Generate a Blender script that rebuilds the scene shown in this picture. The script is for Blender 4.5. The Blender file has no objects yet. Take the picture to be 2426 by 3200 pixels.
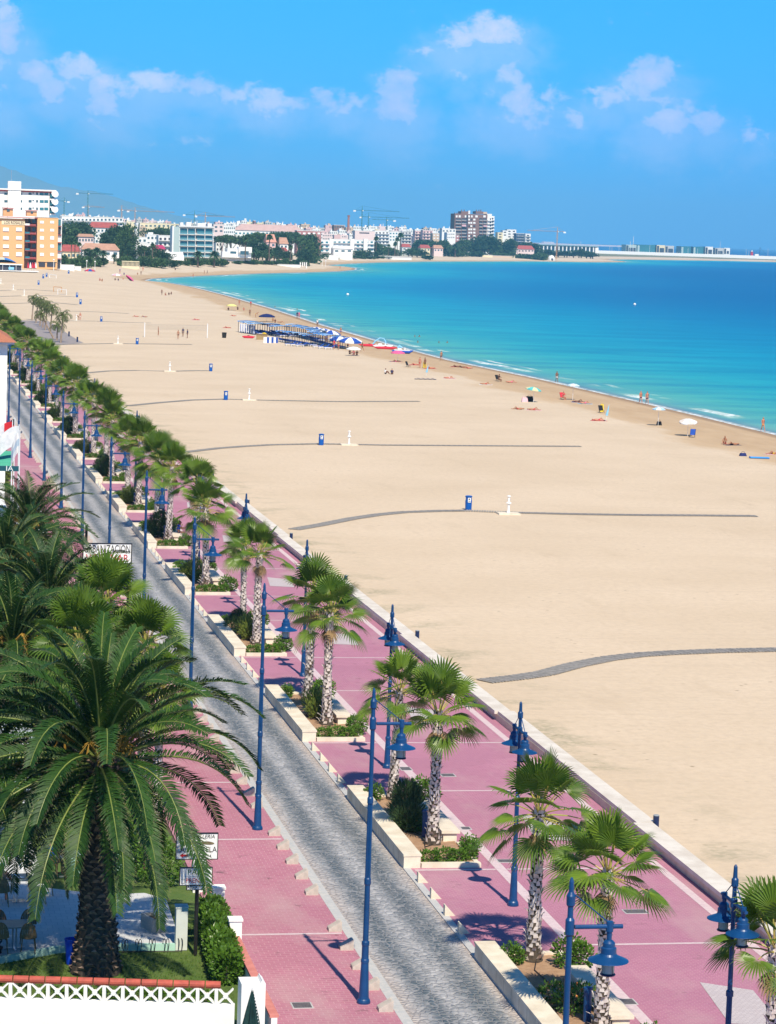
import bpy, bmesh, math, random
import numpy as np
from mathutils import Vector, Matrix

# ------------------------------------------------------------------ camera, sky, sun
S = bpy.context.scene
COL = S.collection
F_, CX, CY, H = 8400.0, 1213.0, 1600.0, 21.0      # focal length and centre in pixels of a 2426x3200 frame, eye height
RHO, TH = 0.034, 0.1881139028818875
PIT = math.atan((CY - 734.0) * math.cos(RHO) / F_)

def basis():
    f = np.array([math.sin(TH) * math.cos(PIT), math.cos(TH) * math.cos(PIT), -math.sin(PIT)])
    r = np.array([math.cos(TH), -math.sin(TH), 0.0])
    u = np.cross(r, f)
    return (r * math.cos(RHO) + u * math.sin(RHO), u * math.cos(RHO) - r * math.sin(RHO), f)
CR, CU, CF = basis()
cam = bpy.data.cameras.new('camera')
cam.sensor_fit = 'VERTICAL'
cam.sensor_height = 32.0
cam.lens = 84.0
cam.clip_start = 0.5
cam.clip_end = 90000.0
camo = bpy.data.objects.new('camera', cam)
COL.objects.link(camo)
camo.matrix_world = Matrix(((CR[0], CU[0], -CF[0], 0), (CR[1], CU[1], -CF[1], 0), (CR[2], CU[2], -CF[2], H), (0, 0, 0, 1)))
S.camera = camo
S.view_settings.view_transform = 'Standard'
S.view_settings.look = 'None'
S.view_settings.gamma = 1.0
S.view_settings.exposure = 0.45
S.cycles.use_denoising = True
S.cycles.max_bounces = 6
S.cycles.transparent_max_bounces = 16
S.cycles.volume_bounces = 1

SUNV = Vector((0.06, -0.835, 1.0)).normalized()    # towards the sun
sl = bpy.data.lights.new('sun', 'SUN')
sl.energy = 4.6
sl.angle = math.radians(0.53)
sl.color = (1.0, 0.90, 0.72)
so = bpy.data.objects.new('sun', sl)
COL.objects.link(so)
so.rotation_euler = SUNV.to_track_quat('Z', 'Y').to_euler()
so.location = (0, -50, 80)

def ray(px, py):
    d = CF + CR * (px - CX) / F_ - CU * (py - CY) / F_
    return d / np.linalg.norm(d)
def G(px, py, z=0.0):
    d = ray(px, py); t = (z - H) / d[2]
    return Vector((d[0] * t, d[1] * t, z))
def W(px, py, Y):
    d = ray(px, py); t = Y / d[1]
    return Vector((d[0] * t, Y, H + d[2] * t))
def PX(w):
    d = np.array(w, float) - np.array([0, 0, H])
    k = d @ CF
    return CX + F_ * (d @ CR) / k, CY - F_ * (d @ CU) / k

# ------------------------------------------------------------------ node helpers
def nodes_of(m):
    return m.node_tree.nodes, m.node_tree.links
def ramp(n, pts, interp='LINEAR'):
    r = n.new('ShaderNodeValToRGB'); cr = r.color_ramp; cr.interpolation = interp
    while len(cr.elements) > 1: cr.elements.remove(cr.elements[-1])
    cr.elements[0].position = pts[0][0]; cr.elements[0].color = (*pts[0][1], 1)
    for p, c in pts[1:]:
        e = cr.elements.new(p); e.color = (*c, 1)
    return r
def mth(n, l, op, a, b=None, c=None, clamp=False):
    m = n.new('ShaderNodeMath'); m.operation = op; m.use_clamp = clamp
    for i, v in enumerate((a, b, c)):
        if v is None: continue
        if isinstance(v, (int, float)): m.inputs[i].default_value = v
        else: l.new(v, m.inputs[i])
    return m.outputs[0]
def mix(n, l, fac, a, b, mode='MIX'):
    m = n.new('ShaderNodeMix'); m.data_type = 'RGBA'; m.blend_type = mode
    for s, v in ((m.inputs[0], fac), (m.inputs[6], a), (m.inputs[7], b)):
        if isinstance(v, (int, float)): s.default_value = v
        elif isinstance(v, (tuple, list)): s.default_value = (*v[:3], 1)
        else: l.new(v, s)
    return m.outputs[2]
def maprange(n, l, v, a, b, c=0.0, d=1.0, smooth=False):
    m = n.new('ShaderNodeMapRange'); m.clamp = True
    if smooth: m.interpolation_type = 'SMOOTHSTEP'
    l.new(v, m.inputs[0])
    for i, q in enumerate((a, b, c, d)): m.inputs[i + 1].default_value = q
    return m.outputs[0]
def noise(n, l, vec, scale, detail=4.0, rough=0.55, dist=0.0):
    t = n.new('ShaderNodeTexNoise'); t.inputs['Scale'].default_value = scale
    t.inputs['Detail'].default_value = detail; t.inputs['Roughness'].default_value = rough
    t.inputs['Distortion'].default_value = dist
    if vec is not None: l.new(vec, t.inputs['Vector'])
    return t.outputs['Fac']
def scaled(n, l, vec, sx, sy, sz=1.0):
    m = n.new('ShaderNodeMapping'); l.new(vec, m.inputs['Vector']); m.inputs['Scale'].default_value = (sx, sy, sz)
    return m.outputs[0]

# world: Nishita sky, tinted to the deep film blue, with a band of pale cumulus
w = bpy.data.worlds.new('World'); S.world = w; w.use_nodes = True
n, l = w.node_tree.nodes, w.node_tree.links
n.clear()
wo = n.new('ShaderNodeOutputWorld'); bg = n.new('ShaderNodeBackground'); l.new(bg.outputs[0], wo.inputs[0])
sky = n.new('ShaderNodeTexSky'); sky.sky_type = 'NISHITA'; sky.sun_disc = False
sky.sun_elevation = math.asin(SUNV.z)
sky.sun_rotation = math.atan2(SUNV.x, SUNV.y)
sky.air_density = 1.0; sky.dust_density = 0.3; sky.ozone_density = 2.0
tc = n.new('ShaderNodeTexCoord')
sep = n.new('ShaderNodeSeparateXYZ'); l.new(tc.outputs['Generated'], sep.inputs[0])
az = mth(n, l, 'ARCTAN2', sep.outputs[0], sep.outputs[1])
el = mth(n, l, 'ARCSINE', sep.outputs[2])
tint = ramp(n, [(0.0, (0.045, 0.50, 1.85)), (0.035, (0.045, 0.58, 1.60)), (0.10, (0.045, 0.68, 1.36)), (0.5, (0.22, 0.66, 1.15)), (1.0, (0.35, 0.75, 1.1))])
l.new(el, tint.inputs[0])
skyc = mix(n, l, 1.0, sky.outputs[0], tint.outputs[0], 'MULTIPLY')
cmb = n.new('ShaderNodeCombineXYZ'); l.new(az, cmb.inputs[0]); l.new(el, cmb.inputs[1])
P = cmb.outputs[0]
ns = noise(n, l, scaled(n, l, P, 1.0, 1.25), 62.0, 9.0, 0.62, 0.25)
ns2 = noise(n, l, P, 25.0, 3.0, 0.5)
# each blob: pixel in the photograph's sky it belongs to -> a direction, half-width and half-height
BL = [(180, 285, 90, 50, .9), (410, 285, 90, 55, .9), (330, 265, 80, 45, .9), (720, 300, 90, 40, .8), (800, 290, 80, 40, .7), (-30, 210, 80, 90, .8), (1340, 160, 70, 50, .7), (1680, 380, 90, 60, .7), (20, 90, 70, 90, 1), (-40, 300, 110, 70, .9), (110, 230, 80, 45, .9), (250, 210, 90, 60, .95), (340, 330, 90, 70, .9), (480, 260, 120, 45, 1.0),
      (610, 270, 110, 40, .9), (560, 330, 140, 50, .5), (860, 320, 130, 55, .75), (1080, 310, 120, 60, .75), (1260, 240, 70, 40, .8), (1240, 320, 90, 90, .95),
      (1420, 120, 90, 60, .95), (1540, 90, 110, 70, .9), (1580, 230, 70, 60, .7), (1620, 330, 130, 70, .9), (1450, 240, 60, 40, .6),
      (2030, 240, 100, 80, .95), (2080, 350, 110, 80, .95), (1900, 310, 80, 55, .8), (2210, 380, 80, 60, .85), (2350, 420, 90, 60, .6), (1800, 380, 60, 50, .6),
      (600, 440, 300, 60, .3), (1500, 400, 400, 60, .3), (2150, 520, 200, 50, .35)]
acc = None; low = None
for (bx, by, rx, ry, st) in BL:
    for kk in (0, 1):
        yy, sx_, sy_ = (by, rx * 1.0, ry * 1.0) if kk == 0 else (by + ry * 0.9, rx * 1.7, ry * 1.5)
        d = ray(bx, yy); a0 = math.atan2(d[0], d[1]); e0 = math.asin(d[2])
        mp = n.new('ShaderNodeMapping'); mp.vector_type = 'POINT'; l.new(P, mp.inputs[0])
        sx, sy = F_ / sx_, F_ / sy_
        mp.inputs['Scale'].default_value = (sx, sy, 1); mp.inputs['Location'].default_value = (-a0 * sx, -e0 * sy, 0)
        vl = n.new('ShaderNodeVectorMath'); vl.operation = 'LENGTH'; l.new(mp.outputs[0], vl.inputs[0])
        g = maprange(n, l, vl.outputs['Value'], 0.0, 1.8, st, 0.0, True)
        if kk == 0: acc = g if acc is None else mth(n, l, 'MAXIMUM', acc, g)
        else: low = g if low is None else mth(n, l, 'MAXIMUM', low, g)
ns3 = noise(n, l, scaled(n, l, P, 1.0, 1.3), 150.0, 6.0, 0.65, 0.2)
pert = mth(n, l, 'ADD', mth(n, l, 'MULTIPLY', mth(n, l, 'SUBTRACT', ns, 0.5), 1.7), mth(n, l, 'MULTIPLY', mth(n, l, 'SUBTRACT', ns3, 0.5), 1.15))
dens = mth(n, l, 'ADD', acc, pert)
core = maprange(n, l, dens, 0.38, 0.84, 0.0, 0.62, True)
glow = maprange(n, l, mth(n, l, 'ADD', acc, mth(n, l, 'MULTIPLY', pert, 0.8)), 0.75, 1.25, 0.0, 0.28, True)
veil = maprange(n, l, mth(n, l, 'ADD', low, mth(n, l, 'MULTIPLY', pert, 0.5)), 0.15, 0.95, 0.0, 0.30, True)
cov = mth(n, l, 'MAXIMUM', mth(n, l, 'ADD', core, glow), veil)
ccol = mix(n, l, maprange(n, l, ns2, 0.35, 0.65), (6.4, 6.9, 10.9), (10.2, 9.2, 12.8))
l.new(mix(n, l, cov, skyc, ccol), bg.inputs[0])
bg.inputs[1].default_value = 0.080

# ------------------------------------------------------------------ materials
MATS = {}
def mat(name, c1, c2=None, scale=3.0, rough=0.7, bump=0.0, bscale=None, spec=0.3, metal=0.0, coord='Object', detail=4.0, stretch=None):
    if name in MATS: return MATS[name]
    m = bpy.data.materials.new(name); m.use_nodes = True
    n, l = nodes_of(m); b = n['Principled BSDF']
    b.inputs['Roughness'].default_value = rough; b.inputs['Metallic'].default_value = metal
    b.inputs['Specular IOR Level'].default_value = spec
    tc = n.new('ShaderNodeTexCoord'); v = tc.outputs[coord]
    if stretch: v = scaled(n, l, v, *stretch)
    c2 = c2 or tuple(x * 0.8 for x in c1)
    f = noise(n, l, v, scale, detail)
    f = maprange(n, l, f, 0.35, 0.65)
    l.new(mix(n, l, f, c1, c2), b.inputs['Base Color'])
    if bump:
        bn = n.new('ShaderNodeBump'); bn.inputs['Strength'].default_value = bump; bn.inputs['Distance'].default_value = 0.03
        l.new(noise(n, l, v, bscale or scale * 6, 3.0), bn.inputs['Height']); l.new(bn.outputs[0], b.inputs['Normal'])
    MATS[name] = m
    return m
def leafmat(name, c1, c2, tip=None, trans=0.25, rough=0.45, tipstart=0.82):
    """foliage: colour varies per leaf (uv.y random), tips towards tip colour (uv.x = position along the leaf)"""
    if name in MATS: return MATS[name]
    m = bpy.data.materials.new(name); m.use_nodes = True
    n, l = nodes_of(m); b = n['Principled BSDF']
    b.inputs['Roughness'].default_value = rough; b.inputs['Specular IOR Level'].default_value = 0.35
    uv = n.new('ShaderNodeUVMap'); sp = n.new('ShaderNodeSeparateXYZ'); l.new(uv.outputs[0], sp.inputs[0])
    oi = n.new('ShaderNodeObjectInfo')
    c = mix(n, l, sp.outputs[1], c1, c2)
    c = mix(n, l, mth(n, l, 'MULTIPLY', oi.outputs['Random'], 0.35), c, tuple(x * 0.72 for x in c1))
    if tip:
        c = mix(n, l, maprange(n, l, sp.outputs[0], tipstart, 1.0, 0.0, 0.85), c, tip)
    l.new(c, b.inputs['Base Color'])
    tr = n.new('ShaderNodeBsdfTranslucent'); l.new(c, tr.inputs[0])
    ms = n.new('ShaderNodeMixShader'); ms.inputs[0].default_value = trans
    l.new(b.outputs[0], ms.inputs[1]); l.new(tr.outputs[0], ms.inputs[2])
    l.new(ms.outputs[0], n['Material Output'].inputs[0])
    MATS[name] = m
    return m

# ------------------------------------------------------------------ mesh builder
class MB:
    def __init__(s): s.v = []; s.f = []; s.m = []; s.uv = []; s.hasuv = False
    def add(s, vs, fs, mi=0, uvs=None):
        o = len(s.v); s.v.extend(vs)
        s.f.extend([tuple(i + o for i in f) for f in fs]); s.m.extend([mi] * len(fs))
        if uvs: s.hasuv = True
        s.uv.extend(uvs if uvs else [(0.3, 0.5)] * len(vs))
    def box(s, x0, y0, z0, x1, y1, z1, mi=0, M=None):
        vs = [(x0, y0, z0), (x1, y0, z0), (x1, y1, z0), (x0, y1, z0), (x0, y0, z1), (x1, y0, z1), (x1, y1, z1), (x0, y1, z1)]
        if M is not None: vs = [tuple(M @ Vector(v)) for v in vs]
        s.add(vs, [(0, 3, 2, 1), (4, 5, 6, 7), (0, 1, 5, 4), (1, 2, 6, 5), (2, 3, 7, 6), (3, 0, 4, 7)], mi)
    def prism(s, pts, z0, z1, mi=0):
        k = len(pts)
        s.add([(x, y, z0) for x, y in pts] + [(x, y, z1) for x, y in pts],
              [tuple(range(k))[::-1], tuple(range(k, 2 * k))] + [(i, (i + 1) % k, k + (i + 1) % k, k + i) for i in range(k)], mi)
    def tube(s, pts, rs, nn=8, mi=0, cap=True, uvs=None):
        pts = [Vector(p) for p in pts]; k = len(pts)
        if isinstance(rs, (int, float)): rs = [rs] * k
        vs = []; a = None
        for i, p in enumerate(pts):
            t = (pts[min(i + 1, k - 1)] - pts[max(i - 1, 0)])
            t = t.normalized() if t.length > 1e-9 else Vector((0, 0, 1))
            if a is None: a = t.orthogonal().normalized()
            a = (a - t * a.dot(t)); a = a.normalized() if a.length > 1e-6 else t.orthogonal().normalized()
            b = t.cross(a)
            for j in range(nn):
                q = 2 * math.pi * j / nn
                vs.append(tuple(p + (a * math.cos(q) + b * math.sin(q)) * rs[i]))
        fs = [(i * nn + j, i * nn + (j + 1) % nn, (i + 1) * nn + (j + 1) % nn, (i + 1) * nn + j) for i in range(k - 1) for j in range(nn)]
        if cap: fs += [tuple(range(nn))[::-1], tuple((k - 1) * nn + j for j in range(nn))]
        s.add(vs, fs, mi, uvs)
    def lathe(s, prof, nn=16, c=(0, 0, 0), mi=0):
        vs = [(c[0] + r * math.cos(2 * math.pi * j / nn), c[1] + r * math.sin(2 * math.pi * j / nn), c[2] + z) for r, z in prof for j in range(nn)]
        k = len(prof)
        fs = [(i * nn + j, i * nn + (j + 1) % nn, (i + 1) * nn + (j + 1) % nn, (i + 1) * nn + j) for i in range(k - 1) for j in range(nn)]
        fs += [tuple(range(nn))[::-1], tuple((k - 1) * nn + j for j in range(nn))]
        s.add(vs, fs, mi)
    def build(s, name, mats, parent=None, loc=(0, 0, 0), rotz=0.0, smooth=False, **tags):
        me = bpy.data.meshes.new(name); me.from_pydata(s.v, [], s.f)
        for m in (mats if isinstance(mats, (list, tuple)) else [mats]): me.materials.append(m)
        me.polygons.foreach_set('material_index', s.m)
        if smooth: me.polygons.foreach_set('use_smooth', [True] * len(s.f))
        if s.hasuv:
            ul = me.uv_layers.new(name='UVMap')
            idx = np.empty(len(me.loops), dtype=np.int32); me.loops.foreach_get('vertex_index', idx)
            ul.data.foreach_set('uv', np.array(s.uv, dtype=np.float32)[idx].ravel())
        me.update()
        o = bpy.data.objects.new(name, me); COL.objects.link(o)
        o.location = loc; o.rotation_euler = (0, 0, rotz)
        if parent: o.parent = parent
        for k, v in tags.items(): o[k] = v
        return o
def thing(name, label, cat, loc=(0, 0, 0), rotz=0.0, group=None):
    o = bpy.data.objects.new(name, None); COL.objects.link(o); o.empty_display_size = 0.3
    o.location = loc; o.rotation_euler = (0, 0, rotz)
    o['label'] = label; o['category'] = cat; o['kind'] = 'thing'
    if group: o['group'] = group
    return o
TREES = {}
def dup(root, loc=None, rotz=None, label=None, scale=None, group=None):
    if root.name not in TREES:
        TREES[root.name] = [(ch, list(ch.children)) for ch in root.children]
    r = root.copy(); COL.objects.link(r)
    for ch, gr in TREES[root.name]:
        c = ch.copy(); COL.objects.link(c); c.parent = r
        for g in gr:
            d = g.copy(); COL.objects.link(d); d.parent = c
    if loc is not None: r.location = loc
    if rotz is not None: r.rotation_euler = (0, 0, rotz)
    if scale is not None: r.scale = (scale,) * 3 if isinstance(scale, (int, float)) else scale
    if label: r['label'] = label
    if group: r['group'] = group
    return r
class Once:
    """first call moves the prototype, later calls copy it"""
    def __init__(s, root): s.r = root; s.used = False
    def __call__(s, loc, rotz=0.0, label=None, scale=1.0, group=None):
        if not s.used:
            s.used = True; o = s.r; o.location = loc; o.rotation_euler = (0, 0, rotz)
            o.scale = (scale,) * 3 if isinstance(scale, (int, float)) else scale
            if label: o['label'] = label
            if group: o['group'] = group
            return o
        return dup(s.r, loc, rotz, label, scale, group)
ORD = 'first second third fourth fifth sixth seventh eighth ninth tenth eleventh twelfth thirteenth fourteenth fifteenth sixteenth seventeenth eighteenth nineteenth twentieth'.split()
def ordw(i):
    k = i + 1
    T = ['', '', 'twenty', 'thirty', 'forty', 'fifty', 'sixty', 'seventy', 'eighty', 'ninety']
    if k > 100: return 'hundred-and-' + ordw(k - 101)
    if k == 100: return 'hundredth'
    if k <= 20: return ORD[k - 1]
    return T[k // 10] + '-' + ORD[k % 10 - 1] if k % 10 else T[k // 10][:-1] + 'ieth'
rnd = random.Random(7)
def structure(o): o['kind'] = 'structure'; return o

# ------------------------------------------------------------------ shoreline and terrain
SEA = -0.25
_sh = [(2426, 1360), (2180, 1300), (1950, 1246), (1670, 1182), (1400, 1126), (1200, 1073), (1000, 1015), (850, 966), (700, 922), (600, 897), (520, 883), (450, 877),
       (470, 871), (560, 866), (650, 861), (800, 855), (960, 851), (1060, 848), (1108, 843), (1112, 839), (1085, 834), (1010, 829), (1060, 826), (1100, 823.5),
       (1167, 820.5), (1240, 819), (1334, 817), (1500, 817), (1650, 816.5), (1760, 818), (1841, 819.5), (1948, 819), (1960, 817), (1900, 813), (1885, 811), (1960, 811),
       (2026, 812), (2255, 815), (2420, 819)]
SH = [(96.5, -400.0), (96.8, 120.0)] + [tuple(G(x, y, SEA)[:2]) for x, y in _sh]
SHN = len(SH)
_e = SH[-1]
LAND = SH + [(_e[0] + 900, _e[1] + 350), (_e[0] + 900, _e[1] + 900), tuple(G(1960, 795)[:2]), tuple(G(1870, 789)[:2]), tuple(G(1500, 765)[:2]), (-9000, 16000), (-9000, -400)]
LA = np.array(LAND)
def shore_d(X, Y):
    """signed distance to the waterline, positive on land"""
    X = np.asarray(X, float); Y = np.asarray(Y, float)
    best = np.full(X.shape, 1e18); ins = np.zeros(X.shape, bool)
    k = len(LA)
    for i in range(k):
        x0, y0 = LA[i]; x1, y1 = LA[(i + 1) % k]
        dx, dy = x1 - x0, y1 - y0
        t = np.clip(((X - x0) * dx + (Y - y0) * dy) / (dx * dx + dy * dy + 1e-12), 0, 1)
        best = np.minimum(best, (X - x0 - t * dx) ** 2 + (Y - y0 - t * dy) ** 2)
        c = ((y0 > Y) != (y1 > Y))
        with np.errstate(divide='ignore', invalid='ignore'):
            xi = (x1 - x0) * (Y - y0) / (y1 - y0 + 1e-15) + x0
        ins ^= c & (X < xi)
    d = np.sqrt(best)
    return np.where(ins, d, -d)
def sstep(a, b, v):
    t = np.clip((v - a) / (b - a), 0, 1); return t * t * (3 - 2 * t)
def terr(X, Y, d=None):
    X = np.asarray(X, float); Y = np.asarray(Y, float)
    if d is None: d = shore_d(X, Y)
    z = np.where(d > 0, np.minimum(SEA + d * 0.05, 0.0), np.maximum(SEA + d * 0.05, -2.5))
    A = 4.2 * sstep(650, 1000, Y) * (1 - 0.5 * sstep(1700, 2400, Y))
    z = z + A * sstep(2, 55, d)
    z = np.where((X < 27.0) & (Y < 640), z - 0.3 - 0 * X, z)
    return z
def gp(px, py):
    """the point of the terrain seen at a pixel of the photograph"""
    z = 0.0
    for _ in range(14):
        p = G(px, py, z); z2 = float(terr(p.x, p.y)); z = 0.5 * z + 0.5 * z2
    p = G(px, py, z); return Vector((p.x, p.y, z))

def polar(r0=30.0):
    az = np.concatenate([np.arange(-75, 1.5, 4.0), np.arange(1.5, 20.6, 0.045), np.arange(20.6, 85, 4.0)])
    off = np.concatenate([np.arange(5600, 700, -16), np.arange(700, 300, -6), np.arange(300, 40, -2), np.arange(40, 5.5, -1)]).astype(float)
    r = H * F_ / off
    A, R = np.meshgrid(np.radians(az), r)
    return R * np.sin(A), R * np.cos(A)
def grid_mesh(name, X, Y, Z, d, keep, m):
    rr, cc = X.shape
    idx = np.arange(rr * cc).reshape(rr, cc)
    q = np.stack([idx[:-1, :-1], idx[:-1, 1:], idx[1:, 1:], idx[1:, :-1]], -1).reshape(-1, 4)
    kf = keep.ravel()[q].any(1); q = q[kf]
    used = np.zeros(rr * cc, bool); used[q.ravel()] = True
    new = np.cumsum(used) - 1
    q = new[q]
    V = np.stack([X.ravel(), Y.ravel(), Z.ravel()], -1)[used]
    me = bpy.data.meshes.new(name)
    me.vertices.add(len(V)); me.vertices.foreach_set('co', V.ravel())
    me.loops.add(len(q) * 4); me.loops.foreach_set('vertex_index', q.ravel().astype(np.int32))
    me.polygons.add(len(q)); me.polygons.foreach_set('loop_start', np.arange(0, len(q) * 4, 4, dtype=np.int32))
    me.polygons.foreach_set('loop_total', np.full(len(q), 4, dtype=np.int32)); me.update(calc_edges=True)
    me.polygons.foreach_set('use_smooth', np.ones(len(q), bool))
    at = me.attributes.new('shore', 'FLOAT', 'POINT'); at.data.foreach_set('value', d.ravel()[used].astype(np.float32))
    me.materials.append(m)
    if me.polygons and me.polygons[0].normal.z < 0: me.flip_normals()
    o = bpy.data.objects.new(name, me); COL.objects.link(o)
    return structure(o)

# sand
m = bpy.data.materials.new('sand'); m.use_nodes = True; n, l = nodes_of(m); b = n['Principled BSDF']
b.inputs['Roughness'].default_value = 0.95; b.inputs['Specular IOR Level'].default_value = 0.1
tc = n.new('ShaderNodeTexCoord'); P = tc.outputs['Object']
at = n.new('ShaderNodeAttribute'); at.attribute_name = 'shore'; D = at.outputs['Fac']
f1 = noise(n, l, P, 0.06, 5, 0.6); f2 = noise(n, l, P, 2.2, 5, 0.7); f3 = noise(n, l, scaled(n, l, P, 1.0, 0.25), 0.35, 5, 0.65)
c = mix(n, l, maprange(n, l, f1, 0.35, 0.65), (0.585, 0.465, 0.335), (0.645, 0.52, 0.385))
c = mix(n, l, maprange(n, l, f2, 0.42, 0.72, 0, 0.42), c, (0.44, 0.35, 0.255))
c = mix(n, l, maprange(n, l, f3, 0.58, 0.72, 0, 0.30), c, (0.46, 0.36, 0.25))
# footprints and raked tracks: small dark hollows in trampled zones, long faint combed lines
v2 = n.new('ShaderNodeTexVoronoi'); v2.inputs['Scale'].default_value = 2.6; l.new(P, v2.inputs['Vector'])
tramp = maprange(n, l, noise(n, l, P, 0.05, 3), 0.44, 0.60)
c = mix(n, l, mth(n, l, 'MULTIPLY', mth(n, l, 'MULTIPLY', maprange(n, l, v2.outputs['Distance'], 0.10, 0.22, 1, 0), tramp), 0.36), c, (0.36, 0.28, 0.195))
rk = noise(n, l, scaled(n, l, P, 0.02, 1.6), 1.0, 3, 0.6, 0.6)
c = mix(n, l, maprange(n, l, rk, 0.56, 0.66, 0, 0.13), c, (0.45, 0.36, 0.27))
# sparse dark specks: footprints, pebbles and dry weed
vo = n.new('ShaderNodeTexVoronoi'); vo.inputs['Scale'].default_value = 0.9; l.new(P, vo.inputs['Vector'])
sp = mth(n, l, 'MULTIPLY', maprange(n, l, vo.outputs['Distance'], 0.05, 0.12, 1, 0), maprange(n, l, noise(n, l, P, 0.12, 2), 0.5, 0.62))
c = mix(n, l, mth(n, l, 'MULTIPLY', sp, 0.7), c, (0.22, 0.17, 0.11))
# damp band behind the water, and the wet edge
dn = mth(n, l, 'ADD', D, mth(n, l, 'MULTIPLY', mth(n, l, 'SUBTRACT', noise(n, l, scaled(n, l, P, 1, 0.35), 0.09, 6, 0.65), 0.5), 16.0))
c = mix(n, l, maprange(n, l, dn, 12.5, 15.5, 0.80, 0.0, True), c, (0.50, 0.355, 0.215))
c = mix(n, l, mth(n, l, 'MULTIPLY', maprange(n, l, dn, 9, 14, 1.0, 0.0, True), maprange(n, l, f3, 0.4, 0.6, 0.1, 0.5)), c, (0.40, 0.27, 0.16))
c = mix(n, l, maprange(n, l, D, 1.0, 2.6, 0.8, 0.0, True), c, (0.27, 0.18, 0.115))
# greyish weedy patches along the wall
spx = n.new('ShaderNodeSeparateXYZ'); l.new(P, spx.inputs[0])
wm = mth(n, l, 'MULTIPLY', maprange(n, l, spx.outputs[0], 27, 33, 1, 0, True), maprange(n, l, noise(n, l, P, 0.30, 4), 0.50, 0.66))
wm = mth(n, l, 'MULTIPLY', wm, maprange(n, l, noise(n, l, P, 3.5, 3), 0.35, 0.6, 0.2, 1))
c = mix(n, l, mth(n, l, 'MULTIPLY', wm, 0.75), c, (0.24, 0.235, 0.15))
# behind the far beach the ground turns to earth and gardens
inl = mth(n, l, 'MULTIPLY', maprange(n, l, D, 55, 90), maprange(n, l, spx.outputs[1], 1000, 1200))
c = mix(n, l, inl, c, (0.20, 0.20, 0.12))
l.new(c, b.inputs['Base Color'])
bn = n.new('ShaderNodeBump'); bn.inputs['Strength'].default_value = 0.55; bn.inputs['Distance'].default_value = 0.06
l.new(mth(n, l, 'ADD', noise(n, l, P, 1.1, 6, 0.7), mth(n, l, 'MULTIPLY', noise(n, l, P, 0.5, 3), 0.8)), bn.inputs['Height']); l.new(bn.outputs[0], b.inputs['Normal'])
X, Y = polar(); D_ = shore_d(X, Y)
grid_mesh('sand', X, Y, terr(X, Y, D_), D_, D_ > -60, m)

# sea
m = bpy.data.materials.new('sea_water'); m.use_nodes = True; n, l = nodes_of(m); b = n['Principled BSDF']
tc = n.new('ShaderNodeTexCoord'); P = tc.outputs['Object']
at = n.new('ShaderNodeAttribute'); at.attribute_name = 'shore'; D = mth(n, l, 'MULTIPLY', at.outputs['Fac'], -1.0)
big = noise(n, l, scaled(n, l, P, 1, 0.4), 0.012, 4, 0.6); mid = noise(n, l, scaled(n, l, P, 0.5, 1.4), 0.05, 5, 0.65)
Dn = mth(n, l, 'MULTIPLY', D, mth(n, l, 'ADD', 0.62, mth(n, l, 'ADD', mth(n, l, 'MULTIPLY', big, 0.5), mth(n, l, 'MULTIPLY', mid, 0.35))))
lg = mth(n, l, 'DIVIDE', mth(n, l, 'LOGARITHM', mth(n, l, 'MAXIMUM', Dn, 1.0), 10.0), 3.6)
r = ramp(n, [(0.0, (0.20, 0.30, 0.23)), (0.15, (0.14, 0.38, 0.30)), (0.30, (0.08, 0.39, 0.30)), (0.42, (0.022, 0.345, 0.36)),
             (0.51, (0.004, 0.27, 0.375)), (0.58, (0.0, 0.17, 0.325)), (0.66, (0.0, 0.090, 0.25)), (0.77, (0.0, 0.045, 0.17)), (1.0, (0.0, 0.035, 0.14))])
l.new(lg, r.inputs[0])
c = mix(n, l, maprange(n, l, mid, 0.42, 0.62, 0, 0.42), r.outputs[0], (0.0, 0.10, 0.24))
# foam: swash edge and one or two breaking lines
P1 = scaled(n, l, P, 1.0, 0.12)
wob = mth(n, l, 'MULTIPLY', mth(n, l, 'SUBTRACT', noise(n, l, P, 0.035, 3), 0.5), 7.0)
Dw = mth(n, l, 'ADD', D, wob)
def band(cen, hw):
    return maprange(n, l, mth(n, l, 'ABSOLUTE', mth(n, l, 'SUBTRACT', Dw, cen)), hw * 0.4, hw, 1, 0, True)
alongA = maprange(n, l, noise(n, l, P, 0.028, 2), 0.49, 0.62); alongB = maprange(n, l, noise(n, l, scaled(n, l, P, 1, 1, 1), 0.019, 2, 0.5, 1.0), 0.47, 0.55)
fine = maprange(n, l, noise(n, l, P, 1.3, 5, 0.7), 0.36, 0.56)
fo = mth(n, l, 'MAXIMUM', mth(n, l, 'MULTIPLY', band(4.4, 1.4), alongA), mth(n, l, 'MULTIPLY', band(7.6, 0.7), mth(n, l, 'MULTIPLY', alongA, alongB)))
sw = mth(n, l, 'MULTIPLY', maprange(n, l, mth(n, l, 'ADD', D, mth(n, l, 'MULTIPLY', wob, 0.12)), 0.5, 1.4, 1, 0), 0.85)
fo = mth(n, l, 'MULTIPLY', mth(n, l, 'MAXIMUM', fo, sw), fine)
c = mix(n, l, maprange(n, l, D, 3.2, 0.8, 0, 0.5), c, (0.10, 0.17, 0.24))
c = mix(n, l, mth(n, l, 'MULTIPLY', fo, 0.92), c, (0.85, 0.88, 0.9))
l.new(c, b.inputs['Base Color'])
b.inputs['Specular IOR Level'].default_value = 0.10; b.inputs['IOR'].default_value = 1.33
l.new(maprange(n, l, fo, 0, 1, 0.30, 0.9), b.inputs['Roughness'])
bn = n.new('ShaderNodeBump'); bn.inputs['Strength'].default_value = 0.5; bn.inputs['Distance'].default_value = 0.25
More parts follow.
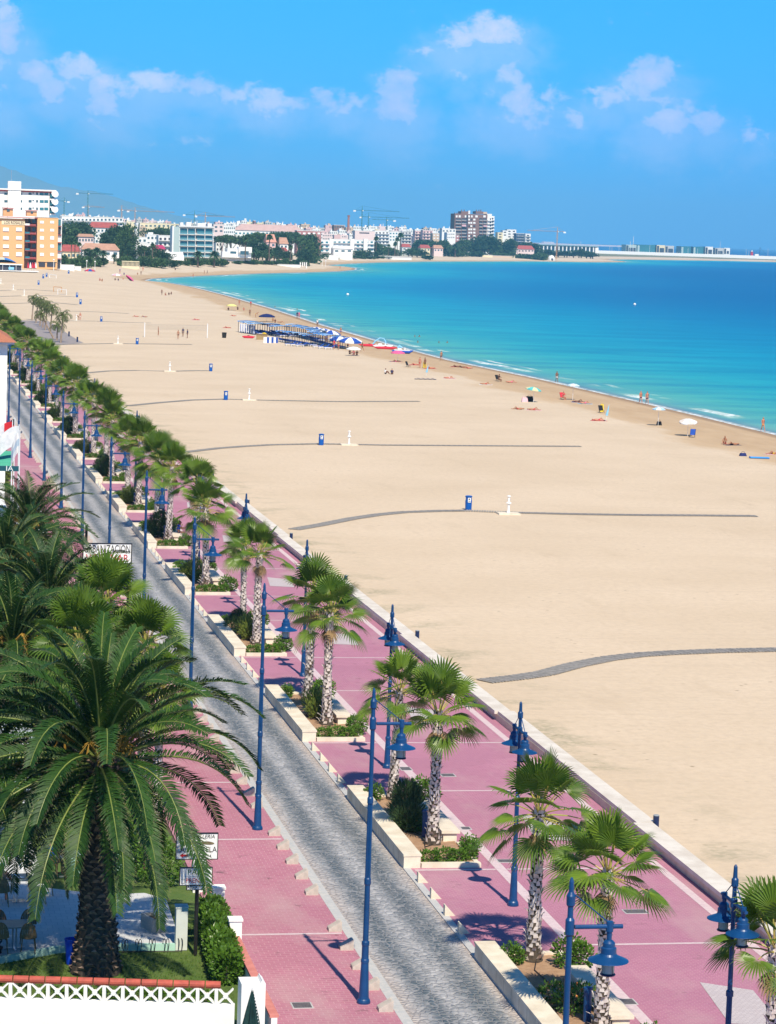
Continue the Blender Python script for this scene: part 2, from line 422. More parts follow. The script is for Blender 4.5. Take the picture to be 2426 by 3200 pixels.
l.new(mth(n, l, 'ADD', noise(n, l, scaled(n, l, P, 1.0, 0.45), 0.5, 6, 0.65), mth(n, l, 'MULTIPLY', fo, 0.8)), bn.inputs['Height']); l.new(bn.outputs[0], b.inputs['Normal'])
grid_mesh('sea', X, Y, np.full(X.shape, SEA), D_, D_ < 25, m)

# ------------------------------------------------------------------ road, pavements
PER = 22.2
def sheet(name, x0, x1, y0, y1, z, m, kind='structure'):
    b = MB(); k = max(1, int((y1 - y0) / 40))
    for i in range(k):
        a = y0 + (y1 - y0) * i / k; c = y0 + (y1 - y0) * (i + 1) / k
        b.add([(x0, a, z), (x1, a, z), (x1, c, z), (x0, c, z)], [(0, 1, 2, 3)])
    o = b.build(name, m); o['kind'] = kind; return o
YA, YB = 20.0, 640.0
# cobbled road, worn dark along the wheel tracks
m = bpy.data.materials.new('cobbles'); m.use_nodes = True; n, l = nodes_of(m); b = n['Principled BSDF']
b.inputs['Roughness'].default_value = 0.6; b.inputs['Specular IOR Level'].default_value = 0.35
tc = n.new('ShaderNodeTexCoord'); P = tc.outputs['Object']
vo = n.new('ShaderNodeTexVoronoi'); vo.inputs['Scale'].default_value = 5.2; vo.inputs['Randomness'].default_value = 0.75
wv = n.new('ShaderNodeVectorMath'); wv.operation = 'ADD'
l.new(P, wv.inputs[0])
l.new(scaled(n, l, P, 1.0, 0.8), vo.inputs['Vector'])
ve = n.new('ShaderNodeTexVoronoi'); ve.feature = 'DISTANCE_TO_EDGE'; ve.inputs['Scale'].default_value = 5.2; ve.inputs['Randomness'].default_value = 0.75
l.new(scaled(n, l, P, 1.0, 0.8), ve.inputs['Vector'])
spc = n.new('ShaderNodeSeparateColor'); l.new(vo.outputs['Color'], spc.inputs[0])
spx = n.new('ShaderNodeSeparateXYZ'); l.new(P, spx.inputs[0])
xx = mth(n, l, 'ADD', spx.outputs[0], mth(n, l, 'MULTIPLY', mth(n, l, 'SUBTRACT', noise(n, l, scaled(n, l, P, 1, 0.25), 0.6, 3), 0.5), 0.9))
tr1 = maprange(n, l, mth(n, l, 'ABSOLUTE', mth(n, l, 'SUBTRACT', xx, 15.15)), 0.05, 0.68, 1, 0, True)
tr2 = maprange(n, l, mth(n, l, 'ABSOLUTE', mth(n, l, 'SUBTRACT', xx, 16.55)), 0.05, 0.66, 1, 0, True)
tr = mth(n, l, 'MAXIMUM', tr1, tr2)
dust = maprange(n, l, noise(n, l, P, 3.0, 5, 0.7), 0.3, 0.7)
c = mix(n, l, tr, (0.43, 0.43, 0.44), (0.045, 0.080, 0.105))
c = mix(n, l, mth(n, l, 'MULTIPLY', spc.outputs[0], 0.60), c, (0.09, 0.115, 0.135))
c = mix(n, l, maprange(n, l, ve.outputs['Distance'], 0.02, 0.10, 0.40, 0.0), c, (0.50, 0.47, 0.46))
c = mix(n, l, mth(n, l, 'MULTIPLY', dust, 0.25), c, (0.50, 0.45, 0.42))
edge = mth(n, l, 'MAXIMUM', maprange(n, l, xx, 16.95, 17.35), maprange(n, l, xx, 14.75, 14.3, 0, 0.7))
c = mix(n, l, mth(n, l, 'MULTIPLY', edge, 0.75), c, (0.50, 0.41, 0.35))
l.new(c, b.inputs['Base Color'])
bn = n.new('ShaderNodeBump'); bn.inputs['Strength'].default_value = 1.0; bn.inputs['Distance'].default_value = 0.04
l.new(maprange(n, l, ve.outputs['Distance'], 0.0, 0.22), bn.inputs['Height']); l.new(bn.outputs[0], b.inputs['Normal'])
sheet('road', 14.24, 17.40, YA, YB, -0.03, m)

def paving(name, c1, c2, joint, sx, sy, stain=0.0):
    m = bpy.data.materials.new(name); m.use_nodes = True; n, l = nodes_of(m); b = n['Principled BSDF']
    b.inputs['Roughness'].default_value = 0.8; b.inputs['Specular IOR Level'].default_value = 0.2
    tc = n.new('ShaderNodeTexCoord'); P = tc.outputs['Object']
    br = n.new('ShaderNodeTexBrick'); l.new(P, br.inputs['Vector']); br.inputs['Scale'].default_value = 1.0
    br.inputs['Brick Width'].default_value = sx; br.inputs['Row Height'].default_value = sy; br.inputs['Mortar Size'].default_value = 0.012
    br.inputs['Color1'].default_value = (*c1, 1); br.inputs['Color2'].default_value = (*c2, 1); br.inputs['Mortar'].default_value = (*joint, 1)
    f = noise(n, l, P, 0.35, 5, 0.65)
    c = mix(n, l, maprange(n, l, f, 0.35, 0.7, 0, 0.35), br.outputs[0], tuple(x * 0.75 for x in c1))
    g = noise(n, l, P, 9.0, 3, 0.7)
    c = mix(n, l, maprange(n, l, g, 0.5, 0.75, 0, 0.22), c, tuple(min(1, x * 1.3 + 0.05) for x in c1))
    vp = n.new('ShaderNodeTexVoronoi'); vp.distance = 'CHEBYCHEV'; vp.inputs['Scale'].default_value = 0.28; l.new(P, vp.inputs['Vector']); vs_ = n.new('ShaderNodeSeparateColor'); l.new(vp.outputs['Color'], vs_.inputs[0])
    c = mix(n, l, maprange(n, l, vs_.outputs[0], 0.0, 1.0, 0.0, 0.30), c, tuple(x * 0.7 + 0.02 for x in c1))
    c = mix(n, l, maprange(n, l, noise(n, l, scaled(n, l, P, 1, .4), 0.22, 5, 0.7), 0.50, 0.68, 0, 0.42), c, (0.50, 0.37, 0.35))
    st = mth(n, l, 'MULTIPLY', maprange(n, l, noise(n, l, P, 1.1, 4, 0.7), 0.62, 0.72), stain)
    c = mix(n, l, st, c, (0.14, 0.08, 0.09))
    l.new(c, b.inputs['Base Color'])
    bn = n.new('ShaderNodeBump'); bn.inputs['Strength'].default_value = 0.5; bn.inputs['Distance'].default_value = 0.01
    l.new(mth(n, l, 'SUBTRACT', g, br.outputs['Fac']), bn.inputs['Height']); l.new(bn.outputs[0], b.inputs['Normal'])
    return m
PINK = paving('pink_paving', (0.45, 0.185, 0.275), (0.40, 0.155, 0.245), (0.50, 0.27, 0.31), 0.22, 0.11, 0.5)
PINK2 = paving('pink_paving_walk', (0.47, 0.19, 0.255), (0.42, 0.16, 0.22), (0.54, 0.31, 0.33), 0.30, 0.20, 0.9)
GREY = mat('grey_kerb', (0.42, 0.43, 0.43), (0.52, 0.50, 0.48), 5, 0.8, 0.3)
PALE = mat('pale_paving_band', (0.56, 0.43, 0.46), (0.64, 0.52, 0.53), 6, 0.85, 0.3)
sheet('left_pavement', 10.2, 13.98, YA, YB, 0.0, PINK2)
kb = MB(); kb.box(13.98, YA, -0.10, 14.28, YB, 0.008); structure(kb.build('left_kerb', GREY))
kb = MB(); kb.box(17.36, YA, -0.10, 17.60, YB, 0.008); structure(kb.build('right_kerb', GREY))
sheet('promenade', 17.60, 26.75, YA, YB, 0.0, PINK)
pb = MB()
for k in range(-2, 24):
    for yy in (86.0 + PER * (k - 1), 98.6 + PER * (k - 1)):
        pb.add([(20.85, yy - .08, .006), (26.2, yy - .08, .006), (26.2, yy + .08, .006), (20.85, yy + .08, .006)], [(0, 1, 2, 3)])
        pb.add([(17.7, yy - .08, .006), (20.45, yy - .08, .006), (20.45, yy + .08, .006), (17.7, yy + .08, .006)], [(0, 1, 2, 3)]) if k % 1 == 0 and yy != 0 and abs((yy - 86.0) % PER) < 1e-6 or abs((yy - 86.0) % PER - PER) < 1e-6 else None
        pb.add([(10.4, yy - 7.85 - .08, .006), (13.9, yy - 7.85 - .08, .006), (13.9, yy - 7.85 + .08, .006), (10.4, yy - 7.85 + .08, .006)], [(0, 1, 2, 3)])
pb.add([(20.47, YA, .007), (20.82, YA, .007), (20.82, YB, .007), (20.47, YB, .007)], [(0, 1, 2, 3)])
pb.add([(26.0, YA, .007), (26.3, YA, .007), (26.3, YB, .007), (26.0, YB, .007)], [(0, 1, 2, 3)])
structure(pb.build('paving_bands', PALE))
# lozenges of worn pale setts let into the promenade
PATCH = paving('pale_setts', (0.52, 0.46, 0.47), (0.60, 0.54, 0.54), (0.42, 0.36, 0.38), 0.16, 0.12)
pm = MB()
for k in range(0, 14):
    y = 70.1 + PER * k
    pm.add([(23.3, y + 2.1, .010), (22.9, y - 1.9, .010), (24.3, y - 2.3, .010), (24.6, y + 1.2, .010)], [(0, 1, 2, 3)])
structure(pm.build('pale_sett_paving', PATCH))
# ground behind the left pavement
sheet('garden_soil', -60, 10.2, YA, YB, -0.05, mat('soil', (0.13, 0.10, 0.07), (0.07, 0.075, 0.045), 0.4, 0.95, 0.5))

IRON = mat('iron_cover', (0.16, 0.14, 0.14), (0.10, 0.09, 0.09), 14, .6, .5)
for i, (px, py, sx, sy, lab) in enumerate([(944, 3141, .5, .5, 'square iron drain cover on the left pavement near the nearest lamp'), (1964, 3130, .35, .5, 'small dark drain grate by the pale band beside the nearest bench'), (1268, 2402, .4, .6, 'iron cover on the promenade near the second twin lamp'),
        (1400, 2422, .5, .5, 'iron cover in the middle of the promenade right of the pale band'), (1986, 2848, .7, .45, 'grey-blue cover plate on the promenade behind the nearest fan palms'), (1456, 2588, .3, .4, 'small drain grate at the corner of the second bench'), (1580, 2690, .5, .4, 'cover plate on the promenade by the second planter corner')]):
    p = G(px, py, .01); b = MB(); b.box(-sx / 2, -sy / 2, 0, sx / 2, sy / 2, .012); o = b.build('drain_cover', IRON, None, (p.x, p.y, .002)); o['label'] = lab; o['category'] = 'drain cover'; o['kind'] = 'thing'
    e = MB(); e.box(-sx / 2 - .04, -sy / 2 - .04, -.004, sx / 2 + .04, -sy / 2 - .001, .010); e.box(-sx / 2 - .04, sy / 2 + .001, -.004, sx / 2 + .04, sy / 2 + .04, .010); e.box(-sx / 2 - .04, -sy / 2, -.004, -sx / 2 - .001, sy / 2, .010); e.box(sx / 2 + .001, -sy / 2, -.004, sx / 2 + .04, sy / 2, .010); e.build('rim', GREY, o)

# ------------------------------------------------------------------ promenade furniture
CREAM = mat('cream_stone', (0.76, 0.69, 0.56), (0.62, 0.54, 0.42), 1.5, 0.85, 0.25, 20)
WALLSIDE = CREAM
SOIL = mat('planter_soil', (0.42, 0.27, 0.17), (0.33, 0.20, 0.12), 4, 0.95, 0.8)
BLUE = mat('blue_enamel', (0.005, 0.058, 0.185), (0.003, 0.042, 0.135), 1.3, 0.38, 0.15, 14, spec=0.45, detail=7)
DBLUE = mat('dark_blue_enamel', (0.006, 0.02, 0.08), (0.004, 0.015, 0.06), 3, 0.4, 0, spec=0.5)
GLASSD = mat('frosted_lamp_glass', (0.42, 0.47, 0.44), (0.36, 0.42, 0.40), 3, 0.25, 0, spec=0.5)
WHITEP = mat('white_plaster', (0.86, 0.85, 0.82), (0.80, 0.79, 0.76), 2, 0.8)

def near(k): return 64.1 + PER * k
# planter with long road wall, low kerb and soil
def planter_proto():
    t = thing('planter', 'x', 'planter')
    b = MB(); b.box(-0.05, 0, 0.0, 0.52, 11.2, 0.40); b.box(-0.07, -0.02, 0.40, 0.55, 11.22, 0.47)
    for i in range(1, 12): b.box(-0.052, i * .93 - .008, 0.02, -0.049, i * .93 + .008, 0.40, 1)
    b.build('road_wall', [CREAM, mat('joint', (0.25, 0.2, 0.15), (0.2, 0.16, 0.12), 3)], t)
    for q in ((0.56, 0.0, 0, 2.60, 0.24, 0.15), (0.56, 10.95, 0, 2.60, 11.2, 0.15), (2.44, 0.243, 0, 2.60, 3.3, 0.12), (2.44, 8.9, 0, 2.60, 10.947, 0.12)):
        b = MB(); b.box(*q); b.build('low_kerb', CREAM, t)
    b = MB()
    r = random.Random(3); nx, ny = 9, 40
    for j in range(ny + 1):
        for i in range(nx + 1):
            b.v.append((0.52 + 1.92 * i / nx, 0.22 + 10.75 * j / ny, 0.07 + r.uniform(-.02, .03))); b.uv.append((0, 0))
    for j in range(ny):
        for i in range(nx):
            a = j * (nx + 1) + i; b.f.append((a, a + 1, a + nx + 2, a + nx + 1)); b.m.append(0)
    b.build('soil', SOIL, t, smooth=True)
    b = MB(); b.tube([(x, y, 0.12) for x, y in [(1.9, 3.3), (1.2, 2.6), (1.0, 1.5), (1.5, 4.3), (0.8, 5.5), (1.5, 5.9), (1.3, 9.3), (1.6, 10.3)]], 0.015, 5)
    b.build('drip_hose', mat('black_rubber', (0.03, 0.025, 0.02), (0.04, 0.03, 0.03), 3), t)
    return t
NPL = 18
pl = Once(planter_proto())
for k in range(-1, NPL):
    pl((17.42, near(k), 0.0), 0, f'{ordw(k+1)} cream stone planter from the near end of the promenade', group='stone planters along the road')
# stone bench on its block
t = thing('bench', 'x', 'bench')
b = MB(); b.box(0, 0, 0.36, 0.66, 5.0, 0.46); b.build('seat', mat('bench_slab', (0.72, 0.64, 0.52), (0.64, 0.56, 0.45), 3, 0.8, 0.2), t)
b = MB(); b.box(0.08, 0.08, 0, 0.56, 4.92, 0.357); b.build('base', CREAM, t)
bench = Once(t)
for k in range(-1, 12):
    bench((19.38, near(k) + 3.5, 0.0), 0, f'long cream stone bench at the {ordw(k+1)} planter from the near end', group='stone benches beside the planters')
# blue light bollard inside each planter
t = thing('light_bollard', 'x', 'bollard')
b = MB(); b.lathe([(0.11, 0), (0.11, .86), (0.10, .9)], 14); b.build('post', BLUE, t, smooth=False)
b = MB(); b.lathe([(0.125, .90), (0.125, .98), (0.06, 1.0)], 14); b.build('cap', BLUE, t)
lb = Once(t)
for k in range(-1, 10):
    lb((18.95, near(k) + 4.3, 0.05), 0, f'dark blue light bollard among the shrubs of the {ordw(k+1)} planter', group='blue light bollards in the planters')

# stone wedge bollards in the gaps and along the left pavement
wedge = MB()
wedge.add([(0, -.12, 0), (.34, -.12, 0), (.03, -.12, .34), (0, -.12, .34), (0, .12, 0), (.34, .12, 0), (.03, .12, .34), (0, .12, .34)],
          [(0, 1, 2, 3), (4, 7, 6, 5), (0, 3, 7, 4), (3, 2, 6, 7), (2, 1, 5, 6), (0, 4, 5, 1)])
wr = wedge.build('wedge_bollard', CREAM); wr['label'] = 'x'; wr['category'] = 'bollard'
wo_ = Once(wr)
for k in range(-1, 10):
    for j in range(4):
        wo_((17.46, near(k) + 13.9 + 2.13 * j, 0), 0, f'{ordw(j)} cream stone wedge in the gap beyond the {ordw(k+1)} planter', group='stone wedges between the planters')
lw = MB()
lw.add([(0, -.15, 0), (.40, -.15, 0), (.40, -.15, .10), (.05, -.15, .30), (0, -.15, .30), (0, .15, 0), (.40, .15, 0), (.40, .15, .10), (.05, .15, .30), (0, .15, .30)],
       [(0, 1, 2, 3, 4), (9, 8, 7, 6, 5), (0, 4, 9, 5), (4, 3, 8, 9), (3, 2, 7, 8), (2, 1, 6, 7)])
lwr = lw.build('wedge_bollard', mat('kerb_stone', (0.56, 0.50, 0.43), (0.44, 0.39, 0.34), 4, .85, .4, 25)); lwr['label'] = 'first cream stone wedge on the left kerb, counted from the near end'; lwr['category'] = 'bollard'; lwr['kind'] = 'thing'; lwr['group'] = 'stone wedges on the left kerb'; lwr.location = (13.93, 44.3, 0); lwr.rotation_euler[2] = math.pi
cnt = 1
y = 46.4
while y < 330:
    c = dup(lwr, (13.93, y, 0), math.pi, f'{ordw(cnt)} cream stone wedge on the left kerb, counted from the near end', scale=(1.0, 1.15, 1.0), group='stone wedges on the left kerb')
    cnt += 1; y += 2.1 + (2.4 if cnt % 5 == 0 else 0)

# sea wall with overhanging coping, in lengths
t = thing('sea_wall', 'low white stone wall between the pink promenade and the sand', 'wall')
b = MB(); b.box(26.72, YA, -0.3, 27.22, YB, 0.30); b.build('wall_body', mat('wall_brown', (0.70, 0.60, 0.47), (0.58, 0.48, 0.37), 2, 0.9, 0.3), t)
cop = None
y = 24.4; i = 0
STONE = mat('white_coping', (0.70, 0.65, 0.58), (0.58, 0.52, 0.45), 1.2, 0.8, 0.2, 15)
while y < YB - 20:
    dx = 0.14 if i % 2 else 0.0
    b = MB(); b.box(26.60 + dx, y + .02, 0.303, 27.32 + dx, y + 10.98, 0.45)
    b.box(26.60 + dx, y + 11.02, 0.303, 27.32 + dx, y + 22.15, 0.446)
    b.build('coping', STONE, t)
    y += 22.2; i += 1
t = thing('wall_bollard', 'x', 'bollard')
b = MB(); b.lathe([(0.11, 0), (0.11, .68)], 16); b.build('post', DBLUE, t)
b = MB(); b.lathe([(0.11, .682), (0.10, .71), (0.0, .72)], 16); b.build('cap', mat('grey_cap', (0.3, 0.33, 0.36), (0.25, 0.28, 0.3), 3), t)
wb = Once(t)
for i, yy in enumerate([69.2, 91.0, 135.0, 157.0, 179.0, 201, 223.4, 245.6, 267.6, 289.8]):
    wb((27.46, yy, 0.0), 0, f'{ordw(i)} short dark blue post behind the sea wall, from the near end', group='blue posts on the sea wall')

# ------------------------------------------------------------------ lamps
def lamp_shade(t, x, y, z, arm_z):
    """pendant with bell, wide disc and glass, hanging from arm_z down to z"""
    b = MB()
    b.lathe([(0.055, arm_z - z), (0.050, 0.36), (0.085, 0.34), (0.12, 0.30), (0.125, 0.22), (0.15, 0.20), (0.155, 0.09), (0.18, 0.05), (0.395, -0.045), (0.40, -0.06), (0.20, -0.03)], 28, (x, y, z))
    sh = b.build('lamp_shade', BLUE, t, smooth=False)
    b = MB(); b.lathe([(0.12, -0.02), (0.12, -0.30), (0.08, -0.33)], 16, (x, y, z)); b.build('lamp_glass', GLASSD, sh)
    b = MB(); b.lathe([(0.14, -0.31), (0.155, -0.33), (0.14, -0.35), (0.0, -0.352)], 16, (x, y, z))
    for k in range(4):
        a = k * math.pi / 2 + .4; b.tube([(x + .15 * math.cos(a), y + .15 * math.sin(a), z - .02), (x + .15 * math.cos(a), y + .15 * math.sin(a), z - .33)], 0.008, 4)
    b.build('cage', DBLUE, sh)
def fluted(b, r, z0, z1, nn=16):
    vs = []
    for z, rr in ((z0, r), (z1, r * .9)):
        for j in range(nn * 2):
            q = math.pi * j / nn; k = rr if j % 2 else rr * .84
            vs.append((k * math.cos(q), k * math.sin(q), z))
    m2 = nn * 2
    b.add(vs, [(j, (j + 1) % m2, m2 + (j + 1) % m2, m2 + j) for j in range(m2)])
def street_lamp():
    t = thing('street_lamp', 'x', 'street lamp')
    b = MB(); b.lathe([(0.19, 0), (0.19, .05), (0.175, .10), (0.15, .13), (0.14, .20), (0.105, 1.12), (0.115, 1.16), (0.115, 1.22), (0.10, 1.25), (0.095, 1.6), (0.108, 1.64), (0.108, 1.72), (0.08, 1.75)], 20)
    b.build('base', BLUE, t, smooth=False)
    b = MB(); b.lathe([(0.08, 1.74), (0.075, 3.3), (0.095, 3.34), (0.095, 3.48), (0.075, 3.52)], 18); fluted(b, 0.078, 3.5, 5.6)
    b.lathe([(0.085, 5.58), (0.085, 5.72), (0.062, 5.76), (0.058, 7.6), (0.09, 7.64), (0.09, 7.92), (0.058, 7.97), (0.055, 8.18), (0.085, 8.22), (0.09, 8.40), (0.052, 8.48), (0.045, 8.68), (0.02, 8.76)], 16)
    b.build('pole', BLUE, t, smooth=False)
    b = MB(); b.tube([(0.1, 0, 7.78), (1.06, 0, 7.78)], 0.045, 10); b.lathe([(0.075, -.1), (0.075, .1)], 10, (0.80, 0, 7.78)); b.tube([(0.08, 0, 8.42), (0.80, 0, 7.84)], 0.014, 5)
    b.build('arm', BLUE, t)
    lamp_shade(t, 0.80, 0, 7.16, 7.76)
    return t
sl_ = Once(street_lamp())
for i in range(0, 18):
    sl_((13.27, 49.41 + 21.44 * i, 0), 0, f'{ordw(i)} tall blue street lamp with one arm over the road, from the near end', group='tall blue lamps along the left pavement')
def double_lamp():
    t = thing('promenade_lamp', 'x', 'street lamp')
    b = MB(); b.lathe([(0.18, 0), (0.18, .05), (0.165, .12), (0.14, .16), (0.13, .22), (0.095, 1.12), (0.11, 1.16), (0.11, 1.24), (0.085, 1.27)], 20)
    b.build('base', BLUE, t)
    b = MB(); fluted(b, 0.075, 1.27, 3.4)
    b.lathe([(0.09, 3.38), (0.09, 3.5), (0.06, 3.54), (0.055, 5.5), (0.085, 5.54), (0.085, 5.72), (0.055, 5.76), (0.052, 6.0), (0.085, 6.04), (0.085, 6.2), (0.055, 6.24), (0.045, 6.50), (0.02, 6.55)], 16)
    b.build('pole', BLUE, t)
    for s in (-1, 1):
        b = MB(); b.tube([(0, s * .08, 5.63), (0, s * .92, 5.63)], 0.042, 10); b.tube([(0, s * .06, 6.12), (0, s * .72, 5.67)], 0.013, 5); b.lathe([(0.07, -.08), (0.07, .08)], 10, (0, s * .72, 5.63))
        b.build('arm', BLUE, t)
        lamp_shade(t, 0, s * .72, 5.12, 5.6)
    return t
dl = Once(double_lamp())
for i in range(0, 16):
    dl((19.92, 59.4 + 21.8 * i, 0), 0, f'{ordw(i)} twin-headed blue promenade lamp from the near end', group='twin lamps in the planter row')

# ------------------------------------------------------------------ fan palms
LEAF = leafmat('fan_leaf', (0.055, 0.125, 0.013), (0.20, 0.31, 0.035), (0.42, 0.32, 0.15), 0.30, 0.38, 0.9)
STALK = mat('palm_stalk', (0.34, 0.36, 0.08), (0.42, 0.30, 0.08), 3, 0.5)
DEAD = mat('dead_frond', (0.36, 0.25, 0.13), (0.20, 0.13, 0.07), 6, 0.9)
BOOT = mat('palm_boot', (0.78, 0.70, 0.65), (0.56, 0.48, 0.43), 9, 0.9, 0.3)
CORE = mat('palm_core', (0.10, 0.075, 0.055), (0.05, 0.04, 0.03), 8, 0.95, 0.5)

def fan_frond(b, base, az, el, pet, R, rg, mi=0, mstalk=1, span=2.15, droop=0.28, nseg=26):
    d = Vector((math.cos(az) * math.cos(el), math.sin(az) * math.cos(el), math.sin(el)))
    sag = 0.22 * pet * max(0.0, math.cos(el))
    pts = [base + d * pet * t - Vector((0, 0, sag * t * t)) for t in (0, .33, .66, 1.0)]
    b.tube([tuple(p) for p in pts], [0.028, 0.022, 0.018, 0.014], 5, mstalk)
    T = (pts[3] - pts[2]).normalized()
    Sd = T.cross(Vector((0, 0, 1)))
    Sd = Sd.normalized() if Sd.length > 0.05 else Vector((math.cos(az + 1.57), math.sin(az + 1.57), 0))
    roll = rg.uniform(-.5, .5)
    N = Sd.cross(T); Sd = (Sd * math.cos(roll) + N * math.sin(roll)).normalized(); N = Sd.cross(T).normalized()
    hub = pts[3]; hu = rg.random()
    da = 2 * span / nseg
    cup = rg.uniform(0.10, 0.35)
    for i in range(nseg):
        a = -span + da * (i + .5)
        rr = R * (1.0 - 0.22 * abs(a) / span) * rg.uniform(.93, 1.04)
        def pt(r, aa, lift=0.0):
            q = r / R
            p = hub + (T * math.cos(aa) + Sd * math.sin(aa)) * r + N * (cup * r * (1 - math.cos(aa)) * .6 + lift)
            return p - Vector((0, 0, droop * R * q ** 2.6))
        h = da * .5
        mid = rr * rg.uniform(.52, .62)
        tipa = a + rg.uniform(-.02, .02)
        v = [pt(0.04, a), pt(mid * .5, a - h), pt(mid * .5, a, .012), pt(mid * .5, a + h), pt(mid, a - h * .92), pt(mid, a, .02), pt(mid, a + h * .92),
             pt(rr * .8, tipa - h * .38), pt(rr * .8, tipa + h * .38), pt(rr, tipa) - Vector((0, 0, rg.uniform(0, .10) * R))]
        u = min(1, max(0, hu * .6 + rg.random() * .4))
        uvs = [(0, 1.0), (.25, u), (.25, u), (.25, u), (.5, u), (.5, u), (.5, u), (.8, u), (.8, u), (1, u)]
        b.add([tuple(x) for x in v], [(0, 1, 2), (0, 2, 3), (1, 4, 5, 2), (2, 5, 6, 3), (4, 7, 8, 5), (5, 8, 6), (7, 9, 8)], mi, uvs)
def fan_palm(seed, Ht, nf=30, R=0.80, lean=0.0, dr=98):
    rg = random.Random(seed)
    t = thing('fan_palm', 'x', 'palm tree')
    b = MB(); prof = [(0, .30), (.12, .26), (.35, .19), (.8, .165), (Ht * .5, .145), (Ht - .3, .14), (Ht, .11)]
    b.tube([(lean * z * z / Ht, 0, z) for z, r in prof], [r for z, r in prof], 12, 0)
    k = int(Ht * 58); g = 2.39996
    for i in range(k):
        z = 0.06 + (Ht - .12) * i / k; a = i * g + rg.uniform(-.15, .15)
        r = np.interp(z, [p[0] for p in prof], [p[1] for p in prof])
        out = rg.uniform(.025, .06) if rg.random() < .78 else rg.uniform(.09, .16) * (1.5 if z < .4 else 1.0); ww = rg.uniform(.05, .085); hh = rg.uniform(.12, .2)
        c = Vector((math.cos(a), math.sin(a), 0)); sdt = Vector((-math.sin(a), math.cos(a), 0)); cx = Vector((lean * z * z / Ht, 0, z))
        dx = rg.uniform(-.09, .09)
        p = [cx + c * (r + .01) - sdt * ww, cx + c * (r + .01) + sdt * ww, cx + c * (r + out * .5) + sdt * (ww * .8 + dx * .5) + Vector((0, 0, hh * .7)),
             cx + c * (r + out * .5) + sdt * (-ww * .8 + dx * .5) + Vector((0, 0, hh * .7)), cx + c * (r + out) + sdt * (dx + ww * .3) + Vector((0, 0, hh)), cx + c * (r + out) + sdt * (dx - ww * .3) + Vector((0, 0, hh))]
        b.add([tuple(x) for x in p], [(0, 1, 2, 3), (3, 2, 4, 5)], 1)
    b.build('trunk', [CORE, BOOT], t)
    b = MB(); top = Vector((lean * Ht, 0, Ht))
    for i in range(nf):
        f = i / (nf - 1)
        el = math.radians(86 - dr * f ** 1.05) + rg.uniform(-.14, .14); az = i * 2.39996 + rg.uniform(-.25, .25)
        pet = (0.88 + 0.10 * math.sin(min(1, f * 1.25) * math.pi * .5)) * rg.uniform(.78, 1.2)
        base = top + Vector((math.cos(az) * .07, math.sin(az) * .07, -.28 * f))
        fan_frond(b, base, az, el, pet, R * rg.uniform(.82, 1.08) * (1.0 if f > .3 else 1.14), rg, droop=0.10 + 0.26 * f, span=rg.uniform(1.7, 2.2))
    for i in range(5):
        az = rg.uniform(0, 6.28); fan_frond(b, top - Vector((0, 0, .3)), az, -1.15, .35, R * .62, rg, 2, 2, span=.9, droop=.4, nseg=10)
    b.build('crown', [LEAF, STALK, DEAD], t)
    return t
protos = [Once(fan_palm(15, 4.7, 19, .92, -.03, 90)), Once(fan_palm(11, 4.55, 24, .98)), Once(fan_palm(12, 4.75, 21, 1.02, .015)), Once(fan_palm(13, 4.35, 26, .94, -.015, 116)), Once(fan_palm(14, 4.6, 22, 1.04, .02, 98))]
pi = 0
for k in range(-1, NPL + 2):
    for j, off in enumerate((3.4, 10.3)):
        if k == -1 and j == 0: continue
        rg = random.Random(k * 7 + j)
        loc = (19.05 + rg.uniform(-.12, .12), near(k) + off + rg.uniform(-.3, .3), 0.05); sc = rg.uniform(.90, 1.08) * (1.0 if k < 4 else 1.08 if k < 6 else 1.14)
        if k == -1: loc = (21.05, 59.2, 0.05); sc = 1.0
        o_ = protos[(k * 3 + j * 2 + 11) % 5](loc, rg.uniform(0, 6.28), f'{ordw(pi)} shaggy-trunked fan palm of the planter row, counted from the near end', sc, 'fan palms of the planter row')
        o_.rotation_euler[0] = rg.uniform(-.035, .035); o_.rotation_euler[1] = rg.uniform(-.035, .035)
        pi += 1

# ------------------------------------------------------------------ shrubs
G_FLESHY = leafmat('fleshy_leaf', (0.055, 0.13, 0.015), (0.13, 0.25, 0.03), None, .15, .35)
G_FEATHER = leafmat('feathery_leaf', (0.035, 0.075, 0.030), (0.085, 0.15, 0.05), None, .2, .6)
G_YEL = leafmat('yellow_leaf', (0.11, 0.17, 0.03), (0.26, 0.30, 0.06), None, .2, .5)
FLOW = mat('orange_flower', (0.75, 0.16, 0.03), (0.8, 0.3, 0.05), 3)
WOOD = mat('shrub_wood', (0.14, 0.10, 0.07), (0.08, 0.06, 0.04), 8, 0.9)
def leaves(b, c, rad, nleaf, L, wd, rg, mi=0, up=0.3, shell=0.55):
    c = Vector(c)
    for _ in range(nleaf):
        u = Vector((rg.gauss(0, 1), rg.gauss(0, 1), rg.gauss(0, 1))).normalized()
        k = rg.uniform(shell, 1.0)
        p = c + Vector((u.x * rad[0], u.y * rad[1], u.z * rad[2])) * k
        if p.z < 0.01: p.z = rg.uniform(0.01, .08)
        d = (u + Vector((rg.uniform(-.7, .7), rg.uniform(-.7, .7), up + rg.uniform(-.4, .6)))).normalized()
        s = d.cross(Vector((rg.uniform(-1, 1), rg.uniform(-1, 1), rg.uniform(-1, 1)))).normalized() * wd * rg.uniform(.7, 1.3)
        ln = L * rg.uniform(.6, 1.3); r = rg.random()
        b.add([tuple(p), tuple(p + d * ln * .5 + s), tuple(p + d * ln), tuple(p + d * ln * .5 - s)], [(0, 1, 2, 3)], mi, [(0, r), (.5, r), (1, r), (.5, r)])
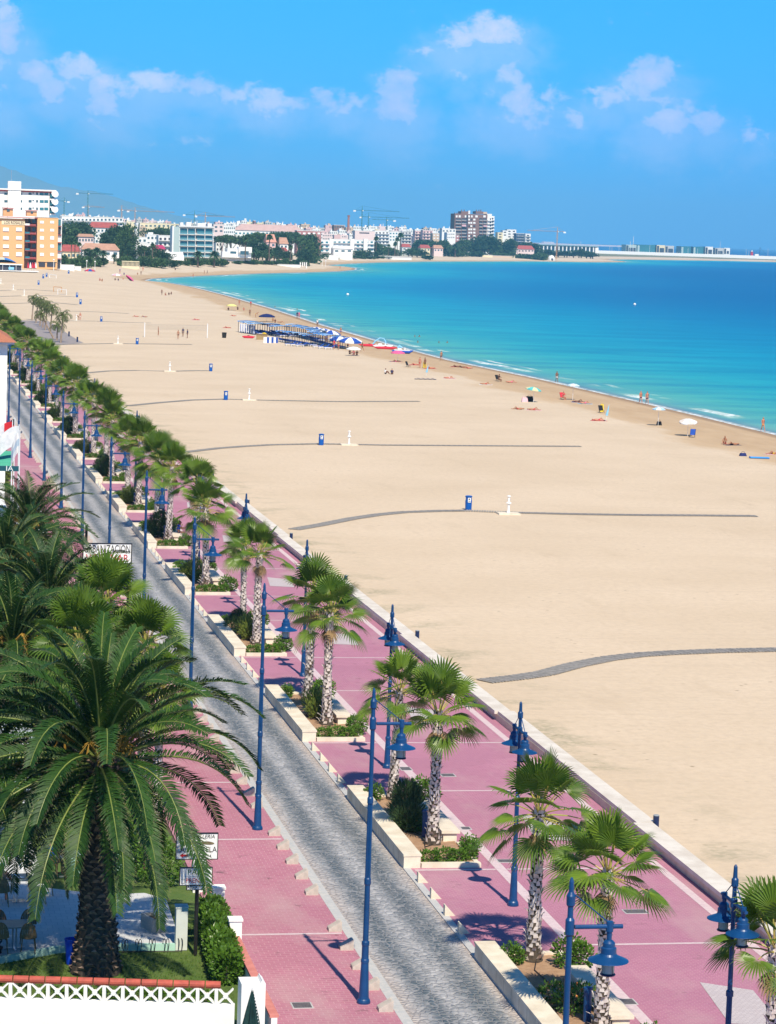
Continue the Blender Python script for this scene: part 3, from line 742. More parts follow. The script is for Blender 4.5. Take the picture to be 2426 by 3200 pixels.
def shrub(name, lab, seed, blobs, L, wd, m, nper=260, flowers=0, up=.3):
    rg = random.Random(seed); t = thing(name, lab, 'shrub')
    b = MB()
    for (x, y, z, rx, ry, rz) in blobs: leaves(b, (x, y, z), (rx, ry, rz), nper, L, wd, rg, up=up)
    b.build('foliage', m, t)
    if flowers:
        b = MB()
        for _ in range(flowers):
            x, y, z, rx, ry, rz = rg.choice(blobs); a = rg.uniform(0, 6.28)
            leaves(b, (x + rx * .8 * math.cos(a), y + ry * .8 * math.sin(a), z + rz * .6), (.03, .03, .03), 5, .05, .025, rg)
        b.build('flowers', FLOW, t)
    b = MB()
    for (x, y, z, rx, ry, rz) in blobs:
        for _ in range(3):
            b.tube([(x + rg.uniform(-.05, .05), y + rg.uniform(-.05, .05), 0), (x + rg.uniform(-rx, rx) * .5, y + rg.uniform(-ry, ry) * .5, z + rz * .3)], [.02, .008], 4)
    b.build('stem', WOOD, t)
    return t
low1 = Once(shrub('low_shrub', 'x', 21, [(0, 0, .22, .45, .40, .25), (.45, .1, .18, .4, .35, .22), (-.5, .1, .18, .4, .3, .2), (.9, .3, .2, .3, .35, .25)], .10, .035, G_FLESHY, 330))
round1 = Once(shrub('round_shrub', 'x', 22, [(0, 0, .42, .42, .45, .42), (.2, .25, .35, .35, .35, .35)], .11, .035, G_FLESHY, 480))
feath = Once(shrub('feathery_shrub', 'x', 23, [(0, 0, .75, .62, .72, .75), (.1, .6, .65, .5, .5, .62), (-.1, -.5, .5, .5, .45, .5), (0, .2, 1.15, .42, .45, .45)], .24, .016, G_FEATHER, 900, up=.8))
flowr = Once(shrub('flowering_shrub', 'x', 24, [(0, 0, .3, .45, .5, .32), (.5, .4, .28, .4, .4, .28), (-.1, .8, .25, .4, .4, .28)], .13, .022, G_FLESHY, 380, 14))
spiky = Once(shrub('oleander_shrub', 'x', 25, [(0, 0, .6, .5, .6, .6), (.25, .5, .5, .45, .45, .5), (0, -.5, .4, .4, .4, .4)], .22, .022, G_YEL, 620, up=1.0))
for k in range(-1, NPL):
    rg = random.Random(100 + k); y0 = near(k); P_ = ordw(k + 1)
    low1((18.9, y0 + .62, .06), 0, f'low fleshy green shrub strip at the near kerb of the {P_} planter', 1.0, 'low fleshy shrubs in the planters')
    round1((19.95, y0 + 1.5, .06), rg.uniform(0, 6), f'rounded bright green shrub at the near right corner of the {P_} planter', rg.uniform(.8, 1.1), 'rounded shrubs in the planters')
    round1((19.85, y0 + 9.7, .06), rg.uniform(0, 6), f'rounded bright green shrub beside the far palm of the {P_} planter', rg.uniform(.9, 1.25), 'rounded shrubs in the planters')
    round1((18.25, y0 + 10.3, .06), rg.uniform(0, 6), f'dark rounded shrub in the far left corner of the {P_} planter', rg.uniform(.6, .9), 'rounded shrubs in the planters')
    if k in (-1, 0, 1): flowr((18.75, y0 + 5.2, .06), 0.2, f'orange-flowered low shrub in the middle of the {P_} planter', 1.15 if k < 1 else .9, 'flowering shrubs in the planters')
    if k == 1: feath((18.55, y0 + 5.6, .06), 0, f'feathery dark shrub in the middle of the {P_} planter', 1.05, 'feathery shrubs in the planters')
    if k in (2, 3): 
        spiky((18.75, y0 + 5.3, .06), 0, f'yellowish oleander shrub in the middle of the {P_} planter', 1.05, 'oleanders in the planters')
        if k == 3: feath((18.6, y0 + 7.0, .06), 2, f'feathery dark shrub beyond the oleander of the {P_} planter', .8, 'feathery shrubs in the planters')
    if k >= 4:
        (feath if k % 2 else spiky)((18.6, y0 + 6, .06), k, f'tall green shrub in the middle of the {P_} planter', 1.1, 'tall shrubs in the planters')
        low1((18.7, y0 + 8.0, .06), 2, f'low shrub behind the tall one in the {P_} planter', 1.2, 'low fleshy shrubs in the planters')

# ------------------------------------------------------------------ writing
def text(name, body, m, parent, loc, rot, size, sx=1.0, ext=0.01, align='CENTER', shear=0.0):
    cu = bpy.data.curves.new(name, 'FONT'); cu.body = body; cu.size = size; cu.extrude = ext; cu.align_x = align; cu.align_y = 'CENTER'; cu.shear = shear
    o = bpy.data.objects.new(name + '_tmp', cu); COL.objects.link(o)
    dg = bpy.context.evaluated_depsgraph_get()
    me = bpy.data.meshes.new_from_object(o.evaluated_get(dg)); bpy.data.objects.remove(o)
    me.materials.clear(); me.materials.append(m)
    ob = bpy.data.objects.new(name, me); COL.objects.link(ob); ob.parent = parent
    ob.location = loc; ob.rotation_euler = rot; ob.scale = (sx, 1, 1)
    return ob
HP = math.pi / 2
BLACK = mat('black_paint', (0.015, 0.015, 0.015), (0.02, 0.02, 0.02), 3, 0.5)
RED = mat('red_paint', (0.55, 0.02, 0.03), (0.45, 0.02, 0.03), 3, 0.5)
GREENP = mat('green_paint', (0.01, 0.12, 0.07), (0.01, 0.10, 0.06), 3, 0.5)
SIGNW = mat('sign_white', (0.78, 0.80, 0.80), (0.72, 0.74, 0.74), 3, 0.5)
TERRA = mat('terracotta', (0.50, 0.105, 0.07), (0.36, 0.075, 0.055), 5, 0.7, 0.3)

# ------------------------------------------------------------------ date palms of the gardens
DLEAF = leafmat('date_leaf', (0.009, 0.040, 0.006), (0.046, 0.118, 0.016), (0.34, 0.27, 0.16), 0.16, 0.55, 0.80)
RACH = mat('date_rachis', (0.20, 0.25, 0.06), (0.16, 0.20, 0.05), 3, 0.45)
DTRUNK = mat('date_trunk_core', (0.085, 0.065, 0.05), (0.04, 0.032, 0.026), 8, 0.95, 0.5)
DBOOT = mat('date_boot', (0.30, 0.21, 0.16), (0.13, 0.095, 0.07), 7, 0.9, 0.4)
FRUIT = mat('date_stalk', (0.38, 0.22, 0.03), (0.26, 0.15, 0.02), 4, 0.6)
def date_frond(b, base, az, el, L, rg, nl=52, droop=1.0, mi=0, mr=1, leafl=0.50, lw=0.023):
    n_ = 14; p = Vector(base); pts = [p.copy()]; e = el; a = az; tw = rg.uniform(-.25, .25)
    dirs = []
    for i in range(n_):
        t = i / n_
        d = Vector((math.cos(a) * math.cos(e), math.sin(a) * math.cos(e), math.sin(e))); dirs.append(d)
        p = p + d * (L / n_); pts.append(p.copy())
        e -= droop * (0.05 + 0.155 * t) * (0.45 + 0.75 * max(0.0, math.cos(e))); a += tw / n_
    dirs.append(dirs[-1])
    b.tube([tuple(q) for q in pts], [0.035 * (1 - i / (n_ + .6)) + .006 for i in range(n_ + 1)], 5, mr)
    hu = rg.random() * .5
    roll = rg.uniform(-.6, .6)
    for i in range(nl):
        t = 0.10 + 0.90 * (i + .5) / nl
        k = t * n_; j = min(int(k), n_ - 1); fr = k - j
        c = pts[j].lerp(pts[j + 1], fr); T = dirs[j].lerp(dirs[min(j + 1, n_)], fr).normalized()
        S_ = T.cross(Vector((0, 0, 1))); S_ = S_.normalized() if S_.length > .05 else Vector((-math.sin(az), math.cos(az), 0))
        U = S_.cross(T)
        S2 = S_ * math.cos(roll) + U * math.sin(roll); U2 = S2.cross(T)
        ll = leafl * (0.35 + 0.65 * math.sin(min(1.0, t * 1.5) * HP)) * (1.0 if t < .72 else 1.0 - (t - .72) * 2.3) + .05
        for s in (-1, 1):
            l2 = ll * rg.uniform(.85, 1.12)
            d = (T * rg.uniform(.55, .80) + S2 * s * .80 + U2 * rg.uniform(.22, .48)).normalized()
            wv = T.cross(d).normalized().cross(d).normalized() * lw
            m1 = c + d * l2 * .5; tip = c + d * l2 - Vector((0, 0, l2 * rg.uniform(.08, .26)))
            u = min(1, hu + rg.random() * .5)
            b.add([tuple(c - wv * .5), tuple(c + wv * .5), tuple(m1 + wv), tuple(m1 - wv), tuple(tip)], [(0, 1, 2, 3), (3, 2, 4)], mi, [(0, u), (0, u), (.5, u), (.5, u), (1, u)])
def date_palm(seed, Ht, nf=78, L=4.3, name='date_palm', thick=1.0, nl=52, fruit=True, gap=None):
    rg = random.Random(seed); t = thing(name, 'x', 'palm tree')
    b = MB(); prof = [(0, .74), (.25, .68), (.9, .58), (1.8, .50), (Ht - 1.2, .47), (Ht - .6, .56), (Ht, .40)]
    b.tube([(0, 0, z) for z, r in prof], [r * thick for z, r in prof], 20, 0)
    k = int(Ht * 60)
    for i in range(k):
        z = 0.02 + (Ht - .1) * i / k; a = i * 2.39996 + rg.uniform(-.1, .1)
        r = np.interp(z, [p[0] for p in prof], [p[1] for p in prof]) * thick
        c = Vector((math.cos(a), math.sin(a), 0)); sd = Vector((-math.sin(a), math.cos(a), 0)); cx = Vector((0, 0, z))
        up = z > Ht * .55
        ww = rg.uniform(.13, .18) if not up else rg.uniform(.09, .13); hh = rg.uniform(.07, .11) if not up else rg.uniform(.12, .18); o_ = rg.uniform(.03, .07) + (.05 if up else 0)
        p = [cx + c * r * .97 - sd * ww, cx + c * r * .97 + sd * ww, cx + c * (r + o_) + sd * ww * .55 + Vector((0, 0, hh)), cx + c * (r + o_) - sd * ww * .55 + Vector((0, 0, hh)), cx + c * r * .9 + Vector((0, 0, hh * 1.4))]
        b.add([tuple(x) for x in p], [(0, 1, 2, 3), (3, 2, 4)], 1)
    b.build('trunk', [DTRUNK, DBOOT], t)
    b = MB(); top = Vector((0, 0, Ht))
    for i in range(nf):
        f = i / (nf - 1)
        az = i * 2.39996 + rg.uniform(-.15, .15)
        if gap and f > gap[2] and (az + 1.35 - gap[0]) % (2 * math.pi) < gap[1]: continue
        el = math.radians(86 - 108 * f ** .9) + rg.uniform(-.08, .08)
        date_frond(b, top + Vector((math.cos(az) * .22 * f, math.sin(az) * .22 * f, -.5 * f)), az, el, L * rg.uniform(.88, 1.08) * (.78 + .22 * min(1, f * 4)), rg, nl, droop=rg.uniform(.6, 1.0))
    b.build('crown', [DLEAF, RACH], t)
    if fruit:
        b = MB()
        for _ in range(17):
            az = rg.uniform(0, 6.28); c = top + Vector((math.cos(az) * .35, math.sin(az) * .35, .1))
            e = c + Vector((math.cos(az) * rg.uniform(.5, 1.0), math.sin(az) * rg.uniform(.5, 1.0), rg.uniform(.2, .7)))
            for _ in range(16):
                q = e + Vector((rg.uniform(-.25, .25), rg.uniform(-.25, .25), rg.uniform(-.45, -.05)))
                b.tube([tuple(c), tuple(e + (q - e) * .2), tuple(q)], [.010, .008, .012], 3)
        b.build('fruit_stalks', FRUIT, t)
    return t
BP = G(300, 3035)
dp = Once(date_palm(5, 6.2, 94, 5.2, nl=90, gap=(5.50, 1.0, .46)))
dp((BP.x, BP.y, 0), 1.35, 'huge date palm with a thick scaly trunk on the lawn at the front left', 1.0)
dp2 = Once(date_palm(6, 5.2, 72, 4.2, nl=60))
g1 = 'date palms of the garden row'
def at_px(px, py, z): return G(px, py, z)
q = at_px(150, 1830, 6.0); dp2((q.x, q.y, 0), 1.0, 'date palm directly behind the huge one, just below the red and black lettered sign', 1.0, g1)
q = at_px(95, 1590, 6.0); dp2((q.x, q.y, 0), 3.0, 'date palm nearest the white cafe fence, beyond the others on the left', .95, g1)
q = at_px(40, 1960, 6.0); dp2((q.x, q.y, 0), 4.4, 'date palm cut by the left edge of the picture between its neighbours', 1.0, g1)
q = at_px(-60, 2300, 6.4); dp2((q.x, q.y, 0), 2.2, 'date palm whose fronds reach in at the left beside the huge one', 1.0, g1)
q = at_px(20, 1715, 6.0); dp2((q.x, q.y, 0), 5.2, 'date palm hugging the left edge between the cafe fence and the garden row', 1.0, g1)
q = at_px(225, 1985, 5.6); dp2((q.x, q.y, 0), .3, 'date palm right behind the crown of the huge one, among fan palms', .9, g1)
# tall fan palms of the gardens
gf1 = Once(fan_palm(31, 5.6, 40, 1.05, 0, 128)); 
for i, (px, py, z, sc, lab) in enumerate([(330, 1900, 6.0, 1.12, 'green fan palm under the lettered sign, in front of the road'), (455, 2040, 5.2, 1.0, 'drooping fan palm beside the road behind the huge date palm'),
        (250, 2080, 5.2, 1.1, 'fan palm between the date palms, crown half hidden'), (500, 2200, 4.2, .85, 'lowest fan palm at the pavement edge, right of the garden row')]):
    q = at_px(px, py, z); gf1((q.x, q.y, 0), i * 1.7, lab, sc, 'fan palms of the gardens')

# ------------------------------------------------------------------ garden at the lower left
LAWN = bpy.data.materials.new('lawn'); LAWN.use_nodes = True; n, l = nodes_of(LAWN); b = n['Principled BSDF']
b.inputs['Roughness'].default_value = 0.9; tc = n.new('ShaderNodeTexCoord'); P = tc.outputs['Object']
c = mix(n, l, maprange(n, l, noise(n, l, P, 1.2, 5, .65), .35, .65), (0.085, 0.165, 0.022), (0.16, 0.22, 0.045))
c = mix(n, l, maprange(n, l, noise(n, l, P, 22, 3, .7), .3, .7, 0, .6), c, (0.05, 0.10, 0.015))
l.new(c, b.inputs['Base Color'])
bn = n.new('ShaderNodeBump'); bn.inputs['Strength'].default_value = 1.0; bn.inputs['Distance'].default_value = 0.05
l.new(noise(n, l, P, 30, 3, .7), bn.inputs['Height']); l.new(bn.outputs[0], b.inputs['Normal'])
def poly(name, pts, z, m, kind='structure'):
    b = MB(); b.add([(x, y, z) for x, y in pts], [tuple(range(len(pts)))]); o = b.build(name, m); o['kind'] = kind; return o
def g2(px, py, z=0): p = G(px, py, z); return (p.x, p.y)
poly('lawn', [(-4, 66), (10.1, 66), (10.1, 130), (-4, 130)], -0.02, LAWN)
# grass blades at the front of the lawn
b = MB(); rg = random.Random(9)
for _ in range(9000):
    x = rg.uniform(1.5, 9.8); y = rg.uniform(71.3, 77.2) if x < 9.0 else rg.uniform(71.3, 80)
    if y > 76.3 and x < 9.3: continue
    a = rg.uniform(0, 6.28); h = rg.uniform(.03, .07); r = rg.random()
    b.add([(x - .012 * math.cos(a), y - .012 * math.sin(a), -.02), (x + .012 * math.cos(a), y + .012 * math.sin(a), -.02), (x + rg.uniform(-.03, .03), y + rg.uniform(-.03, .03), h)], [(0, 1, 2)], 0, [(0, r), (0, r), (1, r)])
o = b.build('grass', leafmat('grass_blade', (0.07, 0.15, 0.02), (0.15, 0.24, 0.04), None, .2, .6)); o['kind'] = 'stuff'; o['label'] = 'short green lawn grass round the huge date palm'; o['category'] = 'grass'
# tiled terrace
m = bpy.data.materials.new('terrace_tiles'); m.use_nodes = True; n, l = nodes_of(m); bb = n['Principled BSDF']; bb.inputs['Roughness'].default_value = .6
tc = n.new('ShaderNodeTexCoord'); P = tc.outputs['Object']
br = n.new('ShaderNodeTexBrick'); l.new(P, br.inputs['Vector']); br.inputs['Scale'].default_value = 1.0; br.offset = 0.5
br.inputs['Brick Width'].default_value = .34; br.inputs['Row Height'].default_value = .34; br.inputs['Mortar Size'].default_value = .008
br.inputs['Color1'].default_value = (.62, .62, .62, 1); br.inputs['Color2'].default_value = (.55, .56, .57, 1); br.inputs['Mortar'].default_value = (.38, .4, .42, 1)
vo = n.new('ShaderNodeTexVoronoi'); vo.distance = 'MANHATTAN'; vo.inputs['Randomness'].default_value = 0.0; vo.inputs['Scale'].default_value = 1 / .26; l.new(scaled(n, l, P, .62, 1), vo.inputs['Vector'])
c = mix(n, l, maprange(n, l, vo.outputs['Distance'], .20, .25, .8, 0), br.outputs[0], (.16, .20, .24)); l.new(c, bb.inputs['Base Color'])
TZ = 0.10
ter = [(-4, 75.4), (3.4, 75.6), (5.3, 76.75), (6.9, 76.9), (8.9, 76.8), (9.0, 82.2), (8.4, 83.0), (7.0, 82.9), (5.4, 83.8), (5.0, 98), (-4, 98)]
b = MB(); b.prism(ter, -.05, TZ); structure(b.build('terrace', m))
MINT = mat('mint_edging', (0.42, 0.66, 0.56), (0.36, 0.58, 0.50), 2, .7)
t = thing('terrace_edging', 'pale mint green kerb curving round the tiled terrace', 'kerb')
b = MB(); q = [(-4, 75.25), (3.4, 75.45), (5.3, 76.60), (6.9, 76.75), (8.95, 76.65)]
for i in range(len(q) - 1):
    (x0, y0), (x1, y1) = q[i], q[i + 1]; d = Vector((x1 - x0, y1 - y0)).normalized(); nx, ny = -d.y * .075, d.x * .075
    b.prism([(x0 - nx, y0 - ny), (x1 - nx, y1 - ny), (x1 + nx, y1 + ny), (x0 + nx, y0 + ny)], -.05, .17)
b.build('front_kerb', MINT, t)
t = thing('round_planter', 'round pale green planter ring on the lawn behind the date palm', 'planter', (7.2, 86.8, 0))
b = MB(); 
for i in range(20):
    a0, a1 = i * 2 * math.pi / 20, (i + 1) * 2 * math.pi / 20
    b.prism([(.75 * math.cos(a0), .75 * math.sin(a0)), (.9 * math.cos(a0), .9 * math.sin(a0)), (.9 * math.cos(a1), .9 * math.sin(a1)), (.75 * math.cos(a1), .75 * math.sin(a1))], 0, .35)
b.build('ring', MINT, t)
b = MB(); b.lathe([(.74, .02), (.74, .25)], 20); b.build('earth', SOIL, t)

# hedges of broad leaves
def hedge(name, lab, segs, seed, L=.13, wd=.045, m=G_FLESHY, dens=900):
    rg = random.Random(seed); t = thing(name, lab, 'hedge'); b = MB()
    for (x, y, z, rx, ry, rz) in segs: leaves(b, (x, y, z), (rx, ry, rz), dens, L, wd, rg, shell=.75)
    b.build('foliage', m, t)
    b = MB()
    for (x, y, z, rx, ry, rz) in segs: b.tube([(x, y, 0), (x, y, z)], [.05, .02], 5); 
    b.build('stem', WOOD, t)
hedge('hedge', 'bright green broad-leaved hedge along the pink pavement behind the white posts', [(9.78 + .03 * i, 73.2 + i * .60, .42, .46, .52, .52) for i in range(11)], 31, dens=950)
hedge('hedge', 'tall leafy hedge behind the bread sign, beside the lawn', [(9.0 - .15 * i, 84.4 + i * 1.0, .7, .75, .85, .85) for i in range(13)], 32, dens=620)
hedge('low_hedge', 'low strip of young plants inside the balustrade wall', [(4.9 + .45 * i, 71.9 - .06 * i, .10, .3, .22, .16) for i in range(10)], 33, .09, .03, dens=260)
hedge('bush', 'small bush in the front corner by the terrace kerb at far left', [(2.9, 74.2, .18, .5, .45, .28), (3.2, 73.4, .15, .35, .35, .22)], 34, .10, .03, dens=500)

# boundary posts with low orange-capped wall
ORC = mat('pink_cap', (0.62, 0.24, 0.20), (0.52, 0.18, 0.15), 3, .8)
t = thing('boundary_wall', 'low white wall with pink-orange cap between the square white posts', 'wall')
b = MB(); b.box(10.26, 67.8, -.05, 10.42, 82, .55); b.build('wall_body', WHITEP, t)
b = MB(); b.box(10.22, 67.8, .553, 10.46, 82, .62); b.build('cap', ORC, t)
def post(x, y, lab, h=.95, w=.36):
    t = thing('wall_post', lab, 'post', (x, y, 0)); b = MB(); b.box(-w / 2, -w / 2, -.05, w / 2, w / 2, h); b.box(-w / 2 - .03, -w / 2 - .03, h + .002, w / 2 + .03, w / 2 + .03, h + .07); b.build('shaft', WHITEP, t)
post(10.34, 79.9, 'square white post at the far end of the leafy hedge', 1.0)
post(10.34, 75.9, 'square white post at the middle of the leafy hedge', 1.05)
post(10.18, 83.6, 'white pillar behind the bread signs at the hedge end', 1.5, .40)
# balustrade wall with terracotta cap in the foreground
A = W(-260, 3046, 69.8); B_ = W(735, 3100, 68.4); A.z = B_.z = 1.28
t = thing('balustrade_wall', 'white garden wall with pierced X-pattern blocks and a terracotta cap', 'wall')
v = (B_ - A); v.z = 0; Lw = v.length; ang = math.atan2(v.y, v.x)
Mx = Matrix.Translation((A.x, A.y, 0)) @ Matrix.Rotation(ang, 4, 'Z')
b = MB(); b.box(0, 0, -.4, Lw, .18, .74, 0, Mx)
b.build('wall_body', WHITEP, t)
b = MB()
nb = 17; bw = Lw / nb
for i in range(nb):
    x0 = i * bw; b.box(x0 - .045, .01, .742, x0 + .045, .17, 1.158, 0, Mx)
    xa, xb = x0 + .05, x0 + bw - .05; zc = .95
    for (p0, p1) in (((xa, .745), (xb, 1.155)), ((xa, 1.155), (xb, .745))):
        dx, dz = p1[0] - p0[0], p1[1] - p0[1]; ll = math.hypot(dx, dz); M2 = Mx @ Matrix.Translation((p0[0], 0.02, p0[1])) @ Matrix.Rotation(-math.atan2(dz, dx), 4, 'Y')
        b.box(.01, 0, -.02, ll - .01, .14, .02, 0, M2)
    M3 = Mx @ Matrix.Translation(((xa + xb) / 2, .018, zc)) @ Matrix.Rotation(math.pi / 4, 4, 'Y'); b.box(-.05, 0, -.05, .05, .143, .05, 0, M3)
b.build('pierced_blocks', WHITEP, t)
b = MB()
for i in range(int(Lw / .42)):
    b.tube([tuple(Mx @ Vector((i * .42 + .01, .09, 1.24))), tuple(Mx @ Vector((i * .42 + .40, .09, 1.24)))], .10, 12)
b.build('cap', TERRA, t)
t = thing('gate_pillar', 'broad white pillar at the right end of the balustrade wall', 'pillar', (0, 0, 0))
p0 = W(760, 3090, 67.9); p1 = W(826, 3070, 67.9)
b = MB(); b.box(p0.x - .08, 67.6, -.4, p1.x, 68.3, 1.52); b.add([(p0.x + .42, 67.6, 1.523), (p1.x, 67.6, 1.523), (p1.x, 68.3, 1.523), (p0.x + .42, 68.3, 1.523), (p0.x + .47, 67.65, 1.62), (p1.x - .1, 67.65, 1.62), (p1.x - .1, 68.25, 1.62), (p0.x + .47, 68.25, 1.62)], [(0, 1, 5, 4), (1, 2, 6, 5), (2, 3, 7, 6), (3, 0, 4, 7), (4, 5, 6, 7)])
b.build('shaft', WHITEP, t)
# closed dark parasol in front of the pillar
q = W(786, 3200, 66.8)
t = thing('closed_parasol', 'folded dark green parasol with white dotted hem before the white pillar', 'parasol', (q.x, q.y, 0))
DGR = mat('dark_green_cloth', (0.012, 0.05, 0.05), (0.008, 0.03, 0.03), 5, .8)
b = MB(); zt = W(781, 3093, 66.8).z
vs = []; prof = [(zt, .02), (zt - .15, .06), (zt - .6, .17), (zt - 1.2, .30)]
for z, r in prof:
    for j in range(16):
        a = j * math.pi / 8; rr = r * (1 if j % 2 else .55); vs.append((rr * math.cos(a), rr * math.sin(a), z))
b.add(vs, [(i * 16 + j, i * 16 + (j + 1) % 16, (i + 1) * 16 + (j + 1) % 16, (i + 1) * 16 + j) for i in range(3) for j in range(16)])
b.build('canopy', DGR, t)
b = MB()
for i in range(14):
    f = i / 14; z = zt - .1 - f * 1.1; r = .04 + .26 * f; a = 5.5
    b.lathe([(.010, 0), (.010, .03)], 6, (r * math.cos(a) + .01, r * math.sin(a) - .02, z))
b.build('piping', SIGNW, t)
b = MB(); b.tube([(0, 0, -.3), (0, 0, zt + .05)], .02, 8); b.build('pole', SIGNW, t)

# signs on a pole
SP = G(600, 2985); q = SP
t = thing('shop_sign', 'black pole with two white bakery signs and a small open plate, by the hedge', 'sign', (q.x + .1, q.y, 0))
b = MB(); b.tube([(0, 0, 0), (0, 0, 3.6)], .06, 10); b.build('pole', BLACK, t)
def zpx(py, Y): return None
def panel(x0, x1, y0, y1, nm, thick=.06):
    a = W(x0, y0, q.y); c = W(x1, y1, q.y); ox, oy = q.x + .1, q.y
    b = MB(); b.box(a.x - ox, -.07 - thick, c.z, c.x - ox, -.07, a.z); o = b.build(nm, SIGNW, t)
    e = MB(); w_ = .022; X0, X1, Z0, Z1 = a.x - ox, c.x - ox, c.z, a.z; yy0, yy1 = -.085 - thick, -.055
    e.box(X0 - w_, yy0, Z0 - w_, X1 + w_, yy1, Z0); e.box(X0 - w_, yy0, Z1, X1 + w_, yy1, Z1 + w_); e.box(X0 - w_, yy0, Z0, X0, yy1, Z1); e.box(X1, yy0, Z0, X1 + w_, yy1, Z1)
    e.build('frame', BLACK, o)
    return o, (a.x + c.x) / 2 - ox, (a.z + c.z) / 2, abs(c.x - a.x), abs(a.z - c.z)
TY = -.07 - .06 - .004
o, cx_, cz_, pw, ph = panel(552, 677, 2603, 2680, 'upper_panel')
text('lettering', 'PAN  BOLLERIA', BLACK, o, (cx_, TY, cz_ + ph * .38), (HP, 0, 0), .155, .95, .004, shear=.2)
text('lettering', 'LA MARCELA', BLACK, o, (cx_, TY, cz_ - ph * .14), (HP, 0, 0), .23, .86, .004)
text('lettering', 'TEL. 400 14', BLACK, o, (cx_ + .12, TY, cz_ - ph * .39), (HP, 0, 0), .12, 1.0, .004, shear=.2)
b = MB()   # painted loaf and croissant, red arrow
for (ex, r0, tilt) in ((-.22, .26, .2), (.30, .20, -.15)):
    k = 16; b.add([(cx_ + ex + r0 * math.cos(2 * math.pi * j / k), TY - .003, cz_ + ph * .13 + .05 * math.sin(2 * math.pi * j / k) + tilt * r0 * .5 * math.cos(2 * math.pi * j / k)) for j in range(k)], [tuple(range(k))])
b.build('painted_bread', mat('bread_paint', (0.20, 0.16, 0.08), (0.12, 0.10, 0.06), 6), o)
b = MB(); X0 = cx_ - pw * .42; Z = cz_ - ph * .36; b.add([(X0, TY - .003, Z), (X0 + .1, TY - .003, Z + .07), (X0 + .1, TY - .003, Z + .03), (X0 + .24, TY - .003, Z + .03), (X0 + .24, TY - .003, Z - .03), (X0 + .1, TY - .003, Z - .03), (X0 + .1, TY - .003, Z - .07)], [(0, 1, 2, 3, 4, 5, 6)])
b.build('arrow', RED, o)
o, cx_, cz_, pw, ph = panel(563, 660, 2710, 2761, 'lower_panel')
text('lettering', 'PAN', GREENP, o, (cx_ - .02, TY, cz_ + ph * .25), (HP, 0, 0), .22, 1.1, .004)
text('lettering', 'PRENSA', RED, o, (cx_, TY, cz_ - ph * .26), (HP, 0, 0), .19, .9, .004)
b = MB(); b.box(cx_ - pw * .36, TY - .002, cz_ - .008, cx_ + pw * .36, TY, cz_ + .004)
b.build('rule', mat('grey_paint', (0.3, 0.32, 0.34), (0.28, 0.3, 0.32), 3), o)
b = MB()
for s in (-1, 1):
    X = cx_ + s * pw * .41; b.tube([(X - .05, TY, cz_ - ph * .38), (X - .05, TY, cz_ - ph * .14), (X, TY, cz_ - ph * .20), (X + .05, TY, cz_ - ph * .14), (X + .05, TY, cz_ - ph * .38), (X, TY, cz_ - ph * .43), (X - .05, TY, cz_ - ph * .38)], .006, 4)
b.build('book_outline', BLACK, o)
b = MB(); b.lathe([(.075, -.002), (.075, .002)], 16); 
oo = b.build('loaf_mark', mat('grey_green', (0.3, 0.4, 0.35), (0.5, 0.55, 0.5), 20), o); oo.location = (cx_ + pw * .37, TY, cz_ + ph * .25); oo.rotation_euler = (HP, 0, 0)
o, cx_, cz_, pw, ph = panel(584, 636, 2763, 2776, 'open_plate', .04)
text('lettering', 'ABIERTO', BLACK, o, (cx_, -.07 - .04 - .004, cz_), (HP, 0, 0), .13, .95, .004)
# utility box
t = thing('utility_box', 'pale grey upright utility cabinet at the foot of the sign pole', 'cabinet', (SP.x - .2, SP.y + .55, 0))
b = MB(); b.box(-.22, 0, 0, .12, .35, 1.25); b.box(-.24, -.02, 1.253, .14, .37, 1.30); b.build('body', mat('pale_grey_box', (0.62, 0.66, 0.62), (0.56, 0.6, 0.57), 3, .6), t)
# bicycle rack
q = G(395, 2992, 0.0)
t = thing('bicycle_rack', 'low black metal bicycle rack on the lawn beside the terrace', 'bicycle rack', (7.1, 76.35, 0))
b = MB(); b.tube([(0, 0, .03), (1.75, 0, .03)], .015, 5); b.tube([(0, .35, .03), (1.75, .35, .03)], .015, 5)
for i in range(5):
    for s in (0, .1):
        x = .06 + i * .40 + s; b.tube([(x, 0, .03)] + [(x + .03 * math.sin(j), .175 - .14 * math.cos(j * math.pi / 6), .03 + .33 * math.sin(j * math.pi / 6)) for j in range(7)] + [(x, .35, .03)], .011, 5)
b.build('rails', BLACK, t)
# stone trough, blue bin
q = G(478, 2905, TZ)
t = thing('stone_trough', 'rectangular speckled stone trough planter on the tiled terrace', 'planter', (q.x, q.y, TZ), -1.25)
b = MB(); b.box(-.45, -.2, 0, .45, .2, .06); b.box(-.45, -.2, .062, -.37, .2, .42); b.box(.37, -.2, .062, .45, .2, .42); b.box(-.368, -.2, .062, .368, -.12, .42); b.box(-.368, .12, .062, .368, .2, .42)
b.build('body', mat('trough_stone', (0.5, 0.48, 0.44), (0.34, 0.33, 0.30), 25, .9, .4), t)
b = MB(); b.box(-.367, -.118, .064, .367, .118, .33); b.build('earth', mat('black_earth', (0.03, 0.025, 0.02), (0.02, 0.015, 0.012), 8), t)
q = G(222, 3012, 0)
t = thing('litter_bin', 'bright blue plastic bucket bin beside the huge palm trunk', 'bin', (q.x, q.y, 0))
b = MB(); b.lathe([(.13, 0), (.19, .70), (.205, .70), (.205, .74), (.17, .74), (.17, .5)], 16); b.build('body', mat('bin_blue', (0.01, 0.07, 0.62), (0.01, 0.06, 0.5), 3, .4), t)

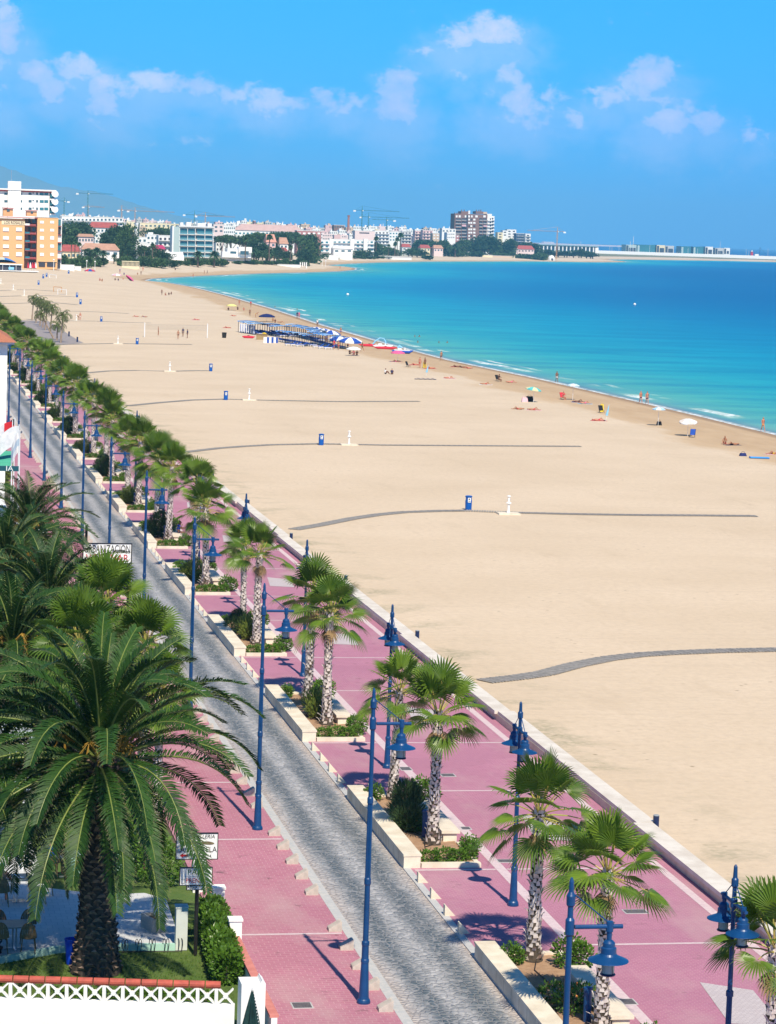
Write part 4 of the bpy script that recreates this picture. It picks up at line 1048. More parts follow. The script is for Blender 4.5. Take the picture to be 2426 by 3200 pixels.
# terrace tables and cane chairs
CANE = mat('cane', (0.30, 0.19, 0.08), (0.18, 0.11, 0.05), 30, .5, .3)
STEEL = mat('steel', (0.55, 0.6, 0.64), (0.45, 0.5, 0.54), 3, .3, 0, spec=.6, metal=.8)
def chair():
    t = thing('cane_chair', 'x', 'chair'); b = MB()
    b.lathe([(.22, .43), (.23, .45), (.22, .47)], 16); b.build('seat', CANE, t)
    b = MB(); n_ = 9
    for i in range(n_):
        f = (i + .5) / n_; x = -.22 + .44 * f; h = .47 + .42 * math.sqrt(max(0, 1 - (2 * f - 1) ** 2)) + .02
        b.box(x - .022, .205, .47, x + .022, .215, h)
    b.tube([(.23 * math.cos(a), .21 + .0 * a, .48 + .44 * math.sin(a)) for a in np.linspace(0, math.pi, 11)], .018, 6); b.build('backrest', CANE, t)
    for sx in (-1, 1):
        for sy in (-1, 1):
            b = MB(); b.tube([(sx * .17, sy * .17, .44), (sx * .21, sy * .22, 0)], .015, 6); b.build('leg', CANE, t)
    return t
ch = Once(chair())
def tab():
    t = thing('terrace_table', 'x', 'table'); b = MB(); b.box(-.45, -.45, .72, .45, .45, .75); b.build('table_top', mat('green_top', (0.20, 0.27, 0.27), (0.16, 0.22, 0.22), 3, .3), t)
    b = MB(); b.tube([(-.05, 0, .72), (-.05, 0, 0)], .025, 8); b.tube([(.05, 0, .72), (.05, 0, 0)], .025, 8); b.box(-.3, -.03, 0, .3, .03, .04); b.box(-.03, -.3, 0, .03, -.031, .04); b.box(-.03, .031, 0, .03, .3, .04); b.build('pedestal', STEEL, t); return t
tb = Once(tab())
def pT(px, py): p = G(px, py, TZ); return (p.x, p.y, TZ)
GC = 'cane chairs on the terrace'
T1 = pT(45, 2965); tb(T1, .1, 'square grey-green table nearest the terrace kerb, empty', 1, 'terrace tables')
ch((T1[0] - .42, T1[1] - .35, TZ), math.pi, 'empty cane chair at the near left of the front table', 1, GC); ch((T1[0] + .38, T1[1] - .40, TZ), math.pi - .1, 'empty cane chair at the near right of the front table', 1, GC)
ch((T1[0] - .40, T1[1] + .75, TZ), 0.1, 'empty cane chair at the far left of the front table', 1, GC); ch((T1[0] + .42, T1[1] + .72, TZ), -.1, 'empty cane chair at the far right of the front table', 1, GC)
T2 = pT(48, 2815); tb(T2, .1, 'square table with plates where the sunburnt man sits', 1, 'terrace tables')
T3 = pT(215, 2740); tb(T3, .1, 'square table behind the huge palm, next to the towel', 1, 'terrace tables')
ch((T2[0] - .45, T2[1] - .55, TZ), math.pi, 'cane chair the sunburnt man sits on', 1, GC); ch((T2[0] + .65, T2[1] - .3, TZ), 1.9, 'cane chair at the right of the table with plates', 1, GC); ch((T2[0] + .9, T2[1] + .6, TZ), .6, 'cane chair in deep shade behind the table with plates', 1, GC)
ch((T3[0] - .6, T3[1] - .1, TZ), -1.5, 'cane chair at the left of the shaded rear table', 1, GC); ch((T3[0] + .45, T3[1] - .55, TZ), 2.8, 'cane chair draped with a striped towel', 1, GC)
b = MB(); 
for (dx, dy) in ((-.2, -.2), (.15, -.1), (0, .2), (.25, .2)): b.lathe([(.05, .001), (.11, .02), (.115, .025)], 14, (T2[0] + dx, T2[1] + dy, TZ + .75))
for i, (dx, dy) in enumerate(((-.2, -.2), (.15, -.1), (0, .2))):
    b = MB(); b.lathe([(.05, 0), (.11, .015), (.115, .02), (.0, .012)], 14); o = b.build('plate', SIGNW, None, (T2[0] + dx, T2[1] + dy, TZ + .752)); o['label'] = ['white plate at the front of the sunburnt man\'s table', 'white plate at the right of the sunburnt man\'s table', 'white plate at the back of the sunburnt man\'s table'][i]; o['category'] = 'plate'
# towel hung over a chair
m = bpy.data.materials.new('striped_towel'); m.use_nodes = True; n, l = nodes_of(m); wvt = n.new('ShaderNodeTexWave'); wvt.inputs['Scale'].default_value = 5; wvt.bands_direction = 'X'
tc = n.new('ShaderNodeTexCoord'); l.new(tc.outputs['Object'], wvt.inputs['Vector']); l.new(mix(n, l, maprange(n, l, wvt.outputs['Fac'], .45, .55), (.02, .09, .42), (.75, .78, .8)), n['Principled BSDF'].inputs['Base Color'])
b = MB(); 
for i in range(9):
    for j in range(6):
        b.v.append((-.22 + .055 * i, .04 * math.sin(i * 1.3) - (.02 * j if j < 3 else .04), .93 - .13 * j)); b.uv.append((0, 0))
for i in range(8):
    for j in range(5): a = i * 6 + j; b.f.append((a, a + 6, a + 7, a + 1)); b.m.append(0)
o = b.build('towel', m, None, (T3[0] + .50, T3[1] - .80, TZ)); o['label'] = 'blue and white striped towel hanging over a cane chair'; o['category'] = 'towel'
SIGN_END = 1

# white and blue canopy with letters, seen under the fronds at the left
q0 = W(-200, 2500, 88.0); q1 = W(140, 2460, 88.0)
t = thing('cafe_awning', 'white and pale blue cafe awning with letters on its scalloped edge', 'awning', (0, 0, 0))
AWN = mat('awning_cloth', (0.52, 0.62, 0.72), (0.44, 0.55, 0.66), 1.0, .8)
zb = 3.1
xa = W(-300, 2540, 86).x; xb = W(95, 2540, 86).x
b = MB(); b.box(xa, 86.0, zb, xb, 90.5, zb + .06); b.box(xa, 90.503, zb + .3, xb + .4, 94.0, zb + .36); b.build('roof_cloth', mat('awning_top', (0.62, 0.66, 0.66), (0.5, 0.56, 0.6), .8, .8), t)
b = MB(); k = 22
for i in range(k):
    x0 = xa + (xb - xa) * i / k; x1 = xa + (xb - xa) * (i + 1) / k; xm = (x0 + x1) / 2
    b.add([(x0, 85.97, zb + .06), (x1, 85.97, zb + .06), (x1, 85.97, zb - .32), (xm, 85.97, zb - .42), (x0, 85.97, zb - .32)], [(0, 1, 2, 3, 4)])
va = b.build('valance', AWN, t)
text('lettering', 'IZ', SIGNW, va, (W(38, 2550, 85.95).x - .1, 85.96, zb - .15), (HP, 0, 0), .42, 1.1, .01)
for (x, y) in ((xa + .2, 86.2), (xb - .2, 86.2), (xb - .1, 93.8), (xa + .2, 93.8)):
    b = MB(); b.tube([(x, y, 0), (x, y, zb)], .04, 8); b.build('post', SIGNW, t)

# the big residential sign over the far side of the palms
YS = 142.0
a = W(262, 1699, YS); c = W(409, 1759, YS)
t = thing('residential_sign', 'white board with black and red capital letters above the palms', 'sign', (0, YS, 0))
b = MB(); b.box(a.x, -.05, c.z, c.x, .02, a.z); o = b.build('board', SIGNW, t)
b = MB(); w_ = .05; b.box(a.x - w_, -.065, c.z - w_, c.x + w_, .03, c.z); b.box(a.x - w_, -.065, a.z, c.x + w_, .03, a.z + w_); b.box(a.x - w_, -.065, c.z, a.x, .03, a.z); b.box(c.x, -.065, c.z, c.x + w_, .03, a.z)
b.build('frame', BLACK, t)
wd = c.x - a.x; hh = a.z - c.z; cx_ = (a.x + c.x) / 2; cz_ = (a.z + c.z) / 2
tx = text('lettering', 'URBANIZACIÓN', BLACK, t, (cx_, -.056, cz_ + hh * .22), (HP, 0, 0), hh * .60, 1, .006); tx.scale[0] = wd * .96 / max(tx.dimensions.x, .1)
tx = text('lettering', 'VORAMAR', RED, t, (cx_, -.056, cz_ - hh * .27), (HP, 0, 0), hh * .56, 1, .006); tx.scale[0] = wd * .9 / max(tx.dimensions.x, .1)
for x in (W(270, 1700, YS).x, c.x - .1):
    b = MB(); b.tube([(x, .06, 0), (x, .06, a.z + (1.0 if x < cx_ else 0))], .07, 8); b.build('post', BLACK, t)

# ------------------------------------------------------------------ cafe and house at the left edge
YC = 208.0
q = W(16, 1500, 190.0); 
t = thing('white_house', 'white rendered house corner with red tiled eaves at the left edge', 'house')
zt_ = W(16, 1075, 190.0).z
b = MB(); b.box(q.x - 9, 190, -.1, q.x, 204, zt_); wl = b.build('wall', WHITEP, t)
b = MB(); b.box(q.x - 9.6, 189.4, zt_ + .003, q.x + .45, 204.5, zt_ + .15); b.build('eaves', WHITEP, t)
b = MB(); rz = zt_ + .155
TILE = mat('roof_tiles', (0.50, 0.20, 0.11), (0.36, 0.13, 0.08), 14, .9, .6, 30)
b.add([(q.x - 9.8, 189.2, rz), (q.x + .6, 189.2, rz), (q.x - 3.0, 197, rz + 2.0), (q.x - 9.8, 197, rz + 2.0), (q.x + .6, 204.8, rz), (q.x - 9.8, 204.8, rz)], [(0, 1, 2, 3), (1, 4, 2), (3, 2, 4, 5)])
b.build('roof', TILE, t)
b = MB(); b.box(q.x - .002, 191, 5.0, q.x + .03, 192.4, 6.6); b.build('window', mat('dark_pane', (0.05, 0.09, 0.12), (0.03, 0.06, 0.09), 2, .15, spec=.6), t)
GAW = mat('green_awning', (0.08, 0.42, 0.27), (0.06, 0.33, 0.21), 2, .8)
TEAL = mat('teal_board', (0.015, 0.10, 0.13), (0.01, 0.08, 0.11), 2, .6)
YC = 168.0
t = thing('cafe_terrace', 'cafe terrace with green awning and dark teal letter board at the left edge', 'cafe')
a = W(-60, 1455, YC); c = W(61, 1473, YC)
b = MB(); b.box(a.x, YC, c.z, c.x, YC + .1, a.z); bd = b.build('letter_board', TEAL, t)
text('lettering', 'IA', SIGNW, bd, (W(42, 1464, YC).x - 0, YC - .01, (a.z + c.z) / 2), (HP, 0, 0), .45, 1.15, .01, align='RIGHT')
b = MB(); a0 = W(-60, 1454, YC + .3); c0 = W(34, 1454, YC + .3); h0 = W(12, 1409, YC + 5)
b.add([(a0.x, YC + .3, a0.z), (c0.x, YC + .3, a0.z), (h0.x + .6, YC + 5, h0.z), (a0.x, YC + 5, h0.z), (a0.x, YC + .3, a0.z - .05), (c0.x, YC + .3, a0.z - .05), (h0.x + .6, YC + 5, h0.z - .05), (a0.x, YC + 5, h0.z - .05)], [(0, 1, 2, 3), (4, 7, 6, 5), (0, 4, 5, 1), (1, 5, 6, 2)])
b.build('awning', GAW, t)
b = MB(); b.box(a.x, YC + 5.2, 0, W(30, 1400, YC + 5).x, YC + 12, 2.6); b.build('room', WHITEP, t)
for i in range(3):
    x = W(64 + 5 * i - 40 * 0, 1500, YC).x; y = YC - 1.0 + i * 6.5
    xx_ = 10.25
    b = MB(); b.box(xx_ - .25, y, 0, xx_ + .05, y + 2.2, 2.6); b.build('pillar', WHITEP, t)
b = MB()
for i in range(30):
    y = YC - 1 + i * .8; b.box(10.12, y + .3, 0, 10.17, y + .36, 1.1)
b.box(10.1, YC - 1, 1.1, 10.2, YC + 26, 1.18); b.box(10.1, YC - 1, .55, 10.18, YC + 26, .6); b.build('railing', WHITEP, t)
# flags
def flag(px, pyt, Y, lab, mats, sw, pole_h, kind):
    top = W(px, pyt, Y); t = thing('flag', lab, 'flag', (top.x, Y, 0))
    b = MB(); b.tube([(0, 0, 0), (0, 0, top.z)], [.05, .03], 6); b.build('pole', SIGNW, t)
    b = MB(); nx = 8; L_ = 1.7; hh = 1.25
    for i in range(nx + 1):
        for j in range(4):
            u = i / nx; b.v.append((sw * L_ * u * .85, .12 * math.sin(u * 7), top.z - .1 - hh * j / 3 - u * u * 1.0)); b.uv.append((0, 0))
    for i in range(nx):
        for j in range(3):
            k = i * 4 + j; b.f.append((k, k + 4, k + 5, k + 1)); b.m.append(j % len(mats) if kind == 'h' else min(i * len(mats) // nx, len(mats) - 1))
    b.build('cloth', mats, t)
YEL = mat('yellow_cloth', (0.75, 0.5, 0.02), (0.65, 0.42, 0.02), 3)
WCL = mat('white_cloth', (0.75, 0.75, 0.75), (0.6, 0.62, 0.64), 3)
RCL = mat('red_cloth', (0.6, 0.02, 0.03), (0.5, 0.02, 0.03), 3)
KCL = mat('black_cloth', (0.02, 0.02, 0.03), (0.02, 0.02, 0.02), 3); 
BCL = mat('blue_cloth', (0.02, 0.06, 0.3), (0.02, 0.05, 0.25), 3)
flag(60, 1326, 170, 'large white flag blowing to the left on the nearest pole', [WCL], -1, 5, 'h')
flag(47, 1305, 182, 'black red and yellow striped flag behind the white one', [KCL, RCL, YEL], -.5, 5, 'h')
flag(40, 1313, 179, 'blue white and red flag beside the striped one', [RCL, WCL, BCL], -1, 5, 'v')
flag(63, 1344, 164, 'small pale flag hanging down the second pole', [WCL, mat('pale_blue_cloth', (0.4, 0.5, 0.6), (0.4, 0.5, 0.6), 3)], -.35, 5, 'h')
b = None
hedge('hedge', 'tall reedy green plant between the white house and the road', [(9.3, 215 + 1.2 * i, 1.3, .9, 1.2, 1.6) for i in range(6)], 41, .5, .05, G_YEL, 500)

# ------------------------------------------------------------------ beach equipment
SLAT = mat('slat_grey', (0.33, 0.31, 0.29), (0.22, 0.21, 0.20), 6, .9, .3)
def boardwalk(lab, pxs, wd=1.0):
    pts = [gp(*p) for p in pxs]; b = MB(); acc = 0.0
    for i in range(len(pts) - 1):
        a, c = pts[i], pts[i + 1]; d = c - a; L = d.length; d.normalize(); nrm = Vector((-d.y, d.x, 0)); k = max(1, int(L / .19))
        for j in range(k):
            p = a + d * (L * (j + .5) / k); z = p.z + .07 + .006 * math.sin(j * 2.1)
            h = .068 + .004 * math.sin(j * 3.7)
            vs = [p - d * h - nrm * wd / 2, p + d * h - nrm * wd / 2, p + d * h + nrm * wd / 2, p - d * h + nrm * wd / 2]
            b.add([(v.x, v.y, z - .04) for v in vs] + [(v.x, v.y, z) for v in vs], [(4, 5, 6, 7), (0, 1, 5, 4), (1, 2, 6, 5), (2, 3, 7, 6), (3, 0, 4, 7)])
    o = b.build('boardwalk', SLAT); o['label'] = lab; o['category'] = 'boardwalk'; o['group'] = 'slatted paths across the sand'
boardwalk('broad slatted wooden path nearest the camera, running off at the right', [(1512, 2131), (1620, 2119), (1700, 2107), (1800, 2080), (1900, 2060), (2000, 2048), (2100, 2042), (2250, 2036), (2440, 2032)], 1.15)
boardwalk('second slatted path, with the large blue bin and white shower beside it', [(918, 1656), (1000, 1642), (1100, 1622), (1180, 1610), (1260, 1602), (1370, 1598), (1456, 1597), (1600, 1603), (1800, 1608), (2000, 1611), (2180, 1612), (2365, 1614)], .95)
boardwalk('third slatted path from the camera, past a blue bin', [(580, 1414), (680, 1402), (760, 1396), (850, 1391), (1000, 1388), (1200, 1392), (1500, 1394), (1815, 1396)], .85)
boardwalk('fourth slatted path from the camera', [(400, 1269), (500, 1259), (600, 1251), (704, 1248), (850, 1252), (1060, 1256), (1310, 1255)], .85)
boardwalk('fifth slatted path, starting at the fan palms', [(270, 1166), (340, 1160), (430, 1158), (530, 1161), (610, 1159), (650, 1159)], .8)
boardwalk('sixth slatted path, by the tall thin palms', [(150, 1078), (250, 1076), (350, 1074), (430, 1075), (600, 1077)], .8)
boardwalk('seventh slatted path, behind the bending bather', [(200, 1003), (300, 1004), (400, 1008), (473, 1010)], .8)
boardwalk('eighth slatted path, left of the leaning palms', [(190, 972), (300, 975), (403, 980)], .8)
boardwalk('ninth slatted path ending near the second blue bin of a pair', [(-20, 950), (60, 948), (160, 945), (243, 953)], .8)
boardwalk('tenth slatted path ending at a blue bin', [(-20, 928), (60, 925), (150, 924), (237, 928)], .8)
boardwalk('farthest slatted path, towards the goals', [(-20, 909), (60, 906), (110, 906), (170, 910)], .8)

def bin_proto():
    t = thing('beach_bin', 'x', 'bin')
    b = MB(); b.lathe([(.24, 0), (.25, .03), (.265, .72), (.25, .76)], 20); b.build('drum', mat('beach_bin_blue', (0.004, 0.10, 0.42), (0.004, 0.08, 0.36), 3, .4), t, smooth=False)
    b = MB(); b.lathe([(.25, .762), (.235, .80), (.235, 1.0), (.275, 1.02), (.275, 1.10), (.20, 1.13), (0, 1.14)], 20); b.build('hood', mat('beach_bin_blue', (0, 0, 0)), t)
    b = MB(); b.box(-.09, -.29, .62, .13, -.262, .98); s = b.build('sticker', SIGNW, t)
    b = MB(); b.box(-.03, -.297, .80, .05, -.2905, .93); b.box(-.05, -.297, .68, .09, -.2905, .72); b.build('pictogram', BLACK, s)
    return t
bn_ = Once(bin_proto())
BN = [(1464, 1594, 'large blue beach bin nearest the camera, by the second slatted path'), (1004, 1391, 'blue beach bin second nearest, beside the third path'), (706, 1250, 'blue beach bin on the fourth path'),
      (659, 1160, 'blue beach bin on the fifth path'), (429, 1076, 'blue beach bin left of the volleyball court'), (317, 1005, 'blue beach bin right of the bending bather'), (252, 951, 'nearer blue bin of the pair beyond the tall thin palms'),
      (241, 929, 'farther blue bin of the pair beyond the tall thin palms'), (121, 890, 'blue beach bin alone on the sand left of the goals'), (135.5, 870, 'left blue bin before the orange apartment block'), (146, 865, 'blue bin just right of another before the orange block'), (215, 855, 'blue bin near the parked dark car')]
for px, py, lb_ in BN: p = gp(px, py); bn_(p, -.1, lb_, 1.0 if py > 1000 else 1.15, 'blue beach bins')
t = thing('black_bin', 'squat black rubbish bin on the sand right of the volleyball court', 'bin', gp(701, 1056))
b = MB(); b.lathe([(.38, 0), (.46, .95), (.5, .97), (.5, 1.05), (0, 1.1)], 14); b.build('body', BLACK, t)
def shower():
    t = thing('beach_shower', 'x', 'shower')
    b = MB(); b.lathe([(.13, .12), (.12, .2), (.095, .25), (.085, .80), (.21, .84), (.21, .90), (.10, .94), (.085, 1.02), (.085, 1.30), (.12, 1.34), (.16, 1.37), (.16, 1.42), (.06, 1.45), (0, 1.46)], 16); b.build('column', WHITEP, t)
    for s in (-1, 1):
        b = MB(); b.tube([(s * .08, 0, 1.1), (s * .15, 0, 1.1)], .02, 6); b.build('tap', STEEL, t)
    b = MB(); b.box(-.85, -.6, 0, .85, .6, .12); b.build('slab', CREAM, t)
    return t
sh_ = Once(shower())
SHL = [(1589, 1607), (1091, 1391), (779, 1251), (531, 1161), (369, 1075), (239, 1003), (118, 944), (76, 925), (42, 907), (3, 888)]
for i, (px, py) in enumerate(SHL):
    sh_(gp(px, py), 0, f'{ordw(i)} white foot shower column on a cream slab, counting from the camera', 1.0 if i < 6 else 1.2, 'white showers along the beach')
# damp dark sand round the showers is worn ground: thin discs of wet sand
# volleyball
WN = mat('white_post', (0.8, 0.8, 0.8), (0.75, 0.75, 0.75), 3)
t = thing('volleyball_net', 'volleyball net between two white posts on the sand', 'net')
A_, B2 = gp(452, 1053), gp(648, 1056)
for p in (A_, B2): b = MB(); b.tube([tuple(p), (p.x, p.y, p.z + 2.75)], .09, 8); b.build('post', WN, t)
b = MB(); d = (B2 - A_); 
for k in range(5): b.tube([(A_.x, A_.y, A_.z + 1.5 + .22 * k), (B2.x, B2.y, B2.z + 1.5 + .22 * k)], .012 if k < 4 else .025, 3)
for k in range(60): p = A_ + d * (k / 59); b.tube([(p.x, p.y, p.z + 1.5), (p.x, p.y, p.z + 2.38)], .007, 3)
b.build('net', mat('net_cord', (0.4, 0.38, 0.36), (0.35, 0.33, 0.3), 3), t)
def goal(x0, x1, yt, yb, lab, m):
    a, c = gp(x0, yb), gp(x1, yb + 2); h = (yb - yt) * (a.y / F_) ; t = thing('goal_frame', lab, 'goal')
    b = MB(); r = .09
    b.tube([tuple(a), (a.x, a.y, a.z + h), (c.x, c.y, c.z + h), tuple(c)], r, 6); b.build('frame', m, t)
    b = MB(); b.tube([(a.x, a.y, a.z), (a.x, a.y + 1.2, a.z)], r * .7, 5); b.tube([(c.x, c.y, c.z), (c.x, c.y + 1.2, c.z)], r * .7, 5); b.tube([(a.x, a.y + 1.2, a.z), (c.x, c.y + 1.2, c.z)], r * .7, 5)
    b.build('ground_bar', m, t)
goal(168, 193, 896, 911, 'orange-brown goal frame on the far sand', mat('goal_orange', (0.6, 0.28, 0.08), (0.5, 0.2, 0.05), 3))
goal(181, 208, 904, 920, 'white goal frame just before the orange one', WN)
goal(155, 176, 858, 868, 'white goal frame close to the orange apartment block', WN)
p = gp(97, 866)
# grey paved clearing with posts and leaning feather palms
pts = [gp(*q) for q in [(30, 1003), (150, 1003), (180, 1020), (215, 1045), (250, 1066), (262, 1072), (200, 1078), (140, 1078), (95, 1050), (40, 1025)]]
b = MB(); b.add([(p.x, p.y, .012) for p in pts], [tuple(range(len(pts)))]); structure(b.build('grey_paved_ground', mat('grey_gravel', (0.34, 0.29, 0.29), (0.24, 0.22, 0.21), 1.2, .95, .6)))
for i, (px, py) in enumerate([(193, 1035), (216, 1051), (242, 1069), (125, 1069), (96, 1046)]):
    t = thing('dark_post', f'dark square post at the edge of the grey clearing, {ordw(i)} by distance along it', 'post', gp(px, py), group='posts round the grey clearing')
    b = MB(); b.box(-.14, -.14, 0, .14, .14, .85); b.build('shaft', DBLUE, t); b = MB(); b.box(-.15, -.15, .852, .15, .15, .92); b.build('cap', BLACK, t)
FLEAF = leafmat('feather_leaf', (0.05, 0.09, 0.025), (0.14, 0.16, 0.05), (0.35, 0.25, 0.12), .25, .5, .7)
def feather_palm(seed, Ht, lean):
    rg = random.Random(seed); t = thing('feather_palm', 'x', 'palm tree')
    b = MB(); b.tube([(lean * (z / Ht) ** 1.0, 0, z) for z in np.linspace(0, Ht, 6)], np.linspace(.17, .10, 6).tolist(), 8); b.build('trunk', mat('thin_trunk', (0.36, 0.27, 0.20), (0.25, 0.18, 0.13), 5, .9, .4), t)
    b = MB(); top = Vector((lean, 0, Ht))
    for i in range(15):
        az = i * 2.4 + rg.uniform(-.2, .2); el = math.radians(80 - 75 * i / 14)
        date_frond(b, top, az * .35 + .2, el, rg.uniform(1.5, 2.2), rg, 26, droop=1.5, leafl=.48)
    for i in range(5): date_frond(b, top, rg.uniform(0, 6.28), rg.uniform(-.6, .9), rg.uniform(1.1, 1.7), rg, 20, droop=1.8, leafl=.4)
    b.build('crown', [FLEAF, RACH], t); return t
fpA = Once(feather_palm(51, 4.6, .3)); fpB = Once(feather_palm(52, 4.3, -2.4)); fpC = Once(feather_palm(53, 2.6, .1))
for i, (px, py, f, sc, lab) in enumerate([(100, 1001, fpA, 1.0, 'farthest left thin palm of the windblown clump'), (113, 1009, fpA, .98, 'second thin palm from the left in the windblown clump'), (125, 1018, fpA, 1.02, 'third thin palm from the left in the windblown clump'), (134, 1024, fpA, .95, 'fourth thin palm, in the middle of the windblown clump'),
      (142, 1031, fpA, 1.0, 'fifth thin palm, right of the middle in the windblown clump'), (157, 1042, fpA, 1.0, 'sixth thin palm beside the leaning trunk'), (169, 1059, fpB, 1.0, 'palm with a strongly leaning trunk in the windblown clump'), (178, 1064, fpC, 1.0, 'shortest palm of the windblown clump'), (190, 1071, fpA, 1.02, 'nearest thin palm, at the right of the windblown clump')]):
    f(gp(px, py), rnd.uniform(-.2, .3), lab, sc, 'thin windblown palms on the sand')

# ------------------------------------------------------------------ people
def skin(name, joints, edges, m, parent=None, lv=1):
    me = bpy.data.meshes.new(name); keys = list(joints); idx = {k: i for i, k in enumerate(keys)}
    me.from_pydata([joints[k][0] for k in keys], [(idx[a], idx[b]) for a, b in edges], [])
    o = bpy.data.objects.new(name, me); COL.objects.link(o)
    md = o.modifiers.new('s', 'SKIN'); md.use_smooth_shade = True
    for i, k in enumerate(keys):
        r = joints[k][1]; me.skin_vertices[0].data[i].radius = (r, r) if isinstance(r, float) else r
        me.skin_vertices[0].data[i].use_root = (i == 0)
    if lv: sb = o.modifiers.new('d', 'SUBSURF'); sb.levels = lv
    dg = bpy.context.evaluated_depsgraph_get(); dg.update()
    nm = bpy.data.meshes.new_from_object(o.evaluated_get(dg)); bpy.data.objects.remove(o)
    nm.materials.clear(); nm.materials.append(m); nm.name = name
    ob = bpy.data.objects.new(name, nm); COL.objects.link(ob)
    if parent: ob.parent = parent
    return ob
SKINM = mat('skin_tanned', (0.42, 0.20, 0.11), (0.36, 0.165, 0.09), 3, .5)
SKINS = [SKINM, mat('skin_red', (0.52, 0.22, 0.14), (0.46, 0.18, 0.11), 3, .5), mat('skin_dark', (0.24, 0.11, 0.065), (0.2, 0.09, 0.05), 3, .5)]
HAIRM = mat('hair_dark', (0.03, 0.018, 0.012), (0.05, 0.03, 0.02), 8, .7)
POSES = {}
def P3(*a): return Vector(a)
def body_pose(kind):
    """joint positions of a 1.72 m figure facing -y"""
    J = {}
    if kind in ('stand', 'walk', 'bend'):
        hip = P3(0, 0, .92); bendf = 1.15 if kind == 'bend' else 0.0
        def up(z, y=0.0, x=0.0):
            h = z - .92; return P3(x, -h * math.sin(bendf) + y, .92 + h * math.cos(bendf))
        J['pelvis'] = (hip, (.155, .105)); J['waist'] = (up(1.10), (.125, .09)); J['chest'] = (up(1.30), (.155, .11)); J['neckb'] = (up(1.44), (.075, .07)); J['neck'] = (up(1.51), .052)
        J['headb'] = (up(1.57, -.015), .072); J['headm'] = (up(1.64, -.02), .095); J['headt'] = (up(1.71, -.01), .070); J['nose'] = (up(1.615, -.115), .014)
        for s, n_ in ((-1, 'l'), (1, 'r')):
            sw = {'stand': .04, 'walk': .22, 'bend': .03}[kind] * s
            J['sh' + n_] = (up(1.41, 0, s * .17), .055)
            if kind == 'bend':
                e = up(1.35, -.05, s * .2) + P3(0, -.02, -.24); ha = e + P3(0, -.06, -.24)
            else:
                e = P3(s * .235, sw * .45 + .02, 1.13); ha = P3(s * .25, sw * 1.1 - .06, .89)
            J['el' + n_] = (e, .038); J['wr' + n_] = (ha, .026); d = (ha - e).normalized()
            J['pa' + n_] = (ha + d * .06, (.038, .018))
            for q in range(4): J[f'fi{q}' + n_] = (ha + d * (.155 - .012 * abs(q - 1)) + P3(0, (q - 1.5) * .019, 0), .009)
            J['th' + n_] = (ha + d * .07 + P3(0, -.045, 0), .010)
            J['hj' + n_] = (P3(s * .09, 0, .86), .085); kn = P3(s * .10, -sw - .03, .49); an = P3(s * .105, -sw * .4 + (.24 if (kind == 'walk' and s > 0) else 0) * 1.0 - (.0), .09)
            if kind == 'walk': an = P3(s * .10, -.30 if s > 0 else .30, .09 if s > 0 else .15); kn = P3(s * .10, -.19 if s > 0 else .06, .50)
            J['kn' + n_] = (kn, .058); J['ca' + n_] = (kn.lerp(an, .35) + P3(0, .02, 0), .055); J['an' + n_] = (an, .034); J['to' + n_] = (an + P3(0, -.15, -.055 if not (kind == 'walk' and s < 0) else -.11), (.035, .025))
    elif kind == 'sit':
        b0 = .10
        J['pelvis'] = (P3(0, 0, b0), (.155, .105)); J['waist'] = (P3(0, .05, b0 + .18), (.125, .09)); J['chest'] = (P3(0, .02, b0 + .38), (.155, .11)); J['neckb'] = (P3(0, -.02, b0 + .51), (.075, .07)); J['neck'] = (P3(0, -.04, b0 + .57), .052)
        J['headb'] = (P3(0, -.07, b0 + .63), .072); J['headm'] = (P3(0, -.08, b0 + .70), .095); J['headt'] = (P3(0, -.07, b0 + .77), .07); J['nose'] = (P3(0, -.18, b0 + .675), .014)
        for s, n_ in ((-1, 'l'), (1, 'r')):
            J['sh' + n_] = (P3(s * .17, 0, b0 + .48), .055); e = P3(s * .25, -.16, b0 + .28); ha = P3(s * .16, -.36, b0 + .30)
            J['el' + n_] = (e, .038); J['wr' + n_] = (ha, .026); d = (ha - e).normalized(); J['pa' + n_] = (ha + d * .06, (.038, .018))
            for q in range(4): J[f'fi{q}' + n_] = (ha + d * .145 + P3(0, 0, (q - 1.5) * .019), .009)
            J['th' + n_] = (ha + d * .07 + P3(0, 0, .045), .010)
            J['hj' + n_] = (P3(s * .09, -.05, b0), .085); kn = P3(s * .12, -.42, b0 + .36); an = P3(s * .10, -.68, .08)
            J['kn' + n_] = (kn, .058); J['ca' + n_] = (kn.lerp(an, .35) + P3(0, .02, -.02), .055); J['an' + n_] = (an, .034); J['to' + n_] = (an + P3(0, -.15, -.045), (.035, .025))
    elif kind == 'chairsit':
        b0 = .52
        J['pelvis'] = (P3(0, 0, b0), (.155, .105)); J['waist'] = (P3(0, -.02, b0 + .18), (.13, .10)); J['chest'] = (P3(0, -.05, b0 + .38), (.165, .12)); J['neckb'] = (P3(0, -.09, b0 + .51), (.08, .07)); J['neck'] = (P3(0, -.11, b0 + .57), .055)
        J['headb'] = (P3(0, -.14, b0 + .63), .072); J['headm'] = (P3(0, -.15, b0 + .70), .095); J['headt'] = (P3(0, -.14, b0 + .77), .07); J['nose'] = (P3(0, -.25, b0 + .675), .014)
